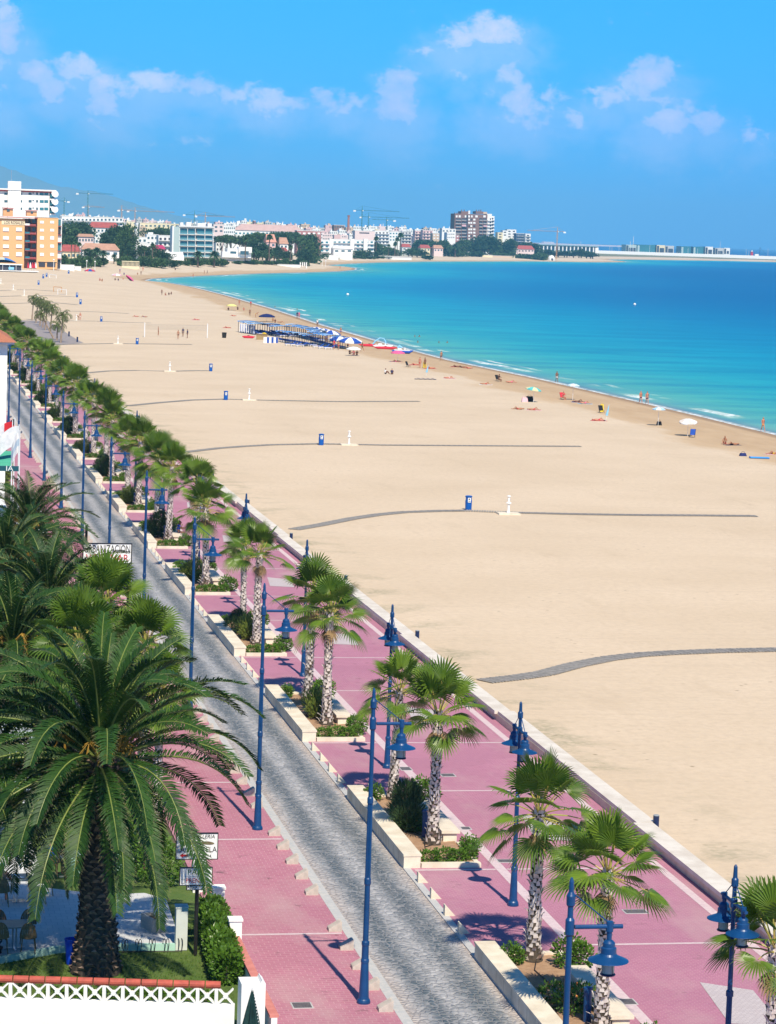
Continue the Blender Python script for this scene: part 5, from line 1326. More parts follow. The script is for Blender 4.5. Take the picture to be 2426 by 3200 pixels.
        for s, n_ in ((-1, 'l'), (1, 'r')):
            J['sh' + n_] = (P3(s * .18, -.04, b0 + .48), .06); e = P3(s * .27, -.20, b0 + .27); ha = P3(s * .16, -.42, b0 + .30)
            J['el' + n_] = (e, .042); J['wr' + n_] = (ha, .028); d = (ha - e).normalized(); J['pa' + n_] = (ha + d * .06, (.038, .018))
            for q in range(4): J[f'fi{q}' + n_] = (ha + d * .145 + P3((q - 1.5) * .019, 0, 0), .009)
            J['th' + n_] = (ha + d * .07 + P3(-s * .045, 0, 0), .010)
            J['hj' + n_] = (P3(s * .09, -.05, b0), .085); kn = P3(s * .12, -.48, b0 + .0); an = P3(s * .11, -.50, .09)
            J['kn' + n_] = (kn, .06); J['ca' + n_] = (kn.lerp(an, .35), .055); J['an' + n_] = (an, .034); J['to' + n_] = (an + P3(0, -.15, -.05), (.035, .025))
    else:   # lying on the back along x, head at +x
        z = .12
        J['pelvis'] = (P3(0, 0, z), (.105, .155)); J['waist'] = (P3(.18, 0, z), (.09, .125)); J['chest'] = (P3(.38, 0, z + .01), (.11, .155)); J['neckb'] = (P3(.52, 0, z), (.07, .075)); J['neck'] = (P3(.59, 0, z), .052)
        J['headb'] = (P3(.65, 0, z + .01), .072); J['headm'] = (P3(.72, 0, z + .02), .092); J['headt'] = (P3(.79, 0, z + .02), .068); J['nose'] = (P3(.70, 0, z + .12), .014)
        for s, n_ in ((-1, 'l'), (1, 'r')):
            J['sh' + n_] = (P3(.47, s * .17, z), .055); e = P3(.20, s * .30, z - .06); ha = P3(-.02, s * .33, z - .07)
            J['el' + n_] = (e, .038); J['wr' + n_] = (ha, .026); d = (ha - e).normalized(); J['pa' + n_] = (ha + d * .06, (.018, .038))
            for q in range(4): J[f'fi{q}' + n_] = (ha + d * .145 + P3(0, (q - 1.5) * .019, 0), .009)
            J['th' + n_] = (ha + d * .07 + P3(0, -s * .045, 0), .010)
            J['hj' + n_] = (P3(-.06, s * .09, z), .085); up_ = .26 if s < 0 else .03; kn = P3(-.44 + up_ * .4, s * .12, z + up_); an = P3(-.82 + up_ * 1.0, s * .12, .06)
            J['kn' + n_] = (kn, .058); J['ca' + n_] = (kn.lerp(an, .35), .055); J['an' + n_] = (an, .034); J['to' + n_] = (an + P3(-.06, s * .03, .11), (.03, .03))
    E = [('pelvis', 'waist'), ('waist', 'chest'), ('chest', 'neckb'), ('neckb', 'neck'), ('neck', 'headb'), ('headb', 'headm'), ('headm', 'headt'), ('headb', 'nose')]
    for n_ in 'lr':
        E += [('neckb', 'sh' + n_), ('sh' + n_, 'el' + n_), ('el' + n_, 'wr' + n_), ('wr' + n_, 'pa' + n_), ('pa' + n_, 'th' + n_), ('pelvis', 'hj' + n_), ('hj' + n_, 'kn' + n_), ('kn' + n_, 'ca' + n_), ('ca' + n_, 'an' + n_), ('an' + n_, 'to' + n_)]
        E += [('pa' + n_, f'fi{q}' + n_) for q in range(4)]
    return J, E
PMESH = {}
def sub(J, E, ks, grow):
    JJ = {}
    for k in ks:
        p, r = J[k]; JJ[k] = (p, (r[0] + grow, r[1] + grow) if not isinstance(r, float) else (r + grow))
    return JJ, [e for e in E if e[0] in JJ and e[1] in JJ]
def person_meshes(kind):
    if kind in PMESH: return PMESH[kind]
    J, E = body_pose(kind); D = {}
    o = skin('body', J, E, SKINM); D['body'] = o.data; bpy.data.objects.remove(o)
    # shorts: pelvis and upper thighs
    JJ = {'pelvis': (J['pelvis'][0], tuple(r + .022 for r in J['pelvis'][1])), 'w': (J['pelvis'][0].lerp(J['waist'][0], .45), tuple(r + .018 for r in J['waist'][1]))}; EE = [('pelvis', 'w')]
    for n_ in 'lr':
        JJ['h' + n_] = (J['hj' + n_][0], .10); JJ['k' + n_] = (J['hj' + n_][0].lerp(J['kn' + n_][0], .38), .092); EE += [('pelvis', 'h' + n_), ('h' + n_, 'k' + n_)]
    o = skin('shorts', JJ, EE, BLACK); D['shorts'] = o.data; bpy.data.objects.remove(o)
    JJ = {'waist': (J['pelvis'][0].lerp(J['waist'][0], .5), tuple(r + .02 for r in J['waist'][1])), 'chest': (J['chest'][0], tuple(r + .02 for r in J['chest'][1])), 'nb': (J['chest'][0].lerp(J['neckb'][0], .7), (.11, .09))}; EE = [('waist', 'chest'), ('chest', 'nb')]
    for n_ in 'lr': JJ['s' + n_] = (J['sh' + n_][0], .07); JJ['e' + n_] = (J['sh' + n_][0].lerp(J['el' + n_][0], .5), .058); EE += [('nb', 's' + n_), ('s' + n_, 'e' + n_)]
    o = skin('shirt', JJ, EE, BLACK); D['shirt'] = o.data; bpy.data.objects.remove(o)
    c0 = J['chest'][0]; c1 = c0.lerp(J['neckb'][0], -.25)
    o = skin('top', {'a': (c1, tuple(r + .012 for r in J['chest'][1])), 'b': (c0.lerp(J['neckb'][0], .2), tuple(r + .008 for r in J['chest'][1]))}, [('a', 'b')], BLACK); D['top'] = o.data; bpy.data.objects.remove(o)
    hb, ht = J['headm'][0], J['headt'][0]; back = {'lie': P3(.03, 0, -.02)}.get(kind, P3(0, .035, .02))
    o = skin('hair', {'a': (hb + back, .098), 'b': (ht + back, .085)}, [('a', 'b')], HAIRM); D['hair'] = o.data; bpy.data.objects.remove(o)
    PMESH[kind] = D; return D
def person(px, py, kind, label, rot=0.0, skin_i=0, bottom=None, top=None, shirt=None, hair=None, sc=1.0, z=None, pos=None, group=None):
    D = person_meshes(kind); p = pos if pos is not None else gp(px, py)
    if z is not None: p = Vector((p[0], p[1], z))
    t = thing('person', label, 'person', p, rot, group); t.scale = (sc,) * 3
    def part(nm, me, m):
        o = bpy.data.objects.new(nm, me); COL.objects.link(o); o.parent = t
        o.material_slots[0].link = 'OBJECT'; o.material_slots[0].material = m
    part('body', D['body'], SKINS[skin_i])
    if hair != 0: part('hair', D['hair'], hair or HAIRM)
    if bottom: part('shorts', D['shorts'], bottom)
    if shirt: part('shirt', D['shirt'], shirt)
    elif top: part('bikini_top', D['top'], top)
    return t
def cl(nm, c): return mat('cloth_' + nm, c, tuple(x * .85 for x in c), 4, .8)
cK = cl('black', (.015, .015, .02)); cR = cl('red', (.6, .03, .06)); cP = cl('pink', (.75, .12, .30)); cB = cl('blue', (.02, .08, .40)); cY = cl('yellow', (.75, .55, .04)); cW = cl('white', (.8, .8, .8)); cN = cl('navy', (.02, .03, .10)); cO = cl('orange', (.75, .28, .05)); cT = cl('teal', (.1, .5, .5)); cLB = cl('light_blue', (.25, .55, .75)); cG = cl('green', (.05, .4, .15)); cPP = cl('pale_pink', (.75, .45, .5)); cDB = cl('dark_blue', (.01, .02, .12))
GREYH = mat('hair_grey', (0.5, 0.48, 0.45), (0.4, 0.38, 0.36), 8); BLOND = mat('hair_blond', (0.35, 0.22, 0.08), (0.3, 0.18, 0.06), 8)
pi_ = math.pi
# walkers and standing
person(2002, 1262, 'walk', 'grey-haired bather in dark trunks walking at the water, left one of two', .1, 1, cN, hair=GREYH)
person(2022, 1265, 'walk', 'bather in dark trunks walking at the water, right one of two', -.1, 1, cN, hair=HAIRM, sc=1.03)
person(1740, 1196, 'walk', 'woman in white swimsuit walking alone along the water', 0, 2, cW, cW)
person(2384, 1350, 'walk', 'blond bather in orange-yellow swimwear walking at the far right water edge', .2, 1, cO, cO, hair=BLOND)
person(1379, 1128, 'walk', 'man in dark shorts walking away along the wet sand', pi_, 0, cN)
person(1312, 1150, 'stand', 'bather standing beside the red towels, left one of two', pi_ * .8, 1, cR, cR)
person(1328, 1151, 'stand', 'dark-haired bather standing beside the red towels, right one of two', -2.6, 2, cK, cK)
person(1132, 1098, 'walk', 'dark-suited bather striding past the red kayak', 1.2, 0, cK, shirt=cK)
person(992, 1022, 'stand', 'person in white standing behind the striped parasols', 0, 2, cK, shirt=cW)
person(1065, 1048, 'stand', 'bather standing behind the nearest striped parasols', 0, 0, cB)
person(1044, 1091, 'stand', 'bather in red standing at the end of the lounger rows, left one of two', 2.6, 1, cR, shirt=cR)
person(1058, 1094, 'walk', 'tanned bather at the end of the lounger rows, right one of two', 2.8, 0, cR)
person(748, 954, 'stand', 'bather standing by the surf beyond the yellow parasol, left one of two', 0, 0, cR)
person(784, 960, 'stand', 'bather in red shirt by the surf, right one of two', 0, 0, cN, shirt=cR)
person(781, 988, 'stand', 'dark bather standing in front of the green mat', 0, 2, cK, cK)
person(799, 992, 'bend', 'bather bending over on the damp sand', 1.4, 0, cY)
person(929, 996, 'stand', 'dark figure in the surf beside one in pink', 0, 2, cDB, shirt=cDB)
person(935, 996, 'stand', 'person in pink shirt standing in the surf', 0, 1, cP, shirt=cP)
person(495, 1048, 'stand', 'bare-chested player at the left of the volleyball court', 1.3, 0, cK)
person(557, 1060, 'stand', 'bare-backed player in black shorts nearest the camera on the court', pi_, 0, cK)
person(572, 1052, 'stand', 'player in dark shirt in the middle of the volleyball group', -.3, 2, cN, shirt=cN)
person(586, 1057, 'stand', 'player in dark vest at the right of the volleyball group', -1.2, 2, cN, shirt=cN)
person(246, 1002, 'bend', 'bather bending over at the white shower', -1.3, 0, cK)
person(251, 1001, 'stand', 'bather standing close behind the one bending at the shower', 0, 1, cW)
person(506, 922, 'stand', 'dark bather standing over a seated group near the bay', 0, 2, cK)
person(375, 855, 'stand', 'person in blue clothes standing on the far beach', 0, 1, cB, shirt=cB, sc=1.2)
person(388, 859, 'sit', 'person sitting just right of the one in blue', 0, 2, cN, shirt=cB, sc=1.2)
person(441, 860, 'stand', 'tanned bather standing alone on the far beach', 0, 2, cK, sc=1.1)
person(447, 848, 'stand', 'bather in red standing against the far balustrade', 0, 1, cR, shirt=cR, sc=1.1)
person(430, 858, 'sit', 'bather sitting left of the lone standing one', 0, 0, cK, sc=1.1)
person(604, 868, 'stand', 'bather at the tip of the inner bay water', 0, 1, cR, sc=1.1)
person(639, 856, 'walk', 'far walker on the bay beach, left of a pair', 1.4, 0, cR, sc=1.1)
person(648, 856, 'walk', 'far walker on the bay beach, right of a pair', 1.4, 2, cK, sc=1.1)
person(548, 844, 'sit', 'dark seated figure under the hedge on the far beach', 0, 2, cK, shirt=cK, sc=1.3)
person(1063, 842, 'stand', 'tiny bather standing on the sand spit', 0, 1, cR, sc=1.2)
person(312, 877, 'sit', 'left one of two bathers sitting on the far sand', .4, 1, cR, sc=1.1); person(320, 879, 'sit', 'right one of two bathers sitting on the far sand', -.4, 0, cO, sc=1.1)
person(360, 876, 'sit', 'person sitting at the left under the dark parasol group', 0, 2, cK, shirt=cK); person(370, 877, 'sit', 'person sitting at the right under the dark parasol group', 0, 2, cB, shirt=cDB); person(385, 874, 'sit', 'bather sitting right of the dark parasol group', 0, 1, cR)
person(517, 923, 'sit', 'seated bather on a pale towel, left of the seated group', .3, 0, cP); person(528, 922, 'sit', 'seated dark bather in the middle of the seated group', 0, 2, cK, shirt=cK); person(536, 920, 'sit', 'seated bather at the right end of the seated group', -.4, 2, cK)
# lying and sitting bathers
def lie(px, py, lab, rot=0.0, sk=0, c=cK, tw=None, top=None):
    person(px, py, 'lie', lab, rot, sk, c, top)
    if tw:
        p = gp(px, py); b = MB(); nx = 6
        b.box(-1.0, -.42, .004, .95, .42, .018); o = b.build('beach_towel', tw, None, p, rot); o['label'] = 'towel under the ' + lab; o['category'] = 'towel'
lie(425, 990, 'lying bather left of two, before the volleyball court', .1, 1, cP); lie(451, 991, 'lying bather right of two, before the volleyball court', -.2, 0, cB)
lie(613, 1000, 'bather lying far behind the volleyball net', 0, 1, cP, cP); lie(710, 1025, 'bather lying on red left of the loungers', .1, 1, cR, cR)
lie(1404, 1183, 'pale pink bather lying right of the dark lounger', 2.9, 1, cPP, cPP); lie(1518, 1202, 'bather reclining on a white towel', 3.0, 0, cR, cW)
lie(1425, 1147, 'lying bather at the left of a row of three', .2, 2, cK, cR); lie(1443, 1149, 'lying bather in the middle of a row of three', .1, 2, cK); lie(1463, 1152, 'lying bather at the right of a row of three', .15, 1, cR)
lie(1598, 1196, 'pink-suited bather lying beside the dark beach chair', 3.1, 1, cP); lie(1619, 1280, 'left one of two bathers lying on the pale sand', .05, 0, cR); lie(1668, 1282, 'right one of two bathers lying on the pale sand', 3.0, 0, cR, cPP)
lie(1808, 1257, 'dark bather lying behind the closed chair', 3.1, 2, cK, cB); lie(1828, 1262, 'bather in pink lying on a blue towel', 3.0, 1, cP, cLB); lie(1871, 1315, 'sunburnt bather lying on a red towel', 3.05, 1, cR, cR)
lie(2290, 1391, 'bather lying with raised knees at the right', .3, 0, cK, cN); lie(2418, 1420, 'bather lying at the right edge beside the blue airbed', .2, 0, cY, cPP)
lie(729, 988, 'bather lying before the yellow parasol', .1, 1, cR); lie(878, 1008, 'bather lying right of the dark blue parasol', 3.0, 0, cK)
lie(1238, 1131, 'bather lying under the pink parasol', .2, 2, cP, cPP); lie(1296, 1141, 'bather on a red towel behind the standing pair', .1, 1, cR, cR); lie(1345, 1152, 'bather lying right of the yellow bag', .1, 1, cO, cR)
person(1204, 1169, 'sit', 'person in white shirt sitting on the sand, left of a pair', pi_ * .6, 2, cK, shirt=cW, hair=HAIRM); person(1225, 1170, 'sit', 'dark-haired person sitting beside a folding board', pi_ * .9, 0, cK, shirt=cN)
person(2266, 1388, 'sit', 'bather sitting with hugged knees at the right', -.6, 0, cR)
person(714, 970, 'sit', 'person sitting in dark clothes by the yellow parasol', 0, 2, cK, shirt=cK); person(743, 968, 'sit', 'dark seated bather beside the green mat', 0, 2, cK, shirt=cK); person(762, 970, 'sit', 'pink seated bather right of the green mat', 0, 1, cP)
person(860, 1008, 'sit', 'seated bather in black shirt under the dark blue parasol', 0, 0, cK, shirt=cK); person(853, 1004, 'sit', 'seated bather behind the one in black', 0, 0, cY)
person(1093, 1107, 'sit', 'left person of the group under the small white parasol', .3, 2, cK, shirt=cK); person(1105, 1109, 'sit', 'middle person in red under the small white parasol', 0, 2, cR, shirt=cR); person(1116, 1110, 'sit', 'right person in black under the small white parasol', -.3, 2, cK, shirt=cK)
person(1020, 1068, 'stand', 'attendant in blue among the loungers', 0, 2, cB, shirt=cB); person(1087, 1082, 'sit', 'bather sitting under the last striped parasol', 0, 0, cB)
# swimmers: only head and shoulders above water
for i, (px, py, lab) in enumerate([(860, 960, 'swimmer far out beyond the yellow parasol'), (929, 968, 'swimmer just beyond the pair in the surf'), (1306, 1070, 'swimmer, nearer one of the two off the pedal boats'), (1311, 1052, 'swimmer, farther one of the two off the pedal boats'),
        (1297, 1052, 'swimmer left of the pair off the pedal boats'), (1372, 1071, 'swimmer left one above the walking man'), (1398, 1071, 'swimmer right one above the walking man'), (548, 903, 'swimmer in the inner bay'), (700, 928, 'swimmer off the inner bay surf')]):
    p = G(px, py, SEA); person(0, 0, 'stand', lab, i, 2, cK, pos=(p.x, p.y), z=SEA - 1.35, sc=1.0, group='swimmers')
# the man on the terrace, and someone by the rear table
person(0, 0, 'chairsit', 'sunburnt bare-backed man sitting at the terrace table', math.pi * .97 , 1, cN, pos=(T2[0] - .45, T2[1] - .50), z=TZ - .02, hair=GREYH)
person(0, 0, 'chairsit', 'person in a blue shirt sitting at the shaded rear table', 2.4, 0, cN, shirt=cB, pos=(T3[0] - .62, T3[1] - .1), z=TZ - .02)
person(0, 0, 'chairsit', 'seated man in blue on the bench behind the seventh planter lamp', 1.6, 2, cN, shirt=cB, pos=(19.9, near(5) + 5.2), z=-.02)

# parasols
def parasol(px, py, h, r, m1, m2, lab, tilt=(0, 0), grp='open parasols on the beach'):
    t = thing('parasol', lab, 'parasol', gp(px, py), rnd.uniform(0, 1), grp)
    b = MB(); b.tube([(0, 0, 0), (0, 0, h)], .022, 6); b.build('pole', WN, t)
    b = MB(); k = 16; vs = [(0, 0, 0.0)]
    for ring, (rr, z) in enumerate(((.5, -.08), (1.0, -.30), (1.0, -.42))):
        for j in range(k): a = 2 * pi_ * j / k; q = rr * r; vs.append((q * math.cos(a), q * math.sin(a), z * r))
    fs = []; ms = []
    for j in range(k):
        j2 = (j + 1) % k; mi = (j // 2) % 2
        fs += [(0, 1 + j, 1 + j2), (1 + j, 1 + k + j, 1 + k + j2, 1 + j2), (1 + k + j, 1 + 2 * k + j, 1 + 2 * k + j2, 1 + k + j2)]; ms += [mi] * 3
    b.add(vs, fs); b.m = ms; c = b.build('canopy', [m1, m2], t, (0, 0, h)); c.rotation_euler = (tilt[0], tilt[1], 0)
    return t
parasol(1667, 1257, 2.0, 1.05, cT, cl('pale_yellow', (.7, .7, .4)), 'teal and yellow open parasol above dark bags', (.1, .1))
parasol(1790, 1250, 2.2, .85, cl('mist', (.5, .7, .8)), cW, 'pale blue parasol with a bag hanging from its pole')
parasol(2057, 1331, 2.2, .78, cl('sky', (.35, .6, .8)), cW, 'pale blue and white open parasol standing alone over a black bag')
parasol(2149, 1363, 1.9, 1.0, cW, cl('sandcloth', (.7, .62, .55)), 'wide whitish parasol tilted over a blue chair', (.15, -.15))
parasol(1243, 1131, 1.9, 1.2, cP, cP, 'bright pink parasol by the pedal boats'); parasol(1105, 1112, 1.6, 1.3, cW, cW, 'small white parasol over the group at the lounger end')
parasol(834, 1006, 1.9, 1.9, cDB, cDB, 'dark blue parasol behind the lounger rows'); parasol(724, 970, 1.7, 1.4, cl('lemon', (.75, .7, .25)), cl('lemon', (0, 0, 0)), 'pale yellow parasol near the surf')
parasol(411, 878, 1.2, 2.0, cP, cP, 'pink parasol leaning low on the far sand', (.5, .6)); parasol(365, 874, 2.2, 1.9, cPP, cW, 'pale pink parasol over the dark group', (0, 0)); parasol(281, 858, 2.2, 2.2, cR, cB, 'red and blue parasol in the far beach group')
for i, (px, py, lab) in enumerate([(990, 1056, 'striped parasol at the far end of the rear pair'), (1012, 1061, 'striped parasol second in the rear line'), (1035, 1067, 'striped parasol third in the rear line'), (1064, 1086, 'large striped parasol at the left of the front pair'), (1095, 1091, 'large striped parasol at the right of the front pair')]):
    parasol(px, py, 2.2, 1.9 if i < 3 else 2.2, cB, cW, lab, (.1, 0), 'blue and white striped parasols by the loungers')
# closed parasols
for px, py, h, lab in ((1893, 1317, 2.0, 'closed pale blue parasol leaning beside the red towel'), (1331, 1176, 1.7, 'closed white parasol above the dark lounger')):
    t = thing('closed_parasol', lab, 'parasol', gp(px, py)); b = MB(); b.tube([(0, 0, 0), (.35, 0, h)], .02, 5); b.build('pole', WN, t); b = MB(); b.tube([(.10, 0, h * .35), (.2, 0, h * .6), (.34, 0, h * .98)], [.16, .12, .02], 8); b.build('canopy', cLB, t)
# small things on the sand
def bag(px, py, m, lab, s=(.5, .3, .35)):
    t = thing('beach_bag', lab, 'bag', gp(px, py)); b = MB(); x, y, z = s; b.add([(-x / 2, -y / 2, 0), (x / 2, -y / 2, 0), (x / 2, y / 2, 0), (-x / 2, y / 2, 0), (-x * .4, -y * .2, z), (x * .4, -y * .2, z), (x * .4, y * .2, z), (-x * .4, y * .2, z)], [(0, 1, 5, 4), (1, 2, 6, 5), (2, 3, 7, 6), (3, 0, 4, 7), (4, 5, 6, 7)]); b.build('body', m, t)
    b = MB(); b.tube([(-x * .25, 0, z), (-x * .15, 0, z + .15), (x * .15, 0, z + .15), (x * .25, 0, z)], .02, 5); b.build('handle', m, t)
bag(2060, 1329, cK, 'black bag at the foot of the lone pale parasol', (.6, .4, .45)); bag(1640, 1256, cPP, 'pink and dark bag under the teal parasol', (.8, .5, .6)); bag(1655, 1255, cK, 'large black bag under the teal parasol', (1.0, .5, .7)); bag(2322, 1425, cDB, 'dark blue bag left of the airbed', (.7, .5, .3)); bag(1327, 1149, cY, 'yellow bag beside the standing pair', (.5, .4, .9))
t = thing('airbed', 'blue inflatable airbed near the right edge', 'airbed', gp(2374, 1433), -.15); b = MB()
for i in range(6): b.tube([(-.95 + .0, -.3 + .12 * i, .09), (.95, -.3 + .12 * i, .09)], .07, 8)
b.build('mattress', cl('airbed', (.05, .28, .7)), t); b = MB(); b.box(-1.0, -.35, .02, -.96, .35, .2); b.build('pillow', cl('airbed', (0, 0, 0)), t)
def bchair(px, py, m, lab, rot=0):
    t = thing('beach_chair', lab, 'chair', gp(px, py), rot); b = MB(); b.add([(-.28, -.25, .3), (.28, -.25, .3), (.28, .22, .26), (-.28, .22, .26)], [(0, 1, 2, 3)]); b.build('seat', m, t); b = MB(); b.add([(-.28, .22, .26), (.28, .22, .26), (.28, .50, .9), (-.28, .50, .9)], [(0, 1, 2, 3)]); b.build('backrest', m, t)
    for sx in (-.29, .29): b = MB(); b.tube([(sx, .5, .9), (sx, .2, .25), (sx, -.28, 0)], .018, 5); b.tube([(sx, -.25, .32), (sx, .35, 0)], .018, 5); b.build('frame', BLACK, t)
bchair(1558, 1191, cK, 'dark folding beach chair by the foam', .6); bchair(1760, 1248, cR, 'red folding beach chair', .3); bchair(1881, 1290, cK, 'black beach chair with a yellow towel', .2); bchair(2163, 1367, cB, 'blue folding chair under the wide whitish parasol', -.5); bchair(1277, 1147, cK, 'black folding chair left of the standing pair', .8)
person(1760, 1249, 'chairsit', 'sunburnt bather sitting in the red folding chair', .3, 1, cR, shirt=cR, z=-.18); person(1558, 1192, 'chairsit', 'dark bather sitting in the folding chair by the foam', .6, 2, cK, shirt=cK, z=-.18)
bag(1881, 1287, cY, 'yellow towel heaped on the black beach chair', (.5, .3, .95))
t = thing('folded_lounger', 'dark folded lounger lying on the sand near the closed parasol', 'lounger', gp(1330, 1186), .05); b = MB()
for i in range(9): b.box(-1.6 + i * .36, -.3, .05 + .1 * (i % 2), -1.6 + i * .36 + .28, .3, .09 + .1 * (i % 2))
b.build('slats', cDB, t); b = MB(); b.tube([(-1.6, -.3, .02), (1.6, -.3, .02)], .03, 5); b.tube([(-1.6, .3, .02), (1.6, .3, .02)], .03, 5); b.build('frame', BLACK, t)
# pedal boats, kayaks
def pedal(px, py, lab, slide, rot):
    t = thing('pedal_boat', lab, 'pedal boat', gp(px, py), rot); b = MB()
    for s in (-.6, .6):
        b.tube([(-1.9, s, .42), (-1.5, s, .28), (1.2, s, .26), (1.9, s, .5)], [.06, .26, .28, .05], 10)
    b.build('hull', cB if not slide else cW, t)
    b = MB(); b.box(-1.5, -.75, .5, 1.3, .75, .62); b.box(-.9, -.7, .621, -.2, .7, .95); b.box(.3, -.7, .621, .5, .7, 1.0); b.build('deck', cW, t)
    b = MB()
    if slide: b.tube([(-1.9, 0, .7), (-1.5, 0, 1.4), (-.6, 0, 2.2), (.1, 0, 2.1), (.45, 0, 1.4), (.5, 0, .8)], .16, 8)
    else: b.tube([(-.9, 0, 1.0), (-.6, 0, 1.25), (-.1, 0, 1.05)], [.15, .25, .12], 8)
    b.build('slide' if slide else 'canopy', cLB, t)
    return t
pedal(1197, 1086, 'white pedal boat with a pale blue arching slide', True, -.15).scale = (1.0, 1.0, .8)
pedal(1258, 1104, 'blue and white pedal boat in front of the other', False, -.15)
def kayak(px, py, rot, L, m, lab):
    t = thing('kayak', lab, 'kayak', gp(px, py), rot); b = MB(); b.tube([(-L / 2, 0, .35), (-L * .3, 0, .22), (0, 0, .2), (L * .3, 0, .22), (L / 2, 0, .35)], [.03, .25, .33, .25, .03], 10); b.build('hull', m, t)
    b = MB(); b.lathe([(.2, .50), (.24, .55), (.2, .57)], 12); b.build('seat', BLACK, t)
kayak(1155, 1083, -.15, 4.2, cR, 'red kayak on the sand, left part of a pair'); kayak(1205, 1091, -.12, 4.5, cR, 'red kayak under the pedal boat with the slide'); kayak(777, 1057, -.3, 2.6, cR, 'short red canoe at the far corner of the lounger rows')
# buoys
for px, py, lab in ((1087, 923, 'white round buoy in the inner bay'), (1984, 954, 'white round buoy far out at the right')):
    p = G(px, py, SEA); t = thing('buoy', lab, 'buoy', p); b = MB(); b.lathe([(.0, -.2), (.35, .0), (.5, .3), (.35, .65), (.08, .78)], 12); b.build('float', WN, t); b = MB(); b.lathe([(.07, .78), (.07, .95), (.02, 1)], 6); b.build('ring', BLACK, t)
# lounger shelters: rows of posts with blue cloth
def shelter(p0, p1, depth, h, lab, m):
    A_, B2 = gp(*p0), gp(*p1); d = B2 - A_; L = d.length; ang = math.atan2(d.y, d.x)
    t = thing('sun_shelter', lab, 'shelter', A_, ang, 'sun shelters over the loungers'); k = max(3, int(L / 2.0)); 
    for i in range(k + 1):
        for y in (0, depth):
            b = MB(); b.tube([(L * i / k, y, 0), (L * i / k, y, h)], .05, 5); b.build('post', cN, t)
    rg = random.Random(int(L * 100))
    for i in range(k):
        if rg.random() < .16: continue
        b = MB(); dz = rg.uniform(-.10, .10); nx = 4; ya = -.25 + rg.uniform(-.1, .1); yb3 = depth + rg.uniform(-.1, .25)
        for q in range(nx + 1):
            for y in (ya, depth * .5, yb3): b.v.append((L * (i + .06 + .88 * q / nx) / k, y, h + dz - .16 * math.sin(math.pi * q / nx) * (.6 if y == depth * .5 else 1) - (.12 if y != depth * .5 else 0) + .05)); b.uv.append((0, 0))
        for q in range(nx):
            for j in range(2): a = q * 3 + j; b.f.append((a, a + 3, a + 4, a + 1)); b.m.append(0)
        b.build('roof_cloth', m if rg.random() < .8 else cl('shelter_pale', (.30, .48, .72)), t)
    return A_, ang, L
SC = cl('shelter_blue', (.10, .27, .60))
b = MB()
def lounger():
    t = thing('sun_lounger', 'x', 'sun lounger'); b = MB(); b.box(-.95, -.3, .28, .4, .3, .36); b.build('frame', cW, t); b = MB(); b.box(-.93, -.28, .362, .38, .28, .42); b.build('mattress', cB, t)
    b = MB(); b.add([(.4, -.3, .3), (.4, .3, .3), (.95, .3, .75), (.95, -.3, .75), (.4, -.3, .38), (.4, .3, .38), (.9, .3, .8), (.9, -.3, .8)], [(0, 1, 2, 3), (4, 7, 6, 5), (0, 3, 7, 4), (1, 5, 6, 2), (2, 6, 7, 3)]); b.build('backrest', cB, t)
    for sx in (-.8, .3):
        for sy in (-.27, .27): b = MB(); b.box(sx - .03, sy - .03, 0, sx + .03, sy + .03, .279); b.build('leg', cW, t)
    return t
lg_ = Once(lounger()); li = 0
rows = [((745, 1037), (797, 1047), 3.6, 2.3, 'lounger shelter at the far left with white folded loungers'), ((806, 1041), (864, 1053), 3.6, 2.1, 'second lounger shelter from the left, rear row'), ((862, 1067), (957, 1083), 2.4, 2.2, 'long front-row shelter in the middle'),
        ((894, 1046), (982, 1067), 2.4, 2.2, 'long rear-row shelter towards the water'), ((963, 1071), (1047, 1089), 2.4, 2.2, 'front-row shelter at the right end')]
SHN_ = ['far left', 'second left', 'long middle', 'long waterside', 'right end']
for p0, p1, dp_, h, lab in rows:
    A_, ang, L = shelter(p0, p1, dp_, h, lab, SC)
    k = int(L / 1.15)
    for i in range(k):
        for j in ((0, 1) if dp_ > 3.5 else (0,)):
            q = Vector((L * (i + .5) / k, 1.2 + 2.1 * j, 0)); q = A_ + Matrix.Rotation(ang, 3, 'Z') @ q
            lg_(q, ang - 1.45, f'{ordw(i)} lounger of {["the near","the far"][j]} row under the {SHN_[rows.index((p0, p1, dp_, h, lab))]} shelter', 1, 'blue loungers under the shelters'); li += 1
for i, (px, py) in enumerate([(908, 1081), (925, 1082), (942, 1084), (995, 1088), (1012, 1090), (1030, 1092)]):
    lg_(gp(px, py), .1 + pi_ * 0, f'white-framed lounger in full sun before the front row, {ordw(i)} from the left', 1.1, 'loungers in the open')
for i in range(6):
    t = thing('folded_bed', f'{ordw(i)} upright folded striped lounger at the front left, counted from the left', 'lounger', gp(829 + i * 7, 1072), group='folded upright loungers'); b = MB(); b.box(-.3, 0, 0, .3, .06, 1.1); b.build('cloth', cB if i % 2 else cW, t); b = MB(); b.tube([(-.32, .0, 0), (-.32, .03, 1.15), (.32, .03, 1.15), (.32, 0, 0)], .02, 4); b.build('frame', WN, t)
for i in range(7):
    t = thing('hanging_cover', f'{ordw(i)} white cover hanging in the far left shelter, from the left', 'cover', gp(752 + i * 7, 1040 + i), group='white covers in the far left shelter'); b = MB(); b.box(-.22, 0, .2, .22, .1, 1.9); b.build('cloth', cW, t); b = MB(); b.box(-.06, -.02, .2, .06, -.001, 1.8); b.build('stripe', cB, t)
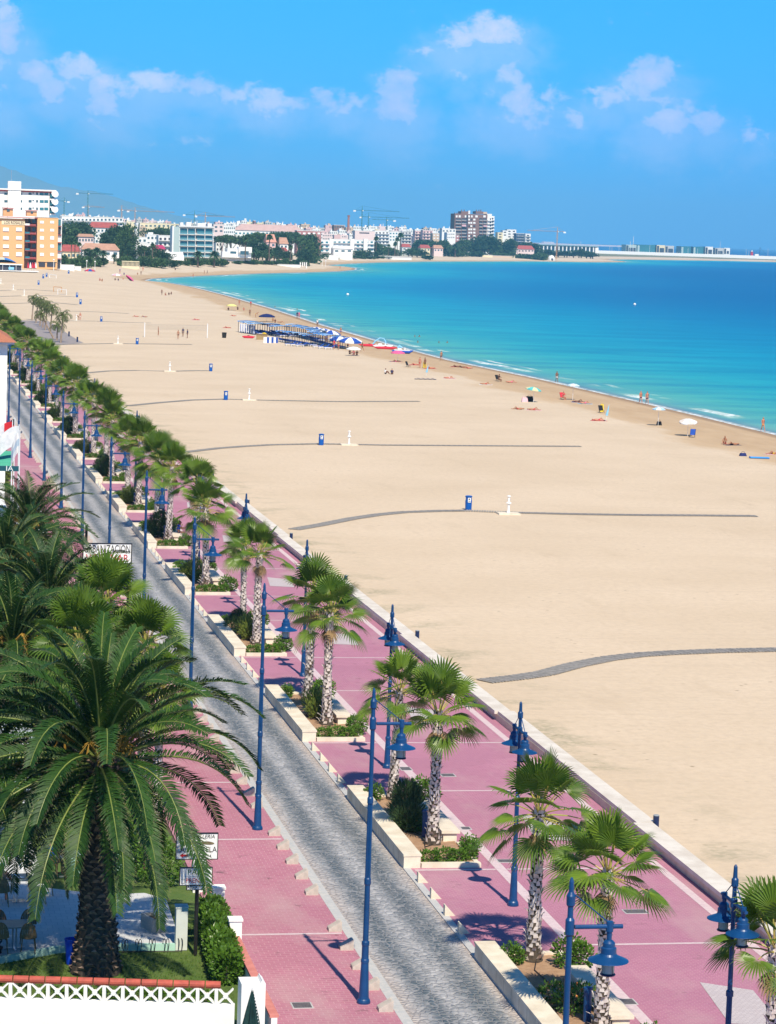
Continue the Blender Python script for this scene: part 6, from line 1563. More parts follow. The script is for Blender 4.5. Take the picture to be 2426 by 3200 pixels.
t = thing('counter', 'brown wooden hire counter with yellow bundles beside the shelters', 'counter', gp(818, 1062), -.1); b = MB(); b.box(-1.0, 0, 0, 1.1, .9, 1.0); b.build('body', cl('counter_wood', (.36, .25, .12)), t); b = MB(); b.box(-1.1, -.1, 1.002, 1.2, 1.0, 1.08); b.build('top', cl('counter_top', (.3, .2, .1)), t)
b = MB(); b.tube([(.1, .3, 1.2), (.5, .3, 1.25), (.9, .3, 1.2)], [.1, .18, .1], 8); b.build('bundle', cY, t)

# ------------------------------------------------------------------ the town across the bay
_fp = [(-200, 843), (0, 843), (190, 841), (300, 836), (430, 838), (560, 838), (700, 838), (760, 837), (860, 837), (945, 835), (965, 829), (985, 813), (1100, 811), (1290, 807), (1400, 807), (1500, 806), (1600, 809), (1700, 811), (1870, 812)]
_fy = [gp(a, c).y for a, c in _fp]; _fx = [a for a, c in _fp]
_ox = [-200, 190, 196, 380, 385, 560, 565, 700, 705, 955, 975, 1295, 1390, 1410, 1600, 1700, 1870]; _oy = [985, 985, 1030, 1040, 1090, 1100, 1170, 1180, 1230, 1240, 1530, 1530, 1700, 2100, 2150, 2190, 2450]
def RY(px, Y):
    """distance of a town object: its rank behind the visible front line of the shore at that bearing"""
    if px > 1880: return Y
    return float(np.interp(px, _fx, _fy)) + max(-70.0, (Y - float(np.interp(px, _ox, _oy)))) * 1.1 + 6
def wm(nm, c, k=.92): return mat('wall_' + nm, c, tuple(x * k for x in c), .15, .85)
WW = wm('white', (.82, .81, .79)); WC = wm('cream', (.78, .68, .46)); WP = wm('pink', (.70, .47, .46)); WG = wm('grey', (.52, .52, .52)); WT = wm('tan', (.62, .47, .34)); WO = wm('orange', (.74, .43, .20)); WPP = wm('pale_pink', (.78, .62, .60))
WB = wm('tower_brick', (.24, .135, .11)); WR = wm('red', (.42, .19, .18)); WGG = wm('green_grey', (.42, .52, .52)); RT = mat('red_roof', (.40, .09, .08), (.30, .07, .06), .5, .9); RB = mat('tan_roof', (.50, .29, .20), (.42, .23, .16), .5, .9)
GL = mat('window_glass', (.03, .07, .10), (.06, .12, .15), .3, .2, spec=.6); GLT = mat('teal_glass', (.02, .10, .16), (.05, .20, .24), .25, .2, spec=.6); SHU = mat('white_shutter', (.85, .85, .85), (.8, .8, .8), 1, .6); DK = mat('shade_and_dark_fill', (.03, .035, .05), (.05, .05, .07), .5, .8)  # DK paints the shade of recesses and openings; also dark doors, joints, windows
REDT = mat('red_trim', (.50, .08, .07), (.42, .07, .06), 1, .8)
UB = {}
def unit(m, nm):
    k = m.name + nm
    if k not in UB:
        b = MB(); b.box(-.5, -.5, -.5, .5, .5, .5); o = b.build(nm, m); UB[k] = o.data; bpy.data.objects.remove(o)
    return UB[k]
def part(nm, m, parent, x0, x1, y0, y1, z0, z1):
    """a box-shaped part given in world metres (parent sits unrotated at its own base)"""
    o = bpy.data.objects.new(nm, unit(m, nm)); COL.objects.link(o); o.parent = parent
    L = parent.location
    o.location = ((x0 + x1) / 2 - L.x, (y0 + y1) / 2 - L.y, (z0 + z1) / 2 - L.z); o.scale = (x1 - x0, y1 - y0, z1 - z0)
    return o
class Bld:
    def __init__(s, nm, lab, cat, px0, px1, yt, Y, depth, m, group=None, base=None):
        Y = RY((px0 + px1) / 2, Y); s.Y = Y; a = W(px0, yt, Y); c = W(px1, yt, Y); s.x0, s.x1 = a.x, c.x; s.zt = W((px0 + px1) / 2, yt, Y).z; s.depth = depth
        s.zb = float(terr((a.x + c.x) / 2, Y)) - .3 if base is None else base
        s.zb = max(s.zb, -.6)
        s.t = thing(nm, lab, cat, ((a.x + c.x) / 2, Y, s.zb), group=group)
        s.t['kind'] = 'thing'
        s.wall = part('wall', m, s.t, s.x0, s.x1, Y, Y + depth, s.zb, s.zt)
    def b(s, nm, m, px0, px1, y0, y1, front=-.12, back=.02, Y=None):
        """part drawn on the front: pixel box, from `front` before the wall to `back` behind it"""
        Y = s.Y if Y is None else Y
        a = W(px0, y0, Y); c = W(px1, y1, Y)
        return part(nm, m, s.t, a.x, c.x, Y + front, Y + back, c.z, a.z)
    def roof(s, m=None, over=.4, th=.35):
        return part('parapet', m or WW, s.t, s.x0 - over * .4, s.x1 + over * .4, s.Y - over * .4, s.Y + s.depth, s.zt + .002, s.zt + th)
    def grid(s, nm, m, cols, rows, front=-.12, back=.02):
        for (a, c) in cols:
            for (y0, y1) in rows: s.b(nm, m, a, c, y0, y1, front, back)
    def gable(s, m, h, over=.6):
        b = MB(); L = s.t.location; x0, x1, y0, y1 = s.x0 - over - L.x, s.x1 + over - L.x, -over, s.depth + over; z = s.zt - L.z + .01; ym = (y0 + y1) / 2
        b.add([(x0, y0, z), (x1, y0, z), (x1, y1, z), (x0, y1, z), (x0 + (x1 - x0) * .12, ym, z + h), (x1 - (x1 - x0) * .12, ym, z + h)], [(0, 1, 5, 4), (1, 2, 5), (2, 3, 4, 5), (3, 0, 4), (0, 3, 2, 1)])
        b.build('roof', m, s.t)

# tall white block with stair tower
B = Bld('white_tower_block', 'tall white apartment block with stair tower and mast, behind the orange one', 'apartment block', -70, 156, 595, 1075, 16, WW)
B.b('stair_tower', WW, 26, 61, 565.6, 842, -1.2, 6); B.b('cornice', REDT, -70, 175, 594.5, 597, -.3, 0)
B.b('slab', WW, -70, 176, 590, 594.4, -1.5, 15)
for (y0, y1) in ((602, 609), (625, 632.5), (648.5, 655.5)):
    for (a, c) in ((14, 23.5), (60, 69.5), (90, 99), (113.5, 119)): B.b('window', GL, a, c, y0, y1)
    B.b('window', GL, 102, 106.5, y0, y0 + 3)
    for (a, c) in ((125, 137), (139, 151)): B.b('window', GLT, a, c, y0, y1 + 1.5)
for i, (y0, y1) in enumerate(((602, 621), (626, 645), (650, 668))):
    B.b('balcony_shade_fill', DK, 157, 171, y0, y1, .2, 10); B.b('balcony', WW, 156.3, 172 + i, y1 - .5, y1 + 5, -1.4, 8); B.b('balcony_glass', GLT, 158, 168, y0 + 2, y1 - 2, -.4, .1)  # dark block painted as the shade inside the balcony bay
    o = MB(); 
    o.lathe([(.0, 0), (1.1, .1), (1.5, .4)], 10); d = o.build('satellite_dish', WW, B.t, (B.x1 + 1.9 - B.t.location.x, -1.9, W(172, y0 + 5, B.Y).z - B.zb)); d.rotation_euler = (1.2, 0, .3)
B.b('mast', STEEL, 36.5, 37.5, 531, 566, 1, 1.3)

# orange block with lettering
YO = 990.0
B = Bld('orange_apartment_block', 'orange apartment block with red cornice and dark gothic lettering by the beach', 'apartment block', 1, 78, 683, YO, 18, WO)
B.b('right_wing', WO, 117, 179, 679, 842, -.8, 18); B.b('recess_wall', wm('brownish', (.32, .18, .12)), 78, 117, 683, 842, 3, 16); B.b('side_bay', WW, 179, 193, 683, 842, 3, 17)
B.b('roof_cornice', REDT, -1, 118, 676.5, 682.5, -1.2, 17.5); B.b('lift_house', WO, 12, 42, 652, 676, 3, 9); B.b('lift_house_roof', REDT, 10, 44, 648.5, 652, 2.4, 9.6); B.b('lift_house', WO, 85, 117, 659, 676, 3, 9); B.b('lift_house_roof', REDT, 83, 119, 656, 659, 2.4, 9.6)
B.b('window', GL, 23, 32, 654, 661, 2.8, 3.1); B.b('window', GL, 98, 105, 660, 667, 2.8, 3.1); B.b('parapet_rim', WW, 117, 180, 677.5, 679, -1.1, 18.2)
B.b('sign_band', WC, 6, 78, 689, 704, -.15, .02)
tt = text('lettering', 'LOS ROSALES', mat('sign_brown', (.10, .03, .03), (.08, .03, .03), 3), B.t, (W(44, 696, B.Y).x - B.t.location.x, -.20, W(44, 696.5, B.Y).z - B.zb), (HP, 0, 0), 1.45, 1, .03)
tt.scale[0] = (W(75, 696, B.Y).x - W(14, 696, B.Y).x) / max(.1, tt.dimensions.x)
rows = [(711, 723), (738, 749), (764, 775), (788, 801)]
B.grid('shuttered_window', SHU, [(10, 28), (51, 69)], rows); B.grid('window_sill', REDT, [(9.5, 28.5), (50.5, 69.5)], [(r[1], r[1] + .8) for r in rows], -.2, .02)
B.grid('shuttered_window', SHU, [(125, 137), (157, 169)], [(690, 698.5), (715, 723.5), (738, 749), (764, 774), (790, 800)], -.95, -.79)
for i, yb_ in enumerate((707, 733, 759, 785, 810)):
    B.b('balcony_slab', REDT, 79, 114, yb_ - 2.5, yb_, -.2, 3); B.b('balcony_panel', GLT if i else WW, 79, 93, yb_ - 9, yb_ - 2.6, -.15, .0); B.b('balcony_panel', mat('balcony_red', (.5, .12, .12), (.42, .1, .1), 1), 94, 113, yb_ - 6, yb_ - 2.6, -.15, 0)
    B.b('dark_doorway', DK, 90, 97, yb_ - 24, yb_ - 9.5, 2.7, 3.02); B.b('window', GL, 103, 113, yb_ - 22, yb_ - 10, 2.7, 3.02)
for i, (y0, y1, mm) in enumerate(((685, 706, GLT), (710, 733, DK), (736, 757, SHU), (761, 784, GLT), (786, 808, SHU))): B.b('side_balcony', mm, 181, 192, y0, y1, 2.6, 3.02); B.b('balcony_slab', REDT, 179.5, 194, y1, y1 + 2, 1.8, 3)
B.b('ground_opening_shade', DK, 121, 141, 819, 834, -1.0, -.79); B.b('ground_opening_shade', DK, 147, 173, 819, 834, -1.0, -.79); B.b('lintel', WC, 118, 178, 816, 818.5, -1.2, -.79); B.b('ground_opening_shade', DK, 92, 113, 814, 838, 2.7, 3.02); B.b('side_opening_shade', DK, 180, 190, 813, 838, 2.6, 3.02)  # dark plates on solid walls paint the shade inside the openings
# beach bar
YB_ = 950.0
B = Bld('beach_bar', 'open beach bar with a domed blue and white canvas roof', 'bar', -40, 68, 826, YB_, 8, DK)  # solid near-black body stands in for the shade under the roof
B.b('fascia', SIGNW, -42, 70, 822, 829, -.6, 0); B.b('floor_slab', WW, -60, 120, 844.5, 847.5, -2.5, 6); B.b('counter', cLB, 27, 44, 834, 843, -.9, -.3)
for x in (-20, 8, 30, 50, 67): B.b('post', WG, x, x + 1.2, 828, 845, -.5, -.3)
b = MB(); xa, xb = W(-40, 826, B.Y).x - B.t.location.x, W(56, 826, B.Y).x - B.t.location.x; z0 = W(10, 822, B.Y).z - B.zb; z1 = W(10, 811.5, B.Y).z - B.zb; n_ = 14
for i in range(n_ + 1):
    f = i / n_; z = z0 + (z1 - z0) * math.sin(f * math.pi) ** .8; b.v += [(xa + (xb - xa) * f, -.5, z), (xa + (xb - xa) * f, 3.5, z + .8 * math.sin(f * math.pi)), (xa + (xb - xa) * f, 8, z0)]; b.uv += [(0, 0)] * 3
for i in range(n_):
    for j in range(2): a = i * 3 + j; b.f.append((a, a + 3, a + 4, a + 1)); b.m.append(1 if 4 <= i < 8 and j == 0 else 0)
b.v += [(xa, -.5, z0), (xb, -.5, z0)]; b.uv += [(0, 0)] * 2
b.build('canvas_roof', [cl('dome_blue', (.06, .22, .60)), cl('dome_yellow', (.60, .62, .50))], B.t)
for i, (px, m_) in enumerate(((95, cW), (101, cR), (107, cR), (112, cW), (88, cR))):
    t = thing('folded_parasol', f'{ordw(i)} folded cafe parasol before the orange block, from the left of five', 'parasol', gp(px if i < 4 else 88, 846), group='folded cafe parasols'); b = MB(); b.tube([(0, 0, 0), (0, 0, 3)], .06, 5); b.build('pole', WN, t); b = MB(); b.tube([(0, 0, 1.0), (0, 0, 2.0), (0, 0, 3.0)], [.45, .3, .05], 7); b.build('canopy', m_, t)
B = Bld('white_screen', 'white canvas screen standing before the orange block ground floor', 'screen', 131, 155, 832, 940, .3, WW); B.b('blue_print', cB, 134, 146, 838, 841, -.1, .0)
B = Bld('garden_wall', 'white garden wall right of the orange apartment block', 'wall', 190, 233, 827, 1010, .5, WW); B.b('cap', WG, 189, 234, 826, 827, -.1, .6)
B = Bld('garden_wall', 'second white garden wall farther right with dark planting above', 'wall', 233, 254, 832, 1010, .5, WW); B.b('cap', WG, 233, 255, 831, 832, -.1, .6)
t = thing('parked_car', 'small dark car parked against the white garden wall', 'car', gp(218, 842)); b = MB()
b.add([(-2, -.8, .35), (2, -.8, .35), (2, .8, .35), (-2, .8, .35), (-2, -.8, .95), (2, -.8, .95), (2, .8, .95), (-2, .8, .95), (-1.3, -.7, 1.5), (1.0, -.7, 1.5), (1.0, .7, 1.5), (-1.3, .7, 1.5)], [(0, 1, 5, 4), (1, 2, 6, 5), (2, 3, 7, 6), (3, 0, 4, 7), (4, 5, 9, 8), (5, 6, 10, 9), (6, 7, 11, 10), (7, 4, 8, 11), (8, 9, 10, 11)])
b.build('body', mat('car_paint', (.02, .025, .06), (.02, .02, .05), 1, .25, spec=.6), t); b = MB(); b.add([(-1.5, -.79, 1.0), (1.4, -.79, 1.0), (.9, -.72, 1.42), (-1.2, -.72, 1.42)], [(0, 1, 2, 3)]); b.build('window', GL, t)
for x in (-1.2, 1.2):
    for y in (-.8, .8): b = MB(); b.tube([(x, y - .1, .33), (x, y + .1, .33)], .33, 12); b.build('wheel', BLACK, t)

# glass-fronted apartment block
B = Bld('glass_apartment_block', 'five-storey block with long teal glass balconies and a blank grey side', 'apartment block', 560, 669, 706, 1330, 16, WG)
B.b('blank_side', WGG, 541, 560, 708, 800, -1.5, 10); B.b('stair_edge', WW, 538.5, 541, 706, 800, -1.6, 10)
ys = [711, 732.5, 750.5, 769, 787.5, 803]
for i in range(5):
    B.b('slab', WW, 560.5, 670, ys[i], ys[i] + 3, -1.6, 0)
    k = [(562, 585), (586.5, 609), (616, 639), (640.5, 664)]
    for j, (a, c) in enumerate(k): B.b('glazing', GLT, a, c, ys[i] + 4, ys[i + 1] - 6, -.3, .02); B.b('balcony_glass', mat('balcony_glass', (.10, .26, .32), (.14, .32, .38), .3, .2, spec=.6), a, c, ys[i + 1] - 6, ys[i + 1] - .5, -1.5, -1.4)
    B.b('dark_panel', DK, 610, 615, ys[i] + 4, ys[i + 1] - 6, -.35, .02)
    for a in (560.8, 585.3, 609.4, 639.3, 664.6): B.b('fin', WW, a, a + 1.0, ys[i] + 3, ys[i + 1], -1.6, -1.35)
B.b('slab', WW, 560.5, 670, 803, 806, -1.6, 0)
for (a, c, y) in ((566, 575, 695), (585, 600, 694), (620, 645, 697), (652, 664, 698)): B.b('roof_hut', WW, a, c, y, 709, 3, 9)
B.b('roof_slab', WW, 559, 671, 708.5, 711, -1.9, 14)
# brown tower
B = Bld('brown_tower_block', 'tall brown brick tower block with balconies, right of the town', 'apartment block', 1422, 1524, 669, 2420, 22, WB)
B.b('top_storey', WB, 1443, 1470, 660, 669, 2, 18); B.b('top_storey', WB, 1489, 1512, 660, 669, 2, 18); B.b('white_tank', WW, 1465, 1470, 658, 669, 1, 6); B.b('top_storey', WT, 1512, 1524, 662, 669, 2, 14)
B.b('rounded_wing', WW, 1524, 1537, 668, 745, 3, 20); B.b('rounded_wing', WW, 1537, 1547, 675, 745, 6, 20)
fl = 10.2; y0 = 682
for i in range(7):
    y = y0 + i * fl
    for (a, c) in ((1424, 1441), (1443, 1457), (1498, 1508), (1510, 1521)): B.b('balcony_shade_fill', DK, a, c, y, y + 7, -.15, .02); B.b('balcony_rail', mat('rail_grey', (.38, .40, .42), (.3, .32, .34), 1), a, c, y + 4.6, y + 7.6, -1.6, -1.3)  # dark plate on the wall paints the balcony shade, nothing is recessed
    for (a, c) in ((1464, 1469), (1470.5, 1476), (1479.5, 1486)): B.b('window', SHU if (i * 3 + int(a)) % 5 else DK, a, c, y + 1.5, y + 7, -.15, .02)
    B.b('balcony_shade_fill', DK, 1533, 1536.5, y, y + 5.5, 2.8, 3.02); B.b('balcony', WW, 1525, 1539, y + 5.6, y + 8.6, 1.2, 3); B.b('balcony', WW, 1538, 1549, y + 4, y + 7, 4.5, 6); B.b('balcony_shade_fill', DK, 1539, 1546, y - 1.5, y + 3.6, 5.8, 6.02)
for (a, c) in ((1425, 1430), (1434, 1440), (1453, 1458), (1464, 1469), (1473, 1477), (1486, 1493), (1511, 1518)): B.b('window', SHU, a, c, 673, 679.5, -.15, .02)
B.b('awning', cPP, 1443, 1456, 702, 708, -2.2, -1.5); B.b('awning', cPP, 1510, 1521, 704, 709, -2.2, -1.5); B.b('dark_joint', DK, 1458, 1460, 672, 752, -.2, .02)
for x in (1424, 1430, 1434, 1446, 1454, 1492, 1500, 1506, 1516): B.b('chimney', WB, x, x + 1.5, 655 if 1443 < x < 1512 else 664.5, 662 if 1443 < x < 1512 else 669, 5, 7)

# named villas and blocks (x0, x1, ytop, Y, depth, wall, roof, windows cols, rows, label)
def blk(x0, x1, yt, Y, m, lab, nw=3, nr=1, rf=None, h=2.2, wmat=None, cat='building', nm='house', wy=None, slab=False, ybot=None):
    B = Bld(nm, lab, cat, x0, x1, yt, Y, 12, m)
    pm = F_ / B.Y; fh = 3.1 * pm
    if rf: B.gable(rf, h)
    else: B.roof(m if m in (WW, WC) else WW)
    wd = (x1 - x0) / nw
    for j in range(nr):
        ya = yt + fh * (j + .35); yb2 = ya + fh * .42
        for i in range(nw): B.b('window', wmat or GL, x0 + wd * (i + .22), x0 + wd * (i + .72), ya, yb2)
        if slab: B.b('balcony', WW if m != WW else WG, x0 + .5, x1 - .5, yt + fh * (j + .82), yt + fh * (j + 1.02), -1.4, -.1)
    return B
blk(193, 385, 679, 1650, WW, 'long white apartment row behind the trees, right of the white tower', 16, 2, slab=True, nm='apartment_row', cat='apartment block').b('chimneys_hut', WW, 216, 226, 668, 679, 2, 6)
blk(280, 373, 712, 1500, WW, 'long house with a bright red roof under the white apartment row', 8, 1, RT, 3.5)
blk(297, 322, 727, 1350, WW, 'small white cube house between dark trees', 2, 2)
blk(246, 293, 740, 1300, WPP, 'low long pink house with a tan roof behind three palms', 5, 1, RB, 1.5)
blk(258, 373, 781, 1130, WW, 'white villa with a broad tan hipped roof behind date palms', 5, 1, RB, 3.0)
blk(196, 250, 786, 1120, WC, 'cream house with dark red roof beside the orange block', 4, 1, RT, 3.0)
blk(403, 460, 742, 1330, WW, 'white terraced house with a pink awning floor', 4, 2, slab=True)
blk(410, 478, 762, 1250, WW, 'white villa with a deep shaded balcony', 4, 2, slab=True, wmat=DK)
blk(459, 495, 734, 1370, WW, 'tall white house with square roof hut', 3, 2).b('roof_hut', WW, 465, 480, 726, 734, 2, 6)
blk(496, 538, 737, 1330, WW, 'white balcony block beside the glass-fronted block', 3, 3, slab=True, wmat=DK)
blk(480, 515, 778, 1230, WP, 'small house with a raspberry red roof', 3, 1, mat('raspberry', (.5, .04, .14), (.4, .03, .1), 1), 2)
blk(438, 560, 699, 1900, WC, 'pale orange long block in the rear left of the glass-fronted block', 9, 1)
b0 = thing('white_tarpaulin', 'big sloping white tarpaulin roof left of the glass-fronted block', 'roof', (0, 0, 0)); b = MB(); yt_ = RY(540, 1190); p = [W(497, 806, yt_), W(505, 787, yt_ + 6), W(572, 788, yt_ + 6), W(577, 812, yt_)]; b.add([tuple(v) for v in p] + [(v.x, v.y, v.z - .4) for v in p], [(0, 3, 2, 1), (4, 5, 6, 7), (0, 4, 7, 3), (1, 2, 6, 5), (0, 1, 5, 4), (3, 7, 6, 2)]); b.build('sheet', WW, b0); b = MB()
for v in p: b.tube([(v.x, v.y, 3.5), (v.x, v.y, v.z - .4)], .15, 5)
b.build('posts_frame', WN, b0)
B = Bld('balustrade', 'cream terrace balustrade on the edge of the far beach', 'balustrade', 381, 436, 832, 1080, 1, WC); B.b('rail', WC, 381, 436, 815, 819, -.2, .8)
for i in range(14): B.b('baluster', WC, 382 + i * 4, 383.3 + i * 4, 819, 832, 0, .4)
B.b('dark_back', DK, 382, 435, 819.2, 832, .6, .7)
blk(668, 700, 702, 1800, WPP, 'plain pinkish grey slab house right of the glass-fronted block', 2, 2, nm='slab_house')
blk(676, 694, 740, 1500, WW, 'white house with two rows of small windows behind pines', 2, 3, wmat=DK)
blk(700, 736, 706, 1900, WW, 'white arcaded house above the pines', 6, 2)
blk(733, 950, 722, 1850, WW, 'very long low school-like building with a pinkish roof and blue window band', 18, 1, mat('pinkish_roof', (.52, .36, .33), (.45, .3, .28), .5), 5, wmat=GLT)
B = blk(712, 786, 779, 1290, WW, 'modern white villa with a dark picture window on the far beach', 2, 1); B.b('upper_floor', WW, 745, 786, 771, 790, -2, 6); B.b('picture_window', GL, 750, 776, 784, 796, -2.1, -1.9); B.b('stair', WW, 695, 714, 786, 812, -1, 6); B.b('terrace_slab', WW, 690, 790, 803, 806, -4, 0)
blk(834, 862, 757, 1450, WP, 'steep white and terracotta gabled house among the trees', 2, 1, mat('salmon_roof', (.62, .30, .22), (.55, .26, .2), 1), 5)
blk(876, 900, 762, 1450, WW, 'white house with a pointed tan roof among dark trees', 2, 2, RB, 4)
blk(872, 898, 784, 1380, WP, 'low house with two red eaves behind the tall fan palms', 2, 1, RT, 2)
blk(929, 1005, 722, 1750, WR, 'dark red block with a white base floor', 5, 1, wmat=SHU)
blk(985, 1030, 750, 1620, WW, 'left wing of the white terraces, hung with ivy', 3, 3, slab=True, wmat=GLT)
B = blk(1040, 1170, 750, 1620, WW, 'long white three-storey terraces with broad white piers', 9, 3, slab=True, wmat=GLT)
for x in (1029, 1094, 1136): B.b('pier', WW, x, x + 11, 746, 792, -2.6, 0)
blk(1043, 1103, 777, 1530, WW, 'white gabled villa in front of the white terraces', 3, 1, WW, 2.2)
blk(1110, 1172, 722, 1800, WPP, 'plain pale pink blocky building with blank walls', 1, 1, wmat=DK)
blk(1172, 1216, 722, 1830, WW, 'white apartment house with short dark balconies', 4, 4, slab=True, wmat=DK)
blk(1217, 1254, 724, 1850, WW, 'white and teal glazed house with arcade top floor', 4, 3, wmat=GLT)
blk(1256, 1286, 723, 1880, WG, 'grey-white building with columned facade', 3, 4, slab=True, wmat=DK)
blk(1298, 1318, 722, 1950, WP, 'narrow rose pink apartment house', 2, 3, slab=True, wmat=DK); blk(1322, 1353, 720, 1960, WP, 'wide rose pink apartment house with long balconies', 3, 3, slab=True, wmat=DK)
blk(1353, 1384, 730, 1950, WT, 'brick-framed apartment house with white arched bays', 3, 2, wmat=SHU); blk(1383, 1436, 734, 2300, WR, 'red brick house left of the brown tower', 5, 2, wmat=SHU)
blk(1382, 1425, 716, 2150, WW, 'white upper block between red brick house and brown tower', 4, 1)
blk(1315, 1345, 775, 1750, WC, 'cream villa with red hipped roof by the far beach', 3, 1, RT, 3); blk(1357, 1385, 776, 1780, WPP, 'pale villa with tan roof right of the cream one', 3, 1, RB, 3)
blk(1258, 1284, 772, 1720, WW, 'white villa with a red roof behind tall dark palms', 2, 1, RT, 3)
blk(1556, 1572, 727, 2500, WC, 'cream left section of the stepped apartment group', 1, 4, wmat=DK); blk(1572, 1586, 721, 2505, WW, 'tall white stair section of the stepped apartment group', 1, 2, wmat=DK); blk(1586, 1614, 718, 2515, WW, 'white middle section of the stepped apartment group', 2, 3, wmat=DK)
blk(1614, 1643, 730, 2500, wm('blue_grey', (.10, .16, .26)), 'dark blue section of the stepped apartment group', 4, 3, wmat=DK, slab=True); blk(1643, 1659, 731, 2495, WW, 'white balcony end of the stepped apartment group', 1, 4, slab=True, wmat=DK)
blk(1592, 1618, 773, 2330, WPP, 'two-storey pale pink villa with red roof near the water', 2, 2, RT, 2.5, wmat=DK); blk(1619, 1670, 779, 2340, WPP, 'long pink villa with a bright red hipped roof', 5, 1, RT, 4, wmat=DK)
blk(1519, 1550, 782, 2330, WW, 'low white villa with a red roof under big trees', 4, 1, RT, 3); blk(1448, 1462, 782, 2330, WW, 'tiny gabled house with red roof, left of a pair', 1, 1, RT, 4); blk(1465, 1474, 783, 2340, WW, 'tiny gabled house with red roof, right of a pair', 1, 1, RT, 4); blk(1421, 1432, 785, 2320, WW, 'small white hut between palms by the far beach', 1, 1)
B = Bld('harbour_shed', 'long flat blue-grey harbour canopy on white columns', 'shed', 1679, 1866, 768, 2950, 20, mat('shed_grey', (.20, .30, .38), (.16, .26, .34), .1)); B.b('roof_edge', mat('shed_roof', (.22, .36, .42), (.2, .32, .38), .1), 1672, 1868, 765, 769, -6, 22)
for i in range(16): x = 1683 + i * 12; B.b('column', WW, x, x + 2.5, 769, 792, -5, -4)
B.b('end_wall', WW, 1858, 1867, 774, 795, -5.5, 20)
t = thing('dome', 'small white dome among the trees by the crane', 'dome', W(1724, 800, 2700)); t.location.z = float(terr(t.location.x, 2700)); b = MB(); b.lathe([(3.6, 0), (3.6, 1.5), (3.2, 3.2), (2.2, 4.5), (.8, 5.2), (0, 5.3)], 16); b.build('shell', WW, t); b = MB(); b.box(-1, -3.75, 0, 1, -3.3, 2.2); b.build('door', DK, t)
# harbour: sheds, wharf, lighthouse, boats
HY = 4700.0
B = Bld('wharf_wall', 'long white harbour wall above the far pinkish shore at the right', 'wall', 1868, 2560, 794, 4330, 8, WW, base=-.2)
for i, (a, c, yt, m_, lab) in enumerate([(1957, 1990, 765, WGG, 'first teal harbour warehouse, left of the tall masts'), (1992, 2048, 765, GLT, 'wide dark teal harbour warehouse behind tall masts'), (2053, 2079, 766, WC, 'cream and white harbour building with a stepped roof'), (2080, 2107, 768, WG, 'white-framed harbour building with a dark doorway'),
        (2129, 2160, 770, GLT, 'teal warehouse in the middle of the harbour row'), (2167, 2199, 771, GLT, 'teal warehouse right of the middle of the harbour row'), (2205, 2229, 771, WW, 'white open-fronted harbour frame building'), (2236, 2262, 775, WG, 'blue-grey low harbour building beside the thin mast'), (2263, 2282, 775, WW, 'white-framed blue harbour building at the right end of the row')]):
    B = Bld('warehouse', lab, 'warehouse', a, c, yt, HY + i * 2, 30, m_, base=-.2); B.b('gable_panel', WGG if m_ is GLT else DK, a + 1, a + 6, yt + 2, 793, -.6, 0)
    if m_ is not GLT: B.b('doorway', DK, a + 9, c - 4, yt + 9, 793, -.5, 0)
t = thing('harbour_light', 'red cylindrical harbour light tower on the far mole', 'lighthouse', W(2349.5, 800, 4400)); t.location.z = -.2; b = MB(); hh = W(2349, 788, 4400).z; b.lathe([(2.6, 0), (2.4, hh), (2.9, hh + .2), (2.9, hh + .8)], 14); b.build('tower', mat('signal_red', (.60, .01, .05), (.5, .01, .04), .3), t); b = MB(); b.lathe([(1.0, hh + .81), (1.0, hh + 2.5), (.2, hh + 3.4)], 10); b.build('lantern', WW, t)
t = thing('fishing_boat', 'dark fishing boat with tall rigging beyond the far mole', 'boat', W(2375, 798, 4800)); t.location.z = SEA; b = MB(); b.add([(-16, -3, 4), (16, -3, 5.5), (19, 0, 7), (16, 3, 5.5), (-16, 3, 4), (-14, -2, 0), (13, -2, 0), (13, 2, 0), (-14, 2, 0)], [(0, 1, 6, 5), (1, 2, 6), (2, 3, 7, 6), (3, 4, 8, 7), (4, 0, 5, 8), (0, 4, 3, 2, 1)]); b.build('hull', mat('hull_dark', (.02, .05, .12), (.02, .04, .1), .3), t); b = MB(); b.box(-10, -2, 4.3, -3, 2, 9); b.build('wheelhouse', WW, t)
b = MB(); b.tube([(-1, 0, 4), (0, 0, 22)], .3, 5); b.tube([(0, 0, 21), (15, 0, 6)], .12, 4); b.tube([(0, 0, 21), (-15, 0, 5)], .12, 4); b.build('rigging', BLACK, t)
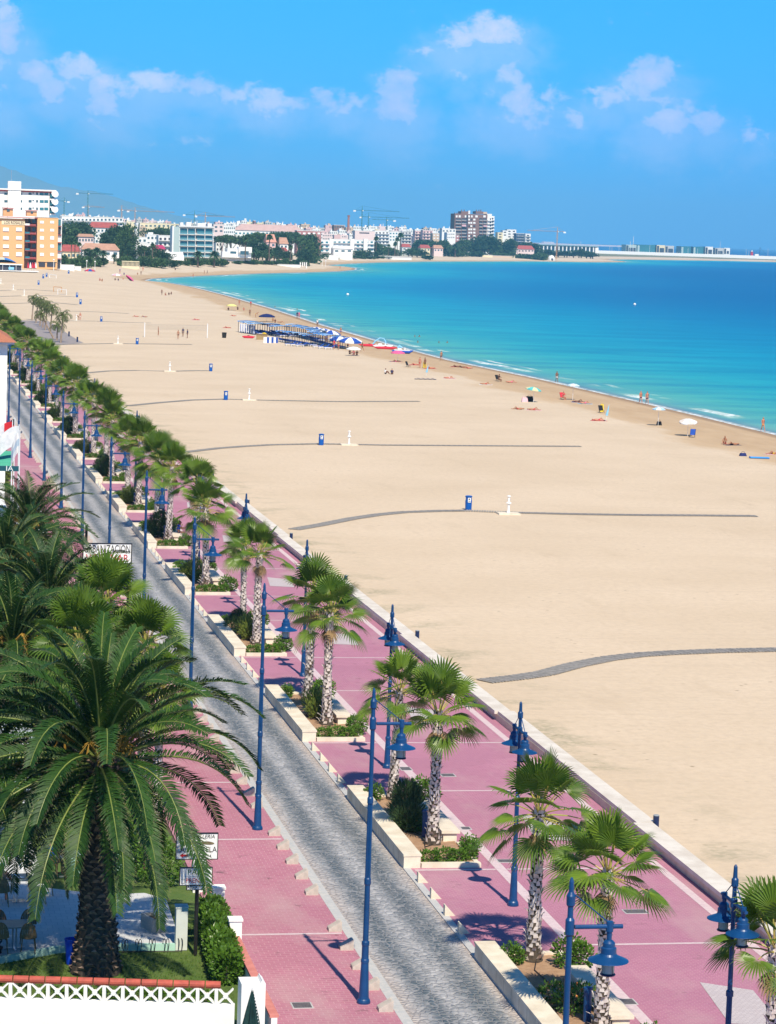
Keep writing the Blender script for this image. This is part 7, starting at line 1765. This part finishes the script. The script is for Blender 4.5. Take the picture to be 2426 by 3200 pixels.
for i, (px, pt, lab) in enumerate([(1969, 753, 'white yacht with the shorter of two prominent masts'), (1978, 738, 'white yacht with the tallest mast in the harbour'), (1905, 768, 'yacht with a thin mast left of the warehouses'), (1912, 772, 'second yacht left of the warehouses'), (1934, 768, 'third yacht left of the warehouses'), (1996, 766, 'yacht before the wide teal warehouse'), (2030, 764, 'yacht with mast before the right part of the teal warehouse'),
        (1755, 762, 'yacht mast rising over the harbour canopy'), (1814, 752, 'yacht with a tall thin mast behind the harbour canopy'), (2150, 774, 'yacht before the middle teal warehouse'), (2180, 776, 'yacht before the right teal warehouse'), (2250, 754, 'thin tall mast with black tip by the low blue-grey building'), (2332, 777, 'small white boat left of the red light tower'), (2340, 782, 'second small white boat left of the red light tower'), (2400, 776, 'thin masted boat right of the dark fishing boat')]):
    p = W(px, 795, 4480); t = thing('yacht', lab, 'yacht', (p.x, p.y, SEA), group='yachts in the harbour'); hh = W(px, pt, 4480).z; b = MB(); b.add([(-7, -2, 4.3), (7, -2, 4.5), (9, 0, 5), (7, 2, 4.5), (-7, 2, 4.3), (-6, -1, .5), (6, -1, .5), (6, 1, .5), (-6, 1, .5)], [(0, 1, 6, 5), (1, 2, 6), (2, 3, 7, 6), (3, 4, 8, 7), (4, 0, 5, 8), (0, 4, 3, 2, 1)]); b.build('hull', WW, t); b = MB(); b.tube([(0, 0, 4.4), (0, 0, hh)], .35 if i < 2 else .2, 5); b.build('mast', WN, t)
b = MB(); p0 = W(1500, 760, 13500); p1 = W(1955, 764.5, 13500); b.box(p0.x, 13500, -.5, p1.x, 13560, 7); b.box(W(1700, 758, 13500).x, 13501, 7.1, W(1732, 758, 13500).x, 13550, 14); o = b.build('breakwater', WPP); o['label'] = 'long pale breakwater on the horizon behind the harbour canopy'; o['category'] = 'breakwater'

# generic skyline rows
prof_x = [185, 250, 300, 380, 450, 520, 560, 620, 700, 760, 800, 860, 930, 1000, 1040, 1100, 1160, 1250, 1330, 1425]
prof_y = [674, 671, 675, 680, 686, 692, 699, 699, 695, 691, 693, 697, 700, 707, 707, 708, 708, 711, 714, 716]
rg = random.Random(77); cols = [(WW, 'white')] * 6 + [(WC, 'cream'), (WPP, 'pale pink'), (WPP, 'pale pink'), (WG, 'grey'), (WP, 'rose'), (WT, 'tan')]
for ri, (Y, dy, x0, x1, rown) in enumerate(((2700, 1, 188, 1422, 'rear'), (2250, 12, 200, 1400, 'middle'), (1950, 24, 380, 1380, 'front'))):
    x = x0; i = 0
    while x < x1:
        wpx = rg.uniform(13, 30) * (1.15 if ri else 1); yt = float(np.interp(x + wpx / 2, prof_x, prof_y)) + dy + rg.uniform(-4, 4)
        m_, cn = rg.choice(cols)
        if not (ri == 2 and rg.random() < .25):
            B = Bld('town_house', f'{ordw(i)} block from the left in the {rown} skyline row, {cn}', 'house', x, x + wpx - .6, yt, Y + rg.uniform(-40, 40), 14, m_, f'houses of the {rown} skyline row')
            for k in range(rg.choice((1, 1, 2))): a = x + rg.uniform(1, wpx - 6); B.b('roof_hut', rg.choice((WW, m_, WT)), a, a + rg.uniform(2.5, 6), yt - rg.uniform(2.5, 6.5), yt, 2, 6)
            if rg.random() < .6: a = x + rg.uniform(1, wpx - 3); B.b('chimney', WW, a, a + 1.3, yt - rg.uniform(4, 8), yt, 3, 4)
            nw = max(2, int(wpx / 5)); 
            for r_ in range(2 if ri else 1):
                for q in range(nw):
                    if rg.random() < .8: a = x + wpx * (q + .25) / nw; B.b('window', GL if rg.random() < .7 else DK, a, a + wpx * .42 / nw, yt + 3.5 + r_ * 10, yt + 7.5 + r_ * 10)
        x += wpx * rg.uniform(.95, 1.15); i += 1
t = thing('brick_chimney', 'slender tapering brick factory chimney above the town', 'chimney', W(1089, 712, 3050)); t.location.z = 3; hh = W(1089, 673, 3050).z - 3; b = MB(); b.lathe([(1.9, 0), (1.2, hh - 1.5), (1.6, hh - 1.4), (1.6, hh)], 10); b.build('shaft', mat('brick_red', (.42, .17, .13), (.35, .14, .1), .4), t)
b = MB(); b.lathe([(1.3, hh + .01), (1.2, hh + .3)], 10); b.build('rim', DK, t)
blk(1044, 1077, 704, 2350, WB, 'dark brown building left of the brick chimney', 4, 1); blk(794, 800, 690, 2500, WR, 'narrow dark red roof block on the skyline', 1, 1)

# tower cranes
CG = mat('crane_green', (.05, .20, .19), (.05, .17, .17), .3); CO_ = mat('crane_orange', (.60, .30, .12), (.5, .25, .1), .3)
def lattice(b, p0, p1, w_, n_):
    p0, p1 = Vector(p0), Vector(p1); d = (p1 - p0); T = d.normalized(); a = T.orthogonal().normalized() * w_; c = T.cross(a)
    cs = [a + c, a - c, -a - c, c - a]
    for q in cs: b.tube([tuple(p0 + q), tuple(p1 + q)], w_ * .22, 4)
    for i in range(n_):
        for j in range(4): b.tube([tuple(p0 + d * (i / n_) + cs[j]), tuple(p0 + d * ((i + 1) / n_) + cs[(j + 1) % 4])], w_ * .12, 3)
def crane(px, yt, yb, xa, xb, yj, m, lab, Y=2900, box_left=True):
    t = thing('tower_crane', lab, 'crane', (W(px, yb, Y).x, Y, 2.0)); zt = W(px, yt, Y).z - 2; zj = W(px, yj, Y).z - 2
    s = Y / F_; w_ = 1.25 * s * 2.0
    b = MB(); lattice(b, (0, 0, 0), (0, 0, zj), w_ * .55, 14); b.tube([(0, 0, zj), (0, 0, zt)], [w_ * .5, w_ * .15], 5); b.build('mast', m, t)
    xa_, xb_ = (xa - px) * s, (xb - px) * s; L_, R_ = (xa_, xb_)
    b = MB(); lattice(b, (L_, 0, zj), (R_, 0, zj), w_ * .33, 26); 
    b.tube([(0, 0, zt), (L_ * .85, 0, zj + .3)], .12 * s * 2, 3); b.tube([(0, 0, zt), (R_ * .8, 0, zj + .3)], .12 * s * 2, 3); b.build('jib', m, t)
    e = L_ if abs(L_) < abs(R_) else R_
    b = MB(); b.box(e - 4 * s, -1, zj - 5 * s, e + 4 * s, 1, zj - .5 * s); b.build('counterweight', WW, t)
    b = MB(); b.box(-1.5 * s + 2 * s, -1.2, zj - 2.5 * s, 4 * s, 1.2, zj - .3 * s); b.build('cab', WW, t)
crane(274, 595, 671, 241, 352, 604, CG, 'tall green tower crane behind the white apartment row'); crane(276, 640, 671, 260, 326, 646, CO_, 'orange crane jib low against the tall green crane', 3050)
crane(200.5, 617, 672, 178, 213, 628, CG, 'short green crane right beside the tall white block'); crane(380, 641, 700, 370, 405, 656, CO_, 'orange crane left of the middle with pale jib end'); crane(422, 648, 690, 400, 545, 659, CO_, 'orange crane with a long thin jib to the right', 3050)
crane(608, 658, 698, 575, 700, 671, CG, 'green crane above the glass-fronted block'); crane(642, 663, 695, 612, 735, 675, CO_, 'orange crane right of the green one over the glass-fronted block', 3050)
crane(1130.5, 643, 712, 1106, 1250, 657, CG, 'tallest green crane right of the brick chimney'); crane(1151.5, 664, 712, 1126, 1282, 677.5, CG, 'second green crane right of the brick chimney', 3050); crane(1208, 677, 712, 1160, 1233, 687, CG, 'third and lowest green crane, right of the pair', 3100)
crane(1739, 709, 812, 1640, 1762, 723, CO_, 'orange tower crane standing by the harbour canopy', 2700)

# trees of the town
TD = leafmat('tree_leaf_dark', (0.022, 0.058, 0.026), (0.05, 0.105, 0.04), None, .1, .7); TM = leafmat('tree_leaf_mid', (0.035, 0.085, 0.025), (0.085, 0.15, 0.045), None, .1, .7)
BARK = mat('bark', (0.16, 0.11, 0.08), (0.10, 0.07, 0.05), 2, .9)
def tree(seed, kind, m):
    rg = random.Random(seed); t = thing({'broad': 'broadleaf_tree', 'pine': 'umbrella_pine', 'tall': 'cypress_tree', 'bush': 'bush'}[kind], 'x', 'bush' if kind == 'bush' else 'tree'); b = MB()
    if kind == 'broad': bl = [(rg.uniform(-2.2, 2.2), rg.uniform(-2, 2), rg.uniform(3.2, 7.6), rg.uniform(1.4, 2.3), rg.uniform(1.4, 2.2), rg.uniform(1.2, 1.9)) for _ in range(10)] + [(0, 0, 8.3, 1.6, 1.5, 1.5)]
    elif kind == 'pine': bl = [(rg.uniform(-3.2, 3.2), rg.uniform(-3, 3), rg.uniform(7.2, 8.6), rg.uniform(1.6, 2.4), rg.uniform(1.5, 2.3), rg.uniform(.8, 1.2)) for _ in range(11)]
    elif kind == 'tall': bl = [(rg.uniform(-.5, .5), rg.uniform(-.5, .5), 1.5 + i * 1.2, 1.5 - i * .12, 1.4 - i * .1, 1.2) for i in range(7)]
    else: bl = [(rg.uniform(-2.4, 2.4), rg.uniform(-1.2, 1.2), rg.uniform(.6, 2.4), rg.uniform(1.1, 1.7), rg.uniform(1, 1.5), rg.uniform(.9, 1.3)) for _ in range(8)]
    for (x, y, z, rx, ry, rz) in bl: leaves(b, (x, y, z), (rx, ry, rz), 95, .75, .26, rg, shell=.6)
    b.build('crown', m, t)
    b = MB()
    if kind == 'bush': b.tube([(0, 0, 0), (0, 0, 1.5)], .15, 5)
    else:
        b.tube([(0, 0, -.5), (.1, 0, 2.5), (0, .1, 6 if kind != 'tall' else 7)], [.35, .26, .12], 7)
        for i in range(5 if kind != 'tall' else 0): x, y, z = bl[i][:3]; b.tube([(0.05, 0, 3), (x * .6, y * .6, z * .8), (x, y, z)], [.16, .1, .05], 5)
    b.build('trunk', BARK, t); return t
HT = {'broad': 9.8, 'pine': 9.6, 'tall': 9.8, 'bush': 3.6, 'date': 7.6, 'fan': 9.5}
TP = {'broad': [Once(tree(61, 'broad', TD)), Once(tree(62, 'broad', TM)), Once(tree(63, 'broad', TD))], 'pine': [Once(tree(64, 'pine', TD)), Once(tree(65, 'pine', TM))], 'tall': [Once(tree(66, 'tall', TD))], 'bush': [Once(tree(67, 'bush', TM)), Once(tree(68, 'bush', TD)), Once(tree(69, 'bush', TM))]}
_old = date_frond
def far_date(seed, Ht, thin):
    rg = random.Random(seed); t = thing('far_fan_palm' if thin else 'far_date_palm', 'x', 'palm tree'); b = MB(); b.tube([(0, 0, -.3), (0, 0, Ht)], [.4, .3] if not thin else [.22, .16], 8); b.build('trunk', BARK, t); b = MB(); top = Vector((0, 0, Ht))
    for i in range(34):
        az = i * 2.4; el = math.radians(84 - 110 * i / 33); L = (2.9 if not thin else 1.5) * rg.uniform(.85, 1.1); d = Vector((math.cos(az) * math.cos(el), math.sin(az) * math.cos(el), math.sin(el))); s_ = Vector((-math.sin(az), math.cos(az), 0)) * (.42 if not thin else .5)
        ps = [top + d * L * q - Vector((0, 0, (.35 if not thin else .25) * L * q * q * 1.3)) for q in (0, .35, .7, 1)]; u = rg.random()
        vs = []
        for q, p_ in enumerate(ps):
            wv = (.25, 1, .9, .05)[q]; vs += [tuple(p_ - s_ * wv - Vector((0, 0, .25 * wv))), tuple(p_), tuple(p_ + s_ * wv - Vector((0, 0, .25 * wv)))]
        b.add(vs, [(3 * q + j, 3 * q + j + 1, 3 * q + j + 4, 3 * q + j + 3) for q in range(3) for j in range(2)], 0, [(q // 3 * .33, u) for q in range(12)])
    b.build('crown', TM if thin else TD, t); return t
TP['date'] = [Once(far_date(71, 5.2, False))]; TP['fan'] = [Once(far_date(72, 8.6, True))]
TREES_ = []
def T_(kind, Y, lst, jit=0):
    for px, yt in lst: TREES_.append((kind, Y, px, yt))
T_('broad', 1350, [(203, 697), (216, 695), (229, 698), (242, 695), (256, 694), (268, 699)]); T_('fan', 1080, [(222, 749), (234, 747), (249, 757)])
T_('bush', 1040, [(198, 798), (212, 803), (228, 800), (246, 806), (262, 800), (278, 804), (300, 806), (318, 803)]); T_('date', 1075, [(301, 764), (328, 776), (356, 789)]); T_('broad', 1120, [(276, 776), (290, 783), (340, 790)])
T_('broad', 1230, [(350, 712), (364, 706), (378, 710), (390, 702), (402, 706), (328, 730), (340, 726)]); T_('tall', 1140, [(385, 766), (396, 763), (407, 768), (416, 780)]); T_('bush', 1100, [(388, 800), (404, 804), (420, 806), (372, 812)])
T_('pine', 1520, [(480, 716), (497, 713), (513, 712), (530, 715)]); T_('broad', 1150, [(442, 766), (456, 772), (488, 768), (502, 778), (514, 790), (525, 797)]); T_('fan', 1140, [(473, 759), (450, 770)]); T_('bush', 1100, [(450, 806), (468, 802), (486, 806), (504, 806), (522, 808), (540, 812)])
T_('bush', 1200, [(566, 812), (582, 807), (598, 808), (614, 806), (630, 807), (646, 804), (662, 806), (678, 808), (694, 812)]); T_('date', 1180, [(618, 775), (670, 775)])
T_('pine', 1480, [(697, 737), (713, 736), (729, 735), (745, 738), (758, 742)]); T_('pine', 1500, [(795, 727), (812, 729), (829, 732), (852, 730), (868, 727), (884, 726), (900, 728), (916, 727), (931, 731), (945, 735)]); T_('broad', 1480, [(785, 742), (862, 742), (955, 740), (972, 731), (985, 735), (965, 750)])
T_('broad', 1340, [(790, 755), (803, 752), (818, 758), (828, 766), (798, 785), (812, 783), (892, 790), (935, 782), (950, 778), (962, 786)]); T_('broad', 1325, [(842, 776), (856, 779), (868, 771), (880, 781), (894, 785), (832, 780)]); T_('date', 1290, [(848, 770), (664, 788), (790, 768)]); T_('fan', 1280, [(906, 765), (844, 732), (768, 740)]); T_('bush', 1270, [(758, 817), (774, 814), (790, 815), (806, 812), (822, 815), (838, 812), (854, 815), (872, 812), (890, 808), (908, 812), (926, 812), (944, 806), (958, 810), (742, 812)])
T_('bush', 1560, [(972, 795), (988, 797), (1004, 792), (1020, 792), (1036, 797), (1052, 800), (1068, 799), (1084, 800), (1100, 799)]); T_('broad', 1560, [(1118, 783), (1134, 781), (1150, 780), (1166, 783), (1176, 757), (1188, 762), (1201, 768)]); T_('fan', 1550, [(1177, 738), (1258, 727), (1248, 742), (1230, 760), (1217, 763), (1240, 755)]); T_('broad', 1580, [(1225, 775), (1240, 780), (1275, 778), (1290, 776), (1306, 777), (1322, 782), (1212, 772)]); T_('bush', 1540, [(1130, 800), (1150, 799), (1170, 800), (1190, 799), (1334, 797), (1200, 800)])
T_('broad', 1830, [(1303, 752), (1318, 748), (1334, 750), (1346, 752), (1360, 755), (1374, 752), (1390, 750)]); T_('date', 2150, [(1400, 757), (1422, 754)]); T_('broad', 2160, [(1384, 762), (1396, 765), (1408, 764), (1420, 766), (1432, 760)]); T_('broad', 2250, [(1440, 752), (1452, 748), (1464, 750), (1478, 742), (1492, 739), (1506, 743), (1520, 736), (1534, 734), (1546, 740), (1554, 752), (1566, 756), (1578, 760), (1590, 748), (1602, 746), (1500, 760), (1484, 765), (1540, 765), (1556, 775), (1572, 778), (1584, 770)])
T_('broad', 2400, [(1616, 757), (1630, 759), (1644, 758), (1658, 758), (1672, 760), (1680, 768)]); T_('bush', 2200, [(1395, 790), (1410, 785), (1430, 786), (1446, 788), (1478, 787), (1494, 785), (1510, 790), (1558, 787), (1575, 786), (1590, 788), (1612, 794), (1624, 795), (1636, 793), (1648, 795), (1660, 794), (1672, 793), (1684, 792), (1696, 791)])
T_('broad', 2500, [(1700, 782), (1712, 779), (1736, 786), (1748, 782), (1762, 784), (1776, 786), (1792, 782), (1806, 780), (1820, 778), (1834, 784), (1846, 788), (1858, 790)])
KN = {'broad': 'dark rounded tree', 'pine': 'umbrella pine', 'tall': 'dark cypress', 'bush': 'green bush', 'date': 'date palm', 'fan': 'thin-trunked fan palm'}
TREES_.sort(key=lambda q: q[2]); cnt_ = {}
for i, (kind, Y, px, yt) in enumerate(TREES_):
    rg = random.Random(i); Y = RY(px, Y); zt = W(px, yt, Y).z; p = W(px, yt, Y); zb = float(terr(p.x, Y)); sc = (zt - zb) / HT[kind]; sc = max(.5, sc); wid = sc if kind in ('date', 'fan') else max(sc, min(2.2, .95 * Y / 1200)); c_ = cnt_.get(kind, 0); cnt_[kind] = c_ + 1
    TP[kind][i % len(TP[kind])]((p.x, Y + rg.uniform(-8, 8), zb), rg.uniform(0, 6.28), f'{ordw(c_)} {KN[kind]} from the left along the far shore and town', (wid, wid, sc), 'trees and bushes of the far shore')
# long low walls and hedges behind the bay beach
def lowwall(x0, x1, yt, yb, Y, m, lab): B = Bld('garden_wall', lab, 'wall', x0, x1, yt, Y, .6, m); B.b('cap', WG, x0, x1, yt - .8, yt, -.1, .7)
lowwall(866, 939, 827, 834, 1240, WW, 'white garden wall with gate posts on the bay beach'); lowwall(1138, 1287, 802, 807, 1520, WW, 'long white wall at the head of the inner beach'); lowwall(1000, 1058, 797, 808, 1535, WW, 'white low building wall with dark opening by the inner beach'); lowwall(505, 545, 829, 835, 1130, WW, 'short white wall under the tarpaulin roof'); lowwall(1484, 1540, 797, 805, 2190, WC, 'cream balustrade wall on the far shore'); lowwall(1540, 1600, 800, 807, 2190, WT, 'stone revetment right of the cream balustrade'); lowwall(1600, 1610, 799, 808, 2185, WC, 'cream gate block at the end of the stone revetment')
for i, px in enumerate((938, 945, 951, 957)):
    B = Bld('gate_post', f'{ordw(i)} white gate post at the end of the bay beach wall', 'post', px, px + 3, 820, 1240, 1, WW); B.b('cap', WG, px - .5, px + 3.5, 819, 820, -.1, 1.1)
for i, (px, yt, yb, Y) in enumerate([(168, 815, 845, 960), (271, 818, 850, 1000), (297, 820, 842, 1050), (1007, 815, 832, 1450), (1018, 816, 833, 1450)]):
    p = gp(px, yb); t = thing('lamp_mast', f'slim white mast on the far sand, {ordw(i)} from the left', 'mast', p, group='slim white masts on the far beach'); zt = W(px, yt, p.y).z - p.z; b = MB(); b.tube([(0, 0, 0), (0, 0, zt)], [.14, .08], 6); b.build('pole', WN, t); b = MB(); b.lathe([(.1, zt), (.4, zt + .3), (.1, zt + .7)], 8); b.build('globe', WN, t)
# misty mountain far behind
pr = [(-900, 560), (-600, 520), (-400, 500), (-250, 496), (-120, 502), (0, 519), (62, 538), (119, 560), (167, 579), (238, 590), (296, 598), (362, 617), (429, 638), (500, 657), (558, 675), (640, 690), (760, 702), (900, 712)]
MY = 22500.0; b = MB(); rg = random.Random(5); K = 6; nn = 90
for i in range(nn):
    px = -900 + 1800 * i / (nn - 1); y_ = float(np.interp(px, [a for a, _ in pr], [c for _, c in pr])) + rg.uniform(-2.2, 2.2); p = W(px, y_, MY)
    for j in range(K + 1):
        f = j / K; b.v.append((p.x * (1 - .14 * (1 - f)), MY * (1 - .14 * (1 - f)) + (rg.uniform(-150, 150) if 0 < j < K else 0), -2 + (p.z + 2) * (f ** 1.3) * (1 + (rg.uniform(-.09, .09) if 0 < j < K else 0)))); b.uv.append((0, 0))
    b.v.append((p.x * 1.1, MY * 1.1, -2)); b.uv.append((0, 0))
for i in range(nn - 1):
    for j in range(K + 1): a = i * (K + 2) + j; b.f.append((a, a + K + 2, a + K + 3, a + 1)); b.m.append(0)
structure(b.build('mountain', mat('mountain_rock', (.12, .16, .15), (.18, .19, .17), .002, .95), smooth=True))

# ------------------------------------------------------------------ air
m = bpy.data.materials.new('haze'); m.use_nodes = True; n, l = nodes_of(m); n.remove(n['Principled BSDF'])
pv = n.new('ShaderNodeVolumePrincipled'); pv.inputs['Color'].default_value = (0.25, 0.68, 1.0, 1); pv.inputs['Density'].default_value = 6.8e-5; pv.inputs['Anisotropy'].default_value = 0.0
l.new(pv.outputs[0], n['Material Output'].inputs['Volume'])
b = MB(); b.box(-34500, -900, -4.0, 34500, 34000, 560.0); hz = b.build('haze', m); hz['kind'] = 'stuff'; hz['label'] = 'thin blue sea haze in the air over bay and town'; hz['category'] = 'haze'
